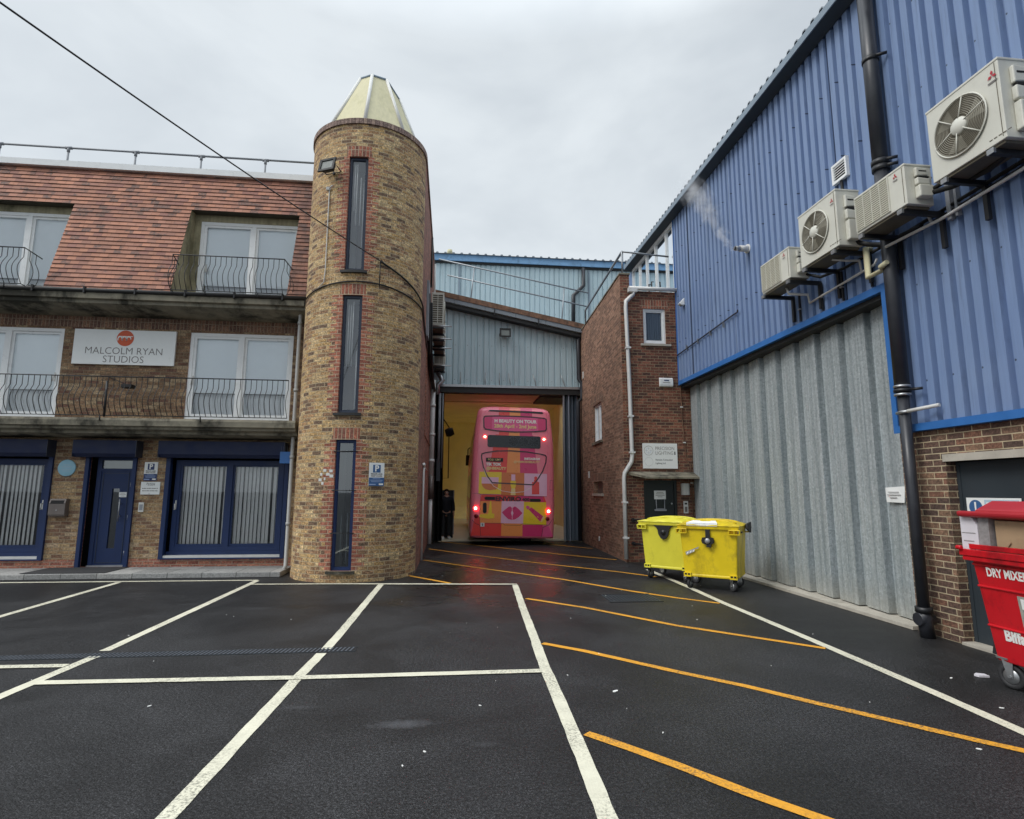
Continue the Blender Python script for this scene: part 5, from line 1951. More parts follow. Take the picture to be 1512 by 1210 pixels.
run = 0.0
n = 12
pw = (12.75 - YD - .0) / n
u = -12.75
for k in range(n):
    a = u + k * pw
    for (f0, d0, f1, d1) in ((0, .075, .255, .09), (.255, .09, .265, .078), (.265, .078, .275, .092), (.275, .092, .50, .105), (.50, .105, .51, .093), (.51, .093, .52, .106), (.52, .106, .83, .125), (.83, .125, .84, .02), (.84, .02, .955, .0), (.955, .0, .96, -.12), (.96, -.12, 1.0, -.12), (1.0, -.12, 1.0, .075)):
        p, q = a + pw * f0, a + pw * f1
        ln_ = math.hypot(q - p, d1 - d0)
        ul, run = run, run + ln_
        mb.face([mr_(p, .06, d0), mr_(q, .06, d1), mr_(q, 4.12, d1), mr_(p, 4.12, d0)], M['galv'], [(ul, .06), (run, .06), (run, 4.12), (ul, 4.12)])
mb.build('folding_door', wh)
mb = MB()
mb.box(5.42, 5.86, YD + .02, 12.79, .004, .045, M['concrete_pale'])
mb.build('door_threshold', wh)
mb = MB()
mb.box(5.46, 5.74, YD, 12.78, 4.06, 4.123, M['gutter_dark'])
mb.build('door_track', wh)


def mp2(u, v, d):
    return (5.47 + d, -u, v)


mb = MB()       # brick pier, wall round the fire door
wall(mb, mp2, -YD, -YF, 0, 2.34, M['brick_pier'], [(-5.72, -4.80, -.01, 1.94, .16)])
mb.face([(5.47, YD, 0), (5.80, YD, 0), (5.80, YD, 2.34), (5.47, YD, 2.34)], M['brick_pier'])
mb.build('brick_base', wh)
mb = MB()
mb.box(5.455, 5.60, 4.65, 5.74, 1.94, 2.02, M['concrete_pale'])
mb.build('door_lintel', wh)
mb = MB()
mb.box(5.60, 5.66, 4.80, 5.72, .03, 1.935, M['charcoal_paint'])
mb.box(5.44, 5.66, 4.80, 5.72, 0, .028, M['concrete_pale'])
fd = mb.build('fire_door', wh)
mb = MB()
mb.box(5.592, 5.60, 4.80, 4.84, .03, 1.93, M['charcoal_paint'])
mb.box(5.592, 5.60, 5.68, 5.72, .03, 1.93, M['charcoal_paint'])
mb.box(5.592, 5.60, 4.84, 5.68, 1.90, 1.93, M['charcoal_paint'])
mb.build('door_frame', fd)
# eaves
mb = MB()
pts = []
k = 0
y = YF
while y < 16.1:
    for f, dz in ((0, 0), (.055, .0), (.075, .045), (.135, .045), (.155, 0)):
        pts.append((y + f, 8.50 + dz))
    y += .2
pts = [(p, q) for p, q in pts if p <= 16.1]
poly = pts + [(16.1, 8.492), (YF, 8.492)]
# sheet ends: profile in (Y,Z) extruded along X with the roof's pitch
nP = len(pts)
for i in range(nP - 1):
    (y0, z0), (y1, z1) = pts[i], pts[i + 1]
    mb.face([(5.20, y0, z0), (5.20, y1, z1), (12, y1, z1 + .75), (12, y0, z0 + .75)], M['roof_sheet'], [(y0, 0), (y1, 0), (y1, 7), (y0, 7)])
    mb.face([(5.20, y0, z0 - .02), (5.20, y1, z1 - .02), (5.20, y1, z1), (5.20, y0, z0)], M['roof_sheet'])
mb.build('roof_sheeting', wh)
mb = MB()
mb.box(5.195, 5.215, YF, 16.1, 8.375, 8.488, M['slate_trim'])
mb.prism([(5.216, 8.485), (5.216, 8.38), (5.415, 8.33), (5.415, 8.485)], YF, 16.09, M['eaves_soffit'], 'y')
mb.build('eaves_flashing', wh)
mb = MB()       # shell for other views
mb.box(5.8, 16, YF, YF + .1, 0, 8.4, M['blue_sheet'])
mb.box(15.9, 16, YF, 12.8, 0, 8.9, M['blue_sheet'])
mb.box(5.86, 16, 12.9, 13.0, 0, 6.4, M['blue_sheet'])
mb.box(6.6, 6.7, YF, 12.8, 0, 8.4, M['dark'])
mb.box(5.62, 5.86, 12.79, 12.82, 0, 4.2, M['brick_annex'])
mb.build('rear_shell', wh)
# glazed screen beyond the sheeting, over the annex terrace


def mz(u, v, d):
    return (XW + .02 + d, -u, v)


mb = MB()
fm = M['upvc']
ys = [12.83, 13.30, 14.05, 14.75, 15.35, 15.95]
for i, y in enumerate(ys):
    mb.box(XW - .01, XW + .05, y - .022, y + .022, 6.46, 8.34, fm)
mb.box(XW - .008, XW + .068, 12.86, 15.9, 6.46, 6.54, fm)
mb.box(XW - .007, XW + .067, 12.86, 15.9, 8.24, 8.33, fm)
mb.box(XW, XW + .06, 16.0, 18.0, 6.46, 8.3, M['blue_sheet'])
gs = mb.build('glazed_screen', wh)
mb = MB()
mb.face([(XW + .03, 12.83, 6.5), (XW + .03, 15.95, 6.5), (XW + .03, 15.95, 8.3), (XW + .03, 12.83, 8.3)], M['glass_dark'])
mb.build('pane', gs)
mb = MB()
mb.box(6.9, 7.0, 12.9, 16.0, 6.46, 8.7, M['concrete'])
mb.box(5.44, 7.0, 12.9, 16.0, 8.36, 8.38, M['soffit'])
mb.box(5.5, 7.0, 12.9, 16.0, 6.44, 6.46, M['dark'])
mb.box(5.5, 7.0, 15.98, 16.02, 6.47, 8.35, M['eaves_soffit'])
mb.box(XW + .12, XW + .14, 13.5, 13.8, 7.2, 7.7, M['sign_white'])
mb.build('lobby', gs)
mb = MB()
mb.tube([(XW - .03, 14.35, 7.25), (XW - .09, 14.35, 7.25), (XW - .09, 14.35, 7.0), (XW - .03, 14.35, 7.0)], .015, M['black_iron'], 6)
mb.tube([(XW - .03, 14.15, 7.25), (XW - .09, 14.15, 7.25), (XW - .09, 14.15, 7.0), (XW - .03, 14.15, 7.0)], .015, M['black_iron'], 6)
mb.build('door_handle', gs)

# the big black rainwater pipe
mb = MB()
XP, YP = 5.30, 6.02
mb.tube([(XP, YP, 8.36), (XP, YP, 5.66)], .088, M['black_pipe'], 14)
mb.tube([(XP, YP, 5.66), (XP, YP, 2.78)], .080, M['black_pipe'], 14)
mb.tube([(XP, YP, 2.78), (XP, YP, .30)], .060, M['black_pipe'], 14)
mb.tube([(XP, YP, .30), (XP, YP, .18), (XP + .02, YP, 0.0)], .074, M['black_pipe'], 14)
mb.tube([(XP - .09, YP, .20), (XP + .09, YP, .20)], .07, M['black_pipe'], 10)
mb.tube([(XP, YP, .33), (XP, YP, .27)], .086, M['black_iron'], 14)
for z, r in ((7.13, .098), (5.70, .102), (5.62, .10)):
    mb.tube([(XP, YP, z - .03), (XP, YP, z + .03)], r, M['black_iron'], 14)
    mb.tube([(XP, YP - .1, z), (XP + .10, YP - .16, z)], .02, M['black_iron'], 6)
dp = mb.build('downpipe', wh)
mb = MB()
for z in (2.84, 2.74):
    mb.tube([(XP, YP, z - .014), (XP, YP, z + .014)], .09, M['zinc'], 14)
mb.tube([(XP, YP, 2.77), (XP, YP, 2.81)], .092, M['black_iron'], 14)
mb.tube([(XP + .02, YP - .1, 2.79), (XP + .08, YP - .2, 2.79)], .018, M['black_iron'], 6)
mb.tube([(XP - .02, YP + .09, 2.53), (XP - .06, YP - .02, 2.53), (XP - .01, YP - .11, 2.535)], .02, M['zinc'], 8)
mb.tube([(XP - .03, YP - .08, 2.535), (XP + .06, YP - .42, 2.56)], .022, M['white_metal'], 8)
mb.build('pipe_clamp', dp)

# service pipes on the sheeting
t = thing('condensate_pipe', 'thin pale drain pipe running under the air conditioning units on blue wall', 'pipe', (5.38, 6, 4.5))
mb = MB()
c = M['white_pipe']
mb.tube([(5.05, 7.75, 4.70), (5.05, 7.70, 4.58), (5.36, 7.70, 4.58), (5.37, 7.68, 4.44)], .016, c, 6)
mb.tube([(5.37, 7.68, 4.44), (5.37, 6.35, 4.50), (5.37, 6.3, 4.56)], .016, c, 6)
mb.tube([(5.05, 6.7, 4.70), (5.2, 6.62, 4.66), (5.37, 6.6, 4.66), (5.37, 6.58, 4.50)], .014, c, 6)
mb.tube([(5.2, 5.95, 4.55), (5.35, 5.3, 4.60), (5.37, 3.2, 4.72)], .018, c, 6)
mb.tube([(5.05, 5.5, 4.78), (5.3, 5.45, 4.78), (5.36, 5.45, 4.62)], .016, c, 6)
mb.tube([(5.05, 4.35, 4.85), (5.3, 4.3, 4.85), (5.36, 4.3, 4.67)], .016, c, 6)
mb.build('pipe', t)
mb = MB()
mb.tube([(5.37, 6.38, 4.72), (5.28, 6.36, 4.72), (5.28, 6.36, 4.33), (5.28, 6.12, 4.33), (5.2, 6.05, 4.34), (5.2, 5.95, 4.36)], .03, M['cream'], 8)
mb.build('boiler_overflow', t)
t = thing('cable_runs', 'black insulated pipes and steel rails behind the air conditioners on blue wall', 'cable tray', (5.4, 5, 4.6))
mb = MB()
k_ = M['black_plastic']
mb.tube([(5.38, 5.95, 4.68), (5.38, 3.0, 4.80)], .02, k_, 6)
mb.tube([(5.38, 5.95, 4.62), (5.38, 3.0, 4.74)], .014, k_, 6)
mb.tube([(5.38, 5.35, 5.30), (5.38, 3.0, 5.36)], .016, k_, 6)
mb.tube([(5.15, 4.22, 4.80), (5.2, 4.6, 4.74), (5.22, 5.0, 4.80), (5.15, 5.22, 4.84)], .028, k_, 8)
mb.tube([(5.15, 5.27, 4.86), (5.2, 5.05, 4.90), (5.3, 4.9, 4.84)], .024, k_, 8)
mb.tube([(5.15, 6.36, 4.80), (5.25, 6.25, 4.72), (5.38, 6.2, 4.70), (5.38, 5.6, 4.66)], .03, k_, 8)
mb.tube([(5.15, 7.40, 4.78), (5.3, 7.3, 4.7), (5.38, 6.9, 4.68), (5.38, 6.2, 4.68)], .02, k_, 8)
mb.box(5.36, 5.41, 5.20, 5.25, 4.55, 5.45, M['grey_rail'])
mb.box(5.36, 5.41, 5.12, 5.15, 4.55, 5.40, M['grey_rail'])
for y in (7.95, 7.42, 6.98, 6.44):
    mb.box(5.375, 5.40, y - .012, y + .012, 4.24, 4.66, k_)
    mb.box(5.36, 5.40, y - .025, y + .025, 4.42, 4.44, M['zinc'])
mb.build('insulated_pipe', t)
t = thing('wall_conduit', 'thin dark conduit running along the blue cladding below the boiler flue', 'conduit', (5.39, 11, 4.9))
mb = MB()
mb.tube([(5.39, 12.76, 4.86), (5.39, 10.0, 5.0), (5.39, 9.85, 5.0), (5.36, 9.78, 5.02)], .014, M['black_iron'], 6)
for y in (12.2, 11.6, 11.0, 10.4):
    mb.box(5.37, 5.41, y - .01, y + .01, 4.86, 4.96, M['zinc'])
mb.build('conduit', t)
t = thing('wall_vent', 'white louvred vent grille on the blue wall above the middle condensers', 'vent', (5.4, 6.85, 5.97))
mb = MB()
for (y0, y1, z0, z1) in ((6.69, 6.99, 5.95, 5.98), (6.69, 6.99, 6.21, 6.24), (6.69, 6.72, 5.98, 6.21), (6.96, 6.99, 5.98, 6.21)):
    mb.box(5.37, 5.418, y0, y1, z0, z1, M['upvc'])
mb.build('frame', t)
mb = MB()
for k in range(6):
    z = 5.985 + k * .038
    mb.prism([(5.378, z), (5.41, z + .024), (5.41, z + .028), (5.378, z + .010)], 6.72, 6.96, M['upvc'], 'y')
mb.box(5.412, 5.416, 6.72, 6.96, 5.98, 6.21, M['dark'])
mb.build('louvres', t)
mb = MB()
mb.tube([(5.40, 6.84, 5.95), (5.40, 6.84, 5.5)], .02, M['black_plastic'], 6)
mb.build('cable', t)
t = thing('boiler_flue', 'short white boiler flue steaming on the blue wall', 'flue', (5.42, 9.35, 6.05))
mb = MB()
mb.tube([(5.43, 9.40, 6.08), (5.24, 9.36, 6.06)], .058, M['white_pipe'], 14)
mb.tube([(5.26, 9.365, 6.06), (5.13, 9.33, 6.04)], .045, M['zinc'], 14)
mb.tube([(5.42, 9.40, 6.08), (5.40, 9.395, 6.08)], .085, M['white_pipe'], 14)
mb.build('pipe', t)
mb = MB()
mb.lathe([(.0001, 0), (.036, 0)], (5.127, 9.33, 6.04), (-1, -.1, -.05), M['dark'], 12, smooth=False)
mb.build('outlet', t)
t = thing('motion_sensor', 'small white wedge sensor on blue wall beside the annex', 'sensor', (5.4, 12.3, 6.05))
mb = MB()
mb.prism([(5.41, 6.14), (5.41, 5.96), (5.33, 5.96), (5.28, 6.0)], 12.25, 12.37, M['upvc'], 'y')
mb.build('body', t, bevel=.008)
mb = MB()
mb.lathe([(.0001, -.02), (.02, -.02), (.02, 0)], (5.34, 12.31, 5.96), (0, 0, 1), M['black_plastic'], 10)
mb.build('lens', t)
t = thing('taped_paper_note', 'creased white paper note taped to the galvanised doors beside the black downpipe', 'notice', (5.56, 6.53, 1.55))
mb = MB()
mb.face([(5.625, 6.82, 1.66), (5.628, 6.50, 1.675), (5.61, 6.51, 1.47), (5.62, 6.81, 1.475)], M['sign_white'])
mb.face([(5.633, 6.82, 1.66), (5.636, 6.50, 1.675), (5.618, 6.51, 1.47), (5.628, 6.81, 1.475)], M['sign_white'])
mb.build('sheet', t)
mb = MB()
for k, (a, b) in enumerate(((6.76, 6.59), (6.78, 6.56), (6.74, 6.62))):
    mb.box(5.605, 5.612, b, a, 1.60 - k * .035, 1.606 - k * .035, M['paper_grey'])
mb.build('handwriting', t)
t = thing('fire_escape_sign', 'pale blue escape notice on the charcoal door behind the red bin', 'sign', (5.59, 5.33, 1.35))
mb = MB()
mb.box(5.586, 5.591, 5.03, 5.63, 1.30, 1.545, M['sign_white'])
mb.build('board', t)
mb = MB()
mb.box(5.583, 5.5855, 5.05, 5.42, 1.40, 1.525, M['pale_panel'])
mb.lathe([(.0001, 0), (.078, 0)], (5.5850, 5.525, 1.445), (-1, 0, 0), M['sign_blue'], 28, smooth=False)
mb.build('colour_field', t)
mb = MB()
mb.text('Fire escape', .085, (5.581, 5.235, 1.465), (0, -1, 0), (0, 0, 1), M['white_ink'], bold=.001, sx=.86)
mb.text('Keep clear', .07, (5.581, 5.235, 1.36), (0, -1, 0), (0, 0, 1), M['sign_blue'], bold=.001, sx=.86)
mb.prism([(5.535, 1.50), (5.515, 1.50), (5.518, 1.40), (5.532, 1.40)], 5.580, 5.5835, M['white_ink'])
mb.lathe([(.0001, 0), (.013, 0)], (5.580, 5.525, 1.385), (-1, 0, 0), M['white_ink'], 12, smooth=False)
mb.build('lettering', t)

# steam from the flue: a drifting wisp, thinning as it rises
q = NM('steam')
q.t.nodes.remove(q.b)
pv = q.n('ShaderNodeVolumePrincipled')
pv.inputs['Color'].default_value = (.95, .96, .98, 1)
pv.inputs['Anisotropy'].default_value = .2
v = q.coord('Object')
nf = q.noise(q.coord('Object', (1, 1, 1)), 3.4, 6, .65, .8)
sp = q.n('ShaderNodeSeparateXYZ')
q.l(v, sp.inputs[0])
along = q.math('DIVIDE', sp.outputs[2], 2.6)       # 0 at the outlet, 1 far up
thin = q.ramp(along, [(.0, 1.), (.25, .7), (.62, .45), (1.0, 0.)])
geo_r = q.n('ShaderNodeVectorMath', operation='SUBTRACT')     # distance from the curved axis
cmb = q.n('ShaderNodeCombineXYZ')
ax_y = q.math('MULTIPLY', sp.outputs[2], .78)
q.l(q.math('MULTIPLY', sp.outputs[2], .03), cmb.inputs[0])
q.l(ax_y, cmb.inputs[1])
q.l(sp.outputs[2], cmb.inputs[2])
q.l(v, geo_r.inputs[0])
q.l(cmb.outputs[0], geo_r.inputs[1])
ln = q.n('ShaderNodeVectorMath', operation='LENGTH')
q.l(geo_r.outputs[0], ln.inputs[0])
rad = q.math('ADD', .06, q.math('MULTIPLY', sp.outputs[2], .17))
wob = q.math('MULTIPLY', q.math('SUBTRACT', q.noise(q.coord('Object', loc=(2, 1, 0)), 2.3, 4, .6, 1.5), .5), 2.6)
edge = q.ramp(q.math('ADD', q.math('DIVIDE', ln.outputs['Value'], rad), wob), [(.0, 1.), (.85, 0.)])
den = q.math('MULTIPLY', q.math('MULTIPLY', q.ramp(nf, [(.42, 0.), (.66, 1.)]), edge), q.math('MULTIPLY', thin, 13.0))
q.l(den, pv.inputs['Density'])
q.l(pv.outputs[0], q.o.inputs['Volume'])
mb = MB()
rings = []
for i in range(12):
    z = -.05 + 2.7 * i / 11
    r = (.09 + max(0, z) * .20)
    rings.append([Vector((z * .03 + r * math.cos(a), z * .78 + r * math.sin(a) * 1.2, z)) for a in [k * math.pi / 6 for k in range(12)]])
for A_, B_ in zip(rings, rings[1:]):
    for k in range(12):
        mb.face([A_[k], A_[(k + 1) % 12], B_[(k + 1) % 12], B_[k]], q.m, smooth=True)
mb.face(rings[0][::-1], q.m)
mb.face(rings[-1], q.m)
o = mb.build('steam_plume')
o.location = (5.06, 9.33, 6.02)
tag(o, 'thin white steam drifting up and away from the flue on the blue wall', 'steam')
o['kind'] = 'stuff'

# ================================================================ WHEELED BINS


def castor(b_parent, x, y, r=.085, zr=.0, yaw=0.3):
    b = MB()
    c, s_ = math.cos(yaw), math.sin(yaw)
    cx, cy = x + .035 * c, y + .035 * s_
    ax = (-s_, c, 0)
    b.lathe([(.0001, -.024), (r * .55, -.024), (r * .62, -.014), (r * .62, .014), (r * .55, .024), (.0001, .024)], (cx, cy, r), ax, M['zinc'], 18)
    for q_ in (-.034, .034):
        P = lambda dx, z: (cx + dx * c - q_ * s_, cy + dx * s_ + q_ * c, z)
        b.face([P(-.05, r * 2 + .03), P(.03, r * 2 + .03), P(.018, r - .012), P(-.018, r - .012)], M['zinc'])
    b.box(x - .05, x + .05, y - .04, y + .04, r * 2 + .03, r * 2 + .045, M['zinc'])
    b.tube([(cx - .04 * -s_, cy - .04 * c, r), (cx + .04 * -s_, cy + .04 * c, r)], .012, M['zinc'], 8)
    o_ = b.build('castor', b_parent, local=True)
    b = MB()
    b.lathe([(r * .62, -.022), (r * .92, -.022), (r, -.010), (r, .010), (r * .92, .022), (r * .62, .022), (r * .62, -.022)], (cx, cy, r), ax, M['rubber'], 22)
    b.build('tyre', o_, local=True)


def yellow_bin(label, at, rz, m, lock):
    t = thing('wheeled_bin', label, 'bin', at, rz, 'yellow wheeled bins')
    W2, D2 = .46, .42
    b = MB()
    b.frustum((-W2 * .90, W2 * .90, -D2 * .86, D2 * .92), (-W2, W2, -D2, D2), .20, 1.00, m)
    b.frustum((-W2 * .93, W2 * .93, -D2 * .90, D2 * .95), (-W2 * .90, W2 * .90, -D2 * .87, D2 * .93), .20, .26, m)
    b.build('body', t, local=True, bevel=.022)
    b = MB()
    b.frustum((-W2 - .025, W2 + .025, -D2 - .03, D2 + .03), (-W2 - .035, W2 + .035, -D2 - .04, D2 + .04), .985, 1.045, m)
    for sx in (-1, 1):       # corner grip boxes under the rim
        for sy in (-1, 1):
            x0, x1 = sorted((sx * (W2 - .13), sx * (W2 + .05)))
            yy0, yy1 = sorted((sy * (D2 - .04), sy * (D2 + .055)))
            b.box(x0, x1, yy0, yy1, .905, .925, m)
            b.box(x0, x1, yy0, yy1, .975, .990, m)
            for xx in (x0, (x0 + x1) / 2 - .008, x1 - .016):
                b.box(xx, xx + .016, yy0, yy1, .925, .975, m)
    b.build('rim', t, local=True, bevel=.006)
    b = MB()       # domed, slightly sagging lid with ribs
    nx, ny = 14, 10
    def lz(i, j):
        x, y = -1 + 2 * i / nx, -1 + 2 * j / ny
        dome = .075 * (1 - abs(x) ** 3) * (1 - abs(y) ** 3)
        sag = .012 * math.sin(i * 1.3 + (3 if lock else 0)) * math.cos(j * .9)
        return 1.052 + dome + sag
    g = [[Vector(((W2 + .04) * (-1 + 2 * i / nx), (D2 + .045) * (-1 + 2 * j / ny), lz(i, j))) for j in range(ny + 1)] for i in range(nx + 1)]
    for i in range(nx):
        for j in range(ny):
            b.face([g[i][j], g[i + 1][j], g[i + 1][j + 1], g[i][j + 1]], m, smooth=True)
    rim_ = [g[i][0] for i in range(nx + 1)] + [g[nx][j] for j in range(1, ny + 1)] + [g[i][ny] for i in range(nx - 1, -1, -1)] + [g[0][j] for j in range(ny - 1, 0, -1)]
    for p_, q_ in zip(rim_, rim_[1:] + rim_[:1]):
        b.face([p_, q_, Vector((q_.x * 1.01, q_.y * 1.01, 1.045)), Vector((p_.x * 1.01, p_.y * 1.01, 1.045))], m)
    for y in (-.2, .1):
        b.tube([(x, y, 1.052 + .075 * (1 - abs(x / (W2 + .04)) ** 3) * (1 - abs(y / (D2 + .045)) ** 3) + .004) for x in [-.42 + .06 * i for i in range(15)]], .012, m, 6)
    ld = b.build('lid', t, local=True)
    b = MB()
    for sx in (-1, 1):
        x = sx * (W2 + .05)
        b.prism([(D2 * .2, .99), (D2 * .2 + .02, 1.06), (D2 + .09, 1.08), (D2 + .11, .99), (D2 + .05, .90)], min(x, x + sx * .03), max(x, x + sx * .03), M['black_plastic'])
        b.tube([(x, -D2 - .0, .95), (x, -D2 + .14, .95)], .014, M['black_iron'], 6)
    b.tube([(-W2 - .06, D2 + .07, 1.03), (W2 + .06, D2 + .07, 1.03)], .016, M['black_iron'], 8)
    b.build('lid_hinge', t, local=True)
    b = MB()
    if lock:
        y = -D2 * .985
        b.box(-.035, .035, y - .035, y - .005, .80, 1.0, M['black_iron'])
        b.prism([(-.10, .80), (-.085, .85), (-.04, .855), (.04, .855), (.085, .85), (.10, .80), (.085, .76), (.04, .745), (-.04, .745), (-.085, .76)], y - .055, y - .0, M['black_plastic'], 'y')
        b.lathe([(.0001, .02), (.03, .02), (.045, .01), (.045, 0)], (0, y - .055, .80), (0, -1, 0), M['zinc'], 18)
        b.box(-.02, .05, y - .05, y - .01, .70, .75, M['black_iron'])
        b.build('lock', t, local=True)
        b = MB()
        yy = y + .012
        b.face([(-.38, yy - .0155, .60), (-.15, yy - .0165, .70), (-.17, yy - .0165, .66), (-.22, yy - .016, .655), (-.24, yy - .0155, .61), (-.36, yy - .0148, .55)], M['tarnish'])
        for k in range(3):
            b.face([(-.36 + k * .05, yy - .0175, .565 + k * .02), (-.33 + k * .05, yy - .0175, .58 + k * .02), (-.32 + k * .05, yy - .0175, .61 + k * .02), (-.35 + k * .05, yy - .0175, .60 + k * .02)], M['sign_white'])
        b.build('torn_sticker', t, local=True)
        b = MB()
        b.box(-W2 * .72, W2 * .35, -D2 - .044, -D2 - .025, 1.035, 1.085, M['net'])
        b.face([(-W2 * .74, -D2 - .04, 1.087), (W2 * .36, -D2 - .04, 1.087), (W2 * .2, -D2 + .2, 1.118), (-W2 * .6, -D2 + .2, 1.115)], M['net'])
        b.build('faded_patch', ld, local=True)
        b = MB()
        b.text('Y', .075, (.26, -D2 * .985 + .001, .80), (1, 0, 0), (0, 0, 1), M['yellow_pale'])
        b.text('bin', .055, (.26, -D2 * .975 + .001, .74), (1, 0, 0), (0, 0, 1), M['yellow_pale'])
    else:
        y = -D2 * .99
        pts = [(-.20, .985), (.20, .985), (.14, .95), (.11, .90), (.095, .82), (.05, .75), (0, .73), (-.05, .75), (-.095, .82), (-.11, .90), (-.14, .95)]
        b.prism(pts, y - .03, y, M['black_plastic'], 'y')
        b.lathe([(.0001, .03), (.035, .025), (.05, 0)], (0, y - .03, .86), (0, -1, 0), M['black_iron'], 16)
        b.build('bumper', t, local=True)
    b = MB()
    for sx in (-1, 1):
        x0, x1 = sorted((sx * W2 * .66, sx * W2 * .92))
        b.box(x0, x1, -D2 * .90 - .012, -D2 * .86, .20, .225, m)
        b.box(x0, x1, -D2 * .90 - .012, -D2 * .86, .255, .268, m)
        for k in range(3):
            xx = x0 + (x1 - x0) * k / 2.3
            b.box(xx, xx + .014, -D2 * .90 - .012, -D2 * .86, .225, .255, m)
        b.box(x0, x1, -D2 * .90 - .005, -D2 * .80, .225, .255, M['dark'])
    b.build('corner_bracket', t, local=True)
    for sx in (-1, 1):
        for sy in (-1, 1):
            castor(t, sx * W2 * .78, sy * D2 * .74, yaw=2.6 + .5 * sx + .7 * sy)
    return t


yellow_bin('bright yellow wheeled bin with black lock and torn silver sticker', (4.48, 9.39, 0), math.atan2(-.50, .66), M['yellow_bin'], True)
yellow_bin('paler yellow wheeled bin behind, partly hidden, nearer the annex door', (4.20, 10.45, 0), math.atan2(-.62, .60), M['yellow_pale'], False)

# red steel bin: local -Y faces the yard (-X); local x runs towards the viewer (world -Y)
rb = thing('red_wheeled_bin', 'red wheeled bin overflowing with boxes beside the charcoal fire door', 'bin', (4.93, 3.93, 0), R(-90))
L2, D0, D1 = .62, -.43, .40
b = MB()
m = M['red_bin']
b.frustum((-L2 * .93, L2 * .93, -.33, .33), (-L2, L2, D0, D1), .21, 1.06, m)
for z in (.48, .80, .98):
    f = (z - .21) / .85
    xx = L2 * (.93 + .07 * f)
    yy = -.33 + (D0 + .33) * f
    b.box(-xx - .006, xx + .006, yy - .014, yy + .02, z, z + .022, m)
b.build('body', rb, local=True, bevel=.012)
b = MB()
b.box(-L2 - .065, L2 + .065, D0 - .05, D0 - .012, 1.06, 1.115, m)
b.box(-L2 - .045, L2 + .045, D0 - .04, D0 + .02, 1.02, 1.058, m)
b.box(-L2 - .07, -L2 + .0, D0 + .02, D1, 1.03, 1.11, m)
b.box(L2, L2 + .07, D0 + .02, D1, 1.03, 1.11, m)
b.box(-L2 - .07, L2 + .07, D1 - .02, D1 + .04, 1.03, 1.11, m)
b.box(-L2, L2, D0 - .012, D0 + .01, 1.117, 1.16, m)
b.tube([(-L2 - .07, D0 - .06, 1.125), (-L2 - .02, D0 - .06, 1.125)], .02, m, 8)
b.build('rim', rb, local=True, bevel=.006)
b = MB()       # thick lid propped up on the load
lp = [(D0 - .05, 1.40), (D0 - .045, 1.455), (D0 + .0, 1.475), (D0 + .12, 1.53), (D1 - .1, 1.50), (D1 + .03, 1.30), (D1 + .03, 1.27), (D0 + .0, 1.42)]
b.prism(lp, -L2 + .12, L2 + .04, M['red_lid'])
b.prism([(D0 - .055, 1.395), (D0 - .055, 1.445), (D1 + .02, 1.30), (D1 + .02, 1.25)], -L2 - .05, L2 + .06, M['red_lid'])
b.build('lid', rb, local=True, bevel=.018)
b = MB()
b.tube([(-L2 - .12, D0 + .42, .32), (-L2 - .12, D0 + .42, .84)], .035, M['black_iron'], 10)
b.tube([(-L2 - .12, D0 + .42, .84), (-L2 - .12, D0 + .42, .98)], .047, M['zinc'], 12)
b.hexa([(-L2 - .0, D0 + .10, .25), (-L2 + .06, D0 + .10, .25), (-L2 + .06, D0 + .16, .25), (-L2 - .0, D0 + .16, .25), (-L2 - .11, D0 + .38, .9), (-L2 - .05, D0 + .38, .9), (-L2 - .05, D0 + .44, .9), (-L2 - .11, D0 + .44, .9)], M['black_iron'])
b.build('lifting_bar', rb, local=True)
b = MB()


def rf_(z):
    return -.33 + (D0 + .33) * (z - .21) / .85


zup = Vector((0, (D0 + .33) / .85, 1))


def rp(x, z, o=.004):
    return (x, rf_(z) - o, z)


b.text('DRY MIXED', .098, rp(-.325, .935), (1, 0, 0), zup, M['white_ink'], bold=.0035, sx=.70)
b.text('Biffa', .125, rp(-.375, .435), (1, 0, 0), zup, M['white_ink'], bold=.006, sx=.82)
b.text('www.biffa.co.uk', .05, rp(-.05, .405), (1, 0, 0), zup, M['white_ink'], bold=.001, sx=.85)
b.build('lettering', rb, local=True)
b = MB()


def rq(x0, x1, z0, z1, m_, o):
    b.hexa([rp(x0, z0, o), rp(x1, z0, o), rp(x1, z0, o - .002), rp(x0, z0, o - .002), rp(x0, z1, o), rp(x1, z1, o), rp(x1, z1, o - .002), rp(x0, z1, o - .002)], m_)


rq(-.28, .40, .54, .78, M['tarnish'], .004)
for r_i, (z0, z1) in enumerate(((.68, .76), (.57, .65))):
    for c_i in range(6):
        x = -.255 + c_i * .105 + r_i * .03
        rq(x, x + .085, z0, z1, M['sign_white'], .0065)
        rq(x + .028, x + .055, z0 + .015, z1 - .015, M['paper_grey'], .009)
rq(-.25, .36, .662, .670, M['grey_ink'], .0065)
rq(-.22, .36, .552, .560, M['grey_ink'], .0065)
rq(-.26, .14, .27, .36, M['sign_white'], .004)
rq(-.16, .13, .28, .35, plain('hazard_yellow', (230, 210, 60), .5), .0065)
b.face([rp(-.245, .285, .008), rp(-.175, .285, .008), rp(-.21, .35, .008)], M['black_ink'])
b.face([rp(-.232, .292, .0095), rp(-.188, .292, .0095), rp(-.21, .334, .0095)], plain('hazard_triangle', (230, 210, 60), .5))
rq(-.212, -.208, .30, .322, M['black_ink'], .011)
b.text('DANGER', .03, rp(-.015, .33, .010), (1, 0, 0), zup, M['black_ink'], bold=.001)
b.text('DO NOT CLIMB', .026, rp(-.015, .298, .010), (1, 0, 0), zup, M['black_ink'], bold=.001)
b.build('stickers', rb, local=True)
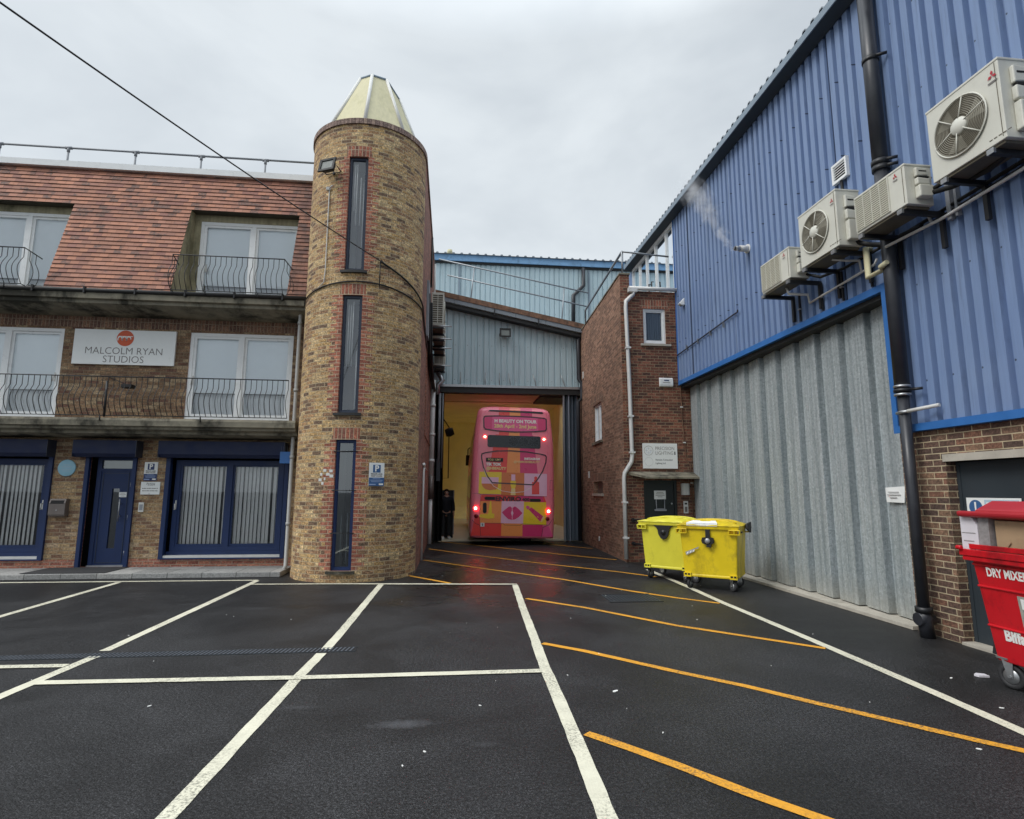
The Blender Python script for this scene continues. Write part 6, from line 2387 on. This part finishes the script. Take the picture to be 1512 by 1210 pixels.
for sx in (-1, 1):
    for sy in (-1, 1):
        castor(rb, sx * L2 * .86, sy * .30, r=.10, yaw=.25 if sx < 0 else -.4)
t = thing('white_carton', 'white printed carton standing at the left end of the red bin', 'box', (4.63, 4.45, 1.08))
mb = MB()
mb.prism([(4.62, 1.10), (4.46, 1.10), (4.46, 1.32), (4.52, 1.41), (4.62, 1.41)], 4.50, 4.62, M['card_white'], 'x')
mb.face([(4.62, 4.60, 1.12), (4.62, 4.48, 1.12)] and [(4.497, 4.61, 1.25), (4.497, 4.48, 1.25), (4.497, 4.48, 1.256), (4.497, 4.61, 1.256)], M['paper_grey'])
mb.face([(4.497, 4.60, 1.18), (4.497, 4.50, 1.18), (4.497, 4.50, 1.188), (4.497, 4.60, 1.188)], M['paper_grey'])
mb.face([(4.497, 4.56, 1.155), (4.497, 4.50, 1.155), (4.497, 4.50, 1.162), (4.497, 4.56, 1.162)], M['paper_grey'])
mb.build('carton', t)
mb = MB()
mb.prism([(4.455, 1.10), (4.36, 1.10), (4.36, 1.40), (4.455, 1.40)], 4.505, 4.62, M['paper_grey'], 'x')
o = mb.build('grey_printed_carton')
tag(o, 'grey speckled printed carton wedged between white carton and cardboard in the red bin', 'box')
t = thing('cardboard_box', 'large brown cardboard box jammed under the lid of the red bin', 'box', (4.8, 3.9, 1.08))
mb = MB()
mb.box(4.54, 5.2, 3.45, 4.34, 1.0, 1.37, M['card'])
mb.build('carton', t, bevel=.006)
mb = MB()
mb.face([(4.537, 4.32, 1.12), (4.527, 4.22, 1.22), (4.525, 4.20, 1.20), (4.535, 4.26, 1.13)], M['card'])
mb.face([(4.536, 4.15, 1.10), (4.536, 3.6, 1.11), (4.520, 3.6, 1.24), (4.520, 4.15, 1.235)], M['card'])
mb.build('torn_flap', t)
o = None
mb = MB()
mb.prism([(4.62, 4.72), (4.70, 4.70), (4.71, 4.76), (4.66, 4.79), (4.61, 4.76)], .004, .02, M['card_white'], 'z')
o = mb.build('paper_scrap')
tag(o, 'crumpled white scrap of paper on the ground by the red bin wheel', 'litter')

# ================================================================ BUS
bus = thing('double_decker_bus', 'pink striped double deck bus seen from behind entering the garage doorway', 'bus', (1.835, 16.9, 0), 0)
bus.rotation_euler = (0, R(.9), R(-1.0))
SC = .00371


def bx(zx, zy):
    return (zx - (355 + (1120 - zy) * 25 / 1050)) * SC + (1120 - zy) * SC * .012, .245 + (1120 - zy) * SC


WID = [(.22, 1.25), (.5, 1.262), (1.2, 1.27), (2.2, 1.25), (3.0, 1.225), (3.55, 1.175), (3.85, 1.14), (4.0, 1.115), (4.09, 1.06), (4.145, .97), (4.175, .80)]


def hwid(z):
    for (a, p), (c, q_) in zip(WID, WID[1:]):
        if a <= z <= c:
            return p + (q_ - p) * (z - a) / (c - a)
    return WID[-1][1]


def roff(z):
    o_ = 0
    if z > 3.1:
        o_ += (z - 3.1) * .10
    if z > 4.0:
        o_ += (z - 4.0) ** 2 * 6
    if z < .8:
        o_ += (.8 - z) * .05
    return o_


LEN = 10.6
rc = .16


def ring(z):
    h = hwid(z)
    o_ = roff(z)
    pts = []
    for x in (-1.0, -.75, -.5, -.25, 0, .25, .5, .75, 1.0):
        pts.append((x * (h - rc), o_))
    for i in range(1, 6):
        a = i * math.pi / 10
        pts.append((h - rc + rc * math.sin(a), o_ + rc - rc * math.cos(a)))
    pts += [(h, 3), (h, 6), (h, LEN - .5), (h - .2, LEN - .15), (h - .6, LEN), (0, LEN + .03), (-h + .6, LEN), (-h + .2, LEN - .15), (-h, LEN - .5), (-h, 6), (-h, 3)]
    for i in range(5, 0, -1):
        a = i * math.pi / 10
        pts.append((-(h - rc + rc * math.sin(a)), o_ + rc - rc * math.cos(a)))
    return [Vector((x, y, z)) for x, y in pts]


b = MB()
zs = [z for z, _ in WID]
zs = sorted(set(zs + [.35, .8, 1.6, 2.6, 3.1, 3.3, 4.05, 4.12]))
Rg = [ring(z) for z in zs]
for A_, B_ in zip(Rg, Rg[1:]):
    n = len(A_)
    for i in range(n):
        j = (i + 1) % n
        b.face([A_[i], A_[j], B_[j], B_[i]], M['b_pink'], smooth=True)
top = [Vector((p.x, p.y, 4.185)) for p in Rg[-1]]
b.face(Rg[-1], M['b_pink'])
b.face(Rg[0][::-1], M['dark'])
body = b.build('body', bus, local=True)


def P_(x, z, o=.004):
    return Vector((x, roff(z) - o, z))


def decal(b, pts, m_, o):
    """polygon given in bus metres; fan into strips so it follows the rear panel"""
    zs_ = [p[1] for p in pts]
    b.face([P_(x, z, o) for x, z in pts], m_)


def quad(b, zx0, zy0, zx1, zy1, m_, o, zx2=None, zx3=None, n=8):
    """zx0..zx1 top edge at zy0, zx2..zx3 bottom edge at zy1"""
    zx2 = zx0 if zx2 is None else zx2
    zx3 = zx1 if zx3 is None else zx3
    for k in range(n):
        f0, f1 = k / n, (k + 1) / n
        ya, yb = zy0 + (zy1 - zy0) * f0, zy0 + (zy1 - zy0) * f1
        l0, l1 = zx0 + (zx2 - zx0) * f0, zx0 + (zx2 - zx0) * f1
        r0, r1 = zx1 + (zx3 - zx1) * f0, zx1 + (zx3 - zx1) * f1
        b.face([P_(*bx(l1, yb), o), P_(*bx(r1, yb), o), P_(*bx(r0, ya), o), P_(*bx(l0, ya), o)], m_)


def art(name, parent=body):
    return b.build(name, parent, local=True)


b = MB()       # stripes running up the tail
quad(b, 238, 62, 330, 300, M['b_red'], .004, 240, 322, n=14)
quad(b, 330, 62, 420, 300, M['b_org'], .004, 322, 410, n=14)
quad(b, 420, 62, 516, 300, M['b_mag'], .004, 410, 512, n=14)
quad(b, 212, 300, 322, 610, M['b_red'], .004, 158, 305)
quad(b, 322, 300, 412, 610, M['b_org'], .004, 305, 415)
quad(b, 412, 300, 522, 610, M['b_mag'], .004, 415, 560)
quad(b, 104, 790, 610, 845, M['b_red'], .004, 92, 630, n=3)
quad(b, 400, 790, 600, 845, M['b_mag'], .006, 400, 612, n=3)
quad(b, 96, 1012, 268, 1112, M['b_red'], .004, 100, 265, n=4)
quad(b, 268, 1012, 437, 1112, M['b_org'], .004, 265, 437, n=4)
quad(b, 437, 1012, 600, 1112, M['b_mag'], .004, 437, 596, n=4)
quad(b, 55, 960, 100, 1112, M['b_red'], .003, 24, 104, n=4)
quad(b, 600, 1030, 650, 1112, M['b_hot'], .003, 598, 686, n=4)
art('stripe_vinyl')
b = MB()       # picture squares
quad(b, 84, 606, 265, 782, M['b_yel'], .007, 80, 262, n=3)
quad(b, 265, 608, 450, 790, M['b_dorg'], .007, 262, 448, n=3)
quad(b, 450, 612, 636, 792, M['b_lil'], .007, 448, 634, n=3)
quad(b, 94, 840, 268, 1010, M['b_org'], .007, 94, 262, n=3)
quad(b, 268, 836, 448, 1012, M['b_lil'], .007, 262, 440, n=3)
quad(b, 448, 840, 628, 1020, M['b_yel'], .007, 440, 630, n=3)
art('picture_squares')
b = MB()       # cosmetics silhouettes


def poly(pts, m_, o=.010):
    b.face([P_(*bx(x, y), o) for x, y in pts], m_)


def arc(cx, cy, rx, ry, a0, a1, n=14):
    return [(cx + rx * math.cos(R(a0 + (a1 - a0) * i / n)), cy + ry * math.sin(R(a0 + (a1 - a0) * i / n))) for i in range(n + 1)]


poly([(104, 648), (240, 648), (240, 700), (104, 700)], M['b_lil'])
poly(arc(172, 700, 66, 52, 0, 180), M['b_dorg'])
poly(arc(206, 715, 30, 34, -30, 90), M['b_dorg'], .0095)
art('bowl_picture')
b = MB()
poly([(344, 622), (376, 622), (376, 672), (344, 672)], M['b_lil'])
poly([(338, 674), (380, 674), (384, 705), (374, 735), (380, 785), (338, 785), (346, 735), (338, 705)], M['b_yel'])
poly([(344, 735), (376, 735), (378, 788), (340, 788)], M['b_cream'], .0115)
art('lipstick_picture')
b = MB()
poly([(513, 680), (572, 680), (572, 778), (511, 778)], M['b_red'])
poly([(529, 660), (558, 660), (558, 680), (529, 680)], M['b_red'])
poly(arc(543, 648, 13, 14, 0, 360, 12), M['b_red'])
poly([(543, 632), (550, 650), (536, 650)], M['b_red'], .0105)
art('bottle_picture')
b = MB()
poly([(174, 838), (184, 838), (190, 935), (210, 938), (208, 972), (160, 978), (90, 966), (92, 946), (160, 938)], M['b_yel'])
art('shoe_picture')
b = MB()
lips = [(270, 925), (300, 900), (325, 880), (338, 878), (353, 892), (368, 878), (382, 880), (410, 902), (436, 930), (405, 962), (375, 980), (350, 984), (322, 978), (295, 955)]
poly(lips, M['b_mag'])
poly([(353, 905), (363, 932), (353, 960), (343, 932)], M['b_lil'], .0125)
poly([(351, 890), (355, 890), (355, 982), (351, 982)], M['b_lil'], .0122)
art('lips_picture')
b = MB()
poly([(462, 878), (478, 868), (497, 880), (488, 898), (474, 900)], M['b_hot'])
poly([(484, 898), (508, 882), (612, 958), (585, 998), (575, 990)], M['b_mag'])
poly([(604, 950), (616, 960), (592, 1000), (580, 994)], M['b_cream'], .0115)
art('tube_picture')
b = MB()       # panel lines and window outline


def strip(pts, w, m_=None, o=.0135, closed=False):
    pts = [Vector((*bx(x, y), 0)) for x, y in pts]
    if closed:
        pts = pts + [pts[0]]
    for p, q_ in zip(pts, pts[1:]):
        d = (q_ - p).normalized()
        nn = Vector((-d.y, d.x, 0)) * w / 2
        p2, q2 = p - d * w * .3, q_ + d * w * .3
        b.face([P_(*(p2 + nn).xy, o), P_(*(q2 + nn).xy, o), P_(*(q2 - nn).xy, o), P_(*(p2 - nn).xy, o)], m_ or M['b_line'])


ow = [(104, 462), (130, 452), (220, 436), (340, 431), (460, 436), (580, 452), (622, 462), (630, 476), (626, 520), (600, 590), (560, 655), (522, 702), (190, 692), (150, 640), (118, 570), (102, 500), (100, 474)]
strip(ow, .034, closed=True)
up_ = [(132, 150), (240, 145), (380, 144), (520, 147), (616, 154), (632, 164), (632, 245), (622, 258), (540, 268), (375, 276), (230, 270), (130, 258), (118, 245), (114, 170), (120, 155)]
strip(up_, .036, closed=True, o=.0145)
strip([(102, 840), (92, 780), (30, 778)], .006)
strip([(34, 990), (60, 1016), (96, 1030), (104, 1112)], .010)
strip([(672, 985), (650, 1020), (602, 1040), (592, 1112)], .010)
strip([(94, 838), (94, 1010)], .007)
strip([(94, 1012), (280, 1012), (292, 1026), (420, 1026), (432, 1014), (636, 1020)], .008)
strip([(94, 786), (634, 796)], .007)
strip([(662, 664), (684, 664), (682, 740), (658, 740), (662, 664)], .005)
strip([(84, 80), (76, 400), (66, 780)], .006, M['b_hot'])
strip([(636, 110), (644, 400), (640, 780)], .006, M['b_hot'])
strip([(118, 580), (150, 660), (200, 718), (270, 756), (355, 768), (440, 760), (508, 722)], .012, M['b_white'], .0142)
art('panel_joints')
b = MB()
poly([(p[0], p[1]) for p in up_], M['b_mag'], .0105)
quad(b, 124, 160, 165, 262, M['b_mag'], .0115, 124, 178, n=3)
quad(b, 186, 152, 560, 268, M['b_hot'], .0112, 180, 566, n=4)
art('upper_window_banner', bus)
b = MB()


def btext(s_, size, zx, zy, m_, align='CENTER', bold=.002, sx=1, o=.016):
    x, z = bx(zx, zy)
    f = P_(x, z, o)
    u_ = (P_(x, z + .1, o) - f)
    b.text(s_, size, f, (1, 0, 0), u_, m_, align, bold=bold, sx=sx)


btext('H BEAUTY ON TOUR', .135, 376, 188, M['b_white'], bold=.007)
btext('28th April - 2nd June', .152, 374, 230, M['b_cream'], bold=.005)
btext('TIK TOK', .115, 138, 545, M['b_white'], 'LEFT', bold=.007)
btext('@HBEAUTY', .11, 140, 577, M['b_cream'], 'LEFT', bold=.005)
btext('INSTAGRAM', .085, 576, 494, M['b_white'], 'RIGHT', bold=.006)
btext('@HARRODSBEAUTY', .085, 574, 520, M['b_cream'], 'RIGHT', bold=.002)
art('lettering')
b = MB()
btext('ENVIRO', .175, 320, 820, M['b_line'], bold=.007, sx=1.25)
btext('400', .12, 462, 822, M['b_line'], bold=.006, sx=1.2)
art('model_badge')
b = MB()
pts = arc(160, 320, 14, 14, 180, 270, 4) + arc(570, 322, 14, 14, 270, 360, 4) + arc(568, 394, 14, 14, 0, 90, 4) + arc(162, 390, 14, 14, 90, 180, 4)
poly(pts, M['b_glass'], .012)
art('cooling_grille_cover')
gl_o = bpy.data.objects['cooling_grille_cover']
b = MB()
for cx in (358, 442, 526):
    for r_ in (40, 30, 14):
        strip(arc(cx, 356, r_, r_, 0, 360, 24), .008, M['b_grille'] if r_ != 40 else M['rail_mid'], .0142)
    for k in range(8):
        a = k * math.pi / 4
        strip([(cx + 8 * math.cos(a), 356 + 8 * math.sin(a)), (cx + 38 * math.cos(a), 356 + 38 * math.sin(a))], .008, M['rail_mid'], .0145)
b.build('cooling_fan', gl_o, local=True)
b = MB()
poly([(164, 94), (600, 100), (612, 112), (600, 116), (160, 108), (150, 112)], M['b_grille'], .008)
art('top_air_slot', bus)
b = MB()
strip([(122, 126), (130, 106), (150, 94), (380, 90), (610, 98), (628, 110), (636, 132)], .010, M['b_hot'], .009)
art('roof_moulding', bus)
b = MB()
poly(arc(142, 817, 13, 13, 90, 270, 8) + [(214, 804), (214, 830)], M['b_grille'], .0125)
art('engine_vent', bus)
b = MB()
poly([(496, 814), (496, 838)] + arc(572, 826, 13, 12, 90, -90, 8), M['b_grille'], .0125)
art('engine_vent', bus)
b = MB()
poly(arc(132, 866, 15, 15, 180, 360, 8) + arc(132, 920, 15, 15, 0, 180, 8), M['b_grille'], .0125)
art('fuel_filler', bus)
b = MB()
quad(b, 100, 1010, 132, 1040, M['sign_white'], .016, n=1)
quad(b, 110, 1016, 122, 1034, M['paper_grey'], .018, n=1)
art('small_square_label', bus)
b = MB()
x0_, z0_ = bx(138, 492)
x1_, z1_ = bx(275, 522)
b.box(x0_, x1_, -.02, -.0145, z1_, z0_, M['green_black'])
art('number_plate', bus)
b = MB()
btext('PO51 UMT', .085, 206, 507, M['b_cream'], bold=.001, o=.022)
b.build('plate_characters', bpy.data.objects['number_plate'], local=True)
for (zx, zy, lit) in ((126, 322, 1), (611, 330, 1), (60, 897, 1), (646, 912, 1), (65, 958, 0), (639, 972, 0)):
    x, z = bx(zx, zy)
    r_ = .062 if zy > 800 else .050
    yb = roff(z)
    if abs(x) > hwid(z) - rc:
        dx = abs(x) - (hwid(z) - rc)
        yb += rc - math.sqrt(max(0, rc * rc - dx * dx))
    nx = Vector((math.copysign(.25, x) if zy > 800 else 0, -1, 0)).normalized()
    c = Vector((x, yb, z)) + nx * .012
    b = MB()
    b.lathe([(r_, -.03), (r_, .0), (r_ * .8, .014), (.0001, .018)], c, nx, M['lamp_red'] if lit else M['lamp_off'], 24)
    lo = b.build('tail_lamp', bus, local=True, label='lit red round tail lamp' if lit else 'unlit dark red round lamp')
    if lit and zy < 800:
        lo.data.materials[0] = M['lamp_red_upper']
    if lit:
        b = MB()
        b.lathe([(r_ * .62, .017), (r_ * .5, .024), (r_ * .34, .024), (r_ * .28, .018)], c, nx, M['lamp_core'], 24)
        b.build('lamp_ring', lo, local=True)
b = MB()       # underside, wheels and dark side glazing
b.box(-1.0, 1.0, .5, LEN - .5, .20, .30, M['dark'])
b.box(-.6, .6, .3, .9, .12, .25, M['dark'])
b.build('chassis', bus, local=True)
for y in (2.6, 8.1):
    for sx in (-1, 1):
        b = MB()
        cx = sx * 1.04
        b.lathe([(.30, -.14), (.46, -.14), (.485, -.08), (.485, .08), (.46, .14), (.30, .14)], (cx, y, .485), (1, 0, 0), M['rubber'], 28)
        w_ = b.build('wheel', bus, local=True)
        b = MB()
        b.lathe([(.0001, .06), (.12, .06), (.2, .10), (.30, .13)], (cx, y, .485), (sx, 0, 0), M['zinc'], 24)
        b.build('rim', w_, local=True)
for sx in (-1, 1):
    b = MB()
    for (z0, z1) in ((1.35, 2.15), (3.0, 3.6)):
        y = .9
        while y < 9.4:
            h0, h1 = hwid(z0) + .006, hwid(z1) + .006
            b.face([(sx * h0, y, z0), (sx * h0, y + 1.3, z0), (sx * h1, y + 1.3, z1), (sx * h1, y, z1)], M['b_glass'])
            y += 1.42
    b.build('side_window', bus, local=True, label='row of dark side windows')
for sx, zc in ((-1, 3.05), (1, 2.0)):
    b = MB()
    b.tube([(sx * 1.18, LEN - .2, zc + .6), (sx * (1.45 if sx > 0 else 1.27), LEN + .1, zc + .55), (sx * (1.45 if sx > 0 else 1.27), LEN + .1, zc + .2)], .02, M['black_iron'], 6)
    xm = 1.47 if sx > 0 else 1.27
    b.box(min(sx * (xm - .09), sx * (xm + .09)), max(sx * (xm - .09), sx * (xm + .09)), LEN + .02, LEN + .14, zc - .25, zc + .25, M['black_plastic'])
    b.build('mirror', bus, local=True)

# ================================================================ PERSON
pe = thing('person', 'person in dark jacket, charcoal trousers and white shoes standing just inside the doorway', 'person', (-.13, 18.70, .05), R(8))
pe.scale = (.93, .93, .93)


def skin_mesh(name, verts, edges, radii, mat, parent, sub=2, root=0):
    me = bpy.data.meshes.new(name)
    me.from_pydata(verts, edges, [])
    me.materials.append(mat)
    ob = bpy.data.objects.new(name, me)
    COL.objects.link(ob)
    ob.parent = parent
    sk = ob.modifiers.new('skin', 'SKIN')
    sk.use_smooth_shade = True
    lay = me.skin_vertices[0] if me.skin_vertices else None
    if lay is None:
        bm = bmesh.new()
        bm.from_mesh(me)
        bm.verts.layers.skin.verify()
        bm.to_mesh(me)
        bm.free()
        lay = me.skin_vertices[0]
    for i, r in enumerate(radii):
        lay.data[i].radius = r if isinstance(r, tuple) else (r, r)
        lay.data[i].use_root = (i == root)
    s_ = ob.modifiers.new('sub', 'SUBSURF')
    s_.levels = sub
    s_.render_levels = sub
    dg = bpy.context.evaluated_depsgraph_get()
    m2 = bpy.data.meshes.new_from_object(ob.evaluated_get(dg))
    ob.modifiers.clear()
    ob.data = m2
    for p in m2.polygons:
        p.use_smooth = True
    return ob


# body in skin: legs, trunk, neck, head, arms, hands (front is -Y)
V = [(0, 0, .93), (0, 0, 1.10), (0, -.01, 1.28), (0, 0, 1.43), (0, 0, 1.50), (0, -.01, 1.57), (0, -.01, 1.67),
     (-.09, 0, .86), (-.11, -.03, .50), (-.115, .0, .10), (-.12, -.10, .04),
     (.09, 0, .86), (.10, .02, .50), (.105, .05, .10), (.115, -.05, .04),
     (-.18, 0, 1.41), (-.235, .0, 1.15), (-.23, -.09, .93), (-.225, -.12, .86),
     (.18, 0, 1.41), (.24, .01, 1.15), (.25, -.07, .93), (.25, -.10, .86)]
E_ = [(0, 1), (1, 2), (2, 3), (3, 4), (4, 5), (5, 6), (0, 7), (7, 8), (8, 9), (9, 10), (0, 11), (11, 12), (12, 13), (13, 14), (3, 15), (15, 16), (16, 17), (17, 18), (3, 19), (19, 20), (20, 21), (21, 22)]
Rr = [(.14, .11), (.13, .10), (.16, .11), (.13, .09), .055, (.070, .085), (.068, .08), .088, .062, .042, .04, .088, .062, .042, .04, .06, .045, .034, .03, .06, .045, .034, .03]
body_o = skin_mesh('body', V, E_, Rr, M['skin'], pe)
# hands: palm root plus five separate fingers each side
for sx, (hx, hy, hz_) in ((-1, (-.225, -.12, .86)), (1, (.25, -.10, .86))):
    V = [(hx, hy, hz_), (hx, hy - .012, hz_ - .06)]
    E2 = [(0, 1)]
    R2 = [(.026, .016), (.034, .014)]
    for k, (off, ln_) in enumerate(((-.027, .062), (-.009, .074), (.009, .07), (.026, .055))):
        i = len(V)
        V += [(hx + .004 * sx, hy - .012 + off, hz_ - .075), (hx - .004 * sx, hy - .016 + off, hz_ - .075 - ln_ * .55), (hx - .018 * sx, hy - .018 + off, hz_ - .075 - ln_)]
        E2 += [(1, i), (i, i + 1), (i + 1, i + 2)]
        R2 += [.009, .0085, .007]
    i = len(V)
    V += [(hx - .012 * sx, hy - .045, hz_ - .03), (hx - .02 * sx, hy - .065, hz_ - .065)]
    E2 += [(0, i), (i, i + 1)]
    R2 += [.011, .008]
    skin_mesh('hand', V, E2, R2, M['skin'], pe, 1)
# trousers
V = [(0, .0, 1.0), (-.09, 0, .86), (-.11, -.03, .50), (-.115, .0, .09), (.09, 0, .86), (.10, .02, .50), (.105, .05, .09)]
skin_mesh('trousers', V, [(0, 1), (1, 2), (2, 3), (0, 4), (4, 5), (5, 6)], [(.145, .115), .095, .070, .062, .095, .070, .062], M['cloth_trouser'], pe)
# jacket
V = [(0, 0, .86), (0, 0, 1.10), (0, -.01, 1.28), (0, 0, 1.42), (0, .01, 1.47), (-.185, 0, 1.41), (-.24, .0, 1.15), (-.235, -.085, .94), (.185, 0, 1.41), (.245, .01, 1.15), (.255, -.065, .94)]
skin_mesh('jacket', V, [(0, 1), (1, 2), (2, 3), (3, 4), (3, 5), (5, 6), (6, 7), (3, 8), (8, 9), (9, 10)], [(.175, .14), (.165, .135), (.185, .14), (.15, .115), (.075, .075), .082, .068, .052, .082, .068, .052], M['cloth_dark'], pe)
for fx, fy in ((-.12, -.05), (.112, .0)):
    b = MB()
    prof = [(.0, .0), (.0, .045), (.03, .085), (.10, .095), (.20, .055), (.255, .045), (.27, .02), (.26, .0)]
    for s_ in (0,):
        L_ = [Vector((fx - .045 * (1 if i < 5 else .7), fy + .08 - p, z)) for i, (p, z) in enumerate(prof)]
        R_3 = [Vector((fx + .045 * (1 if i < 5 else .7), fy + .08 - p, z)) for i, (p, z) in enumerate(prof)]
        b.face(L_, M['shoe'])
        b.face(R_3[::-1], M['shoe'])
        for i in range(len(prof)):
            j = (i + 1) % len(prof)
            b.face([L_[i], L_[j], R_3[j], R_3[i]], M['shoe'])
    b.build('shoe', pe, local=True, bevel=.012)
b = MB()       # hair cap with brim-like fringe, open at the face
for i in range(7):
    for j in range(16):
        def hp(i_, j_):
            th = i_ / 7 * 1.75
            ph = j_ / 16 * 2 * math.pi
            rr = .098
            x = rr * math.sin(th) * math.cos(ph)
            y = .01 + rr * 1.14 * math.sin(th) * math.sin(ph)
            z = 1.625 + rr * 1.12 * math.cos(th)
            return Vector((x, y, z))
        ph = (j + .5) / 16 * 2 * math.pi
        if math.sin(ph) < -.45 and i >= 3:
            continue
        b.face([hp(i, j), hp(i, j + 1), hp(i + 1, j + 1), hp(i + 1, j)], M['hair'], smooth=True)
b.build('hair', pe, local=True)
b = MB()       # face details
b.prism([(-.085, 1.60), (-.115, 1.575), (-.085, 1.57)], -.011, .011, M['skin'], 'x')
for sx in (-1, 1):
    b.lathe([(.0001, .006), (.011, .0)], (sx * .03, -.090, 1.615), (0, -1, 0), M['card_white'], 10)
    b.lathe([(.0001, .009), (.006, .004)], (sx * .03, -.090, 1.615), (0, -1, 0), M['hair'], 8)
    b.box(sx * .03 - .016, sx * .03 + .016, -.096, -.085, 1.635, 1.641, M['hair'])
    b.lathe([(.0001, .012), (.018, .008), (.024, 0)], (sx * .074, .0, 1.60), (sx, -.1, 0), M['skin'], 10)
b.box(-.022, .022, -.098, -.080, 1.542, 1.550, M['b_red'])
b.build('face', pe, local=True)
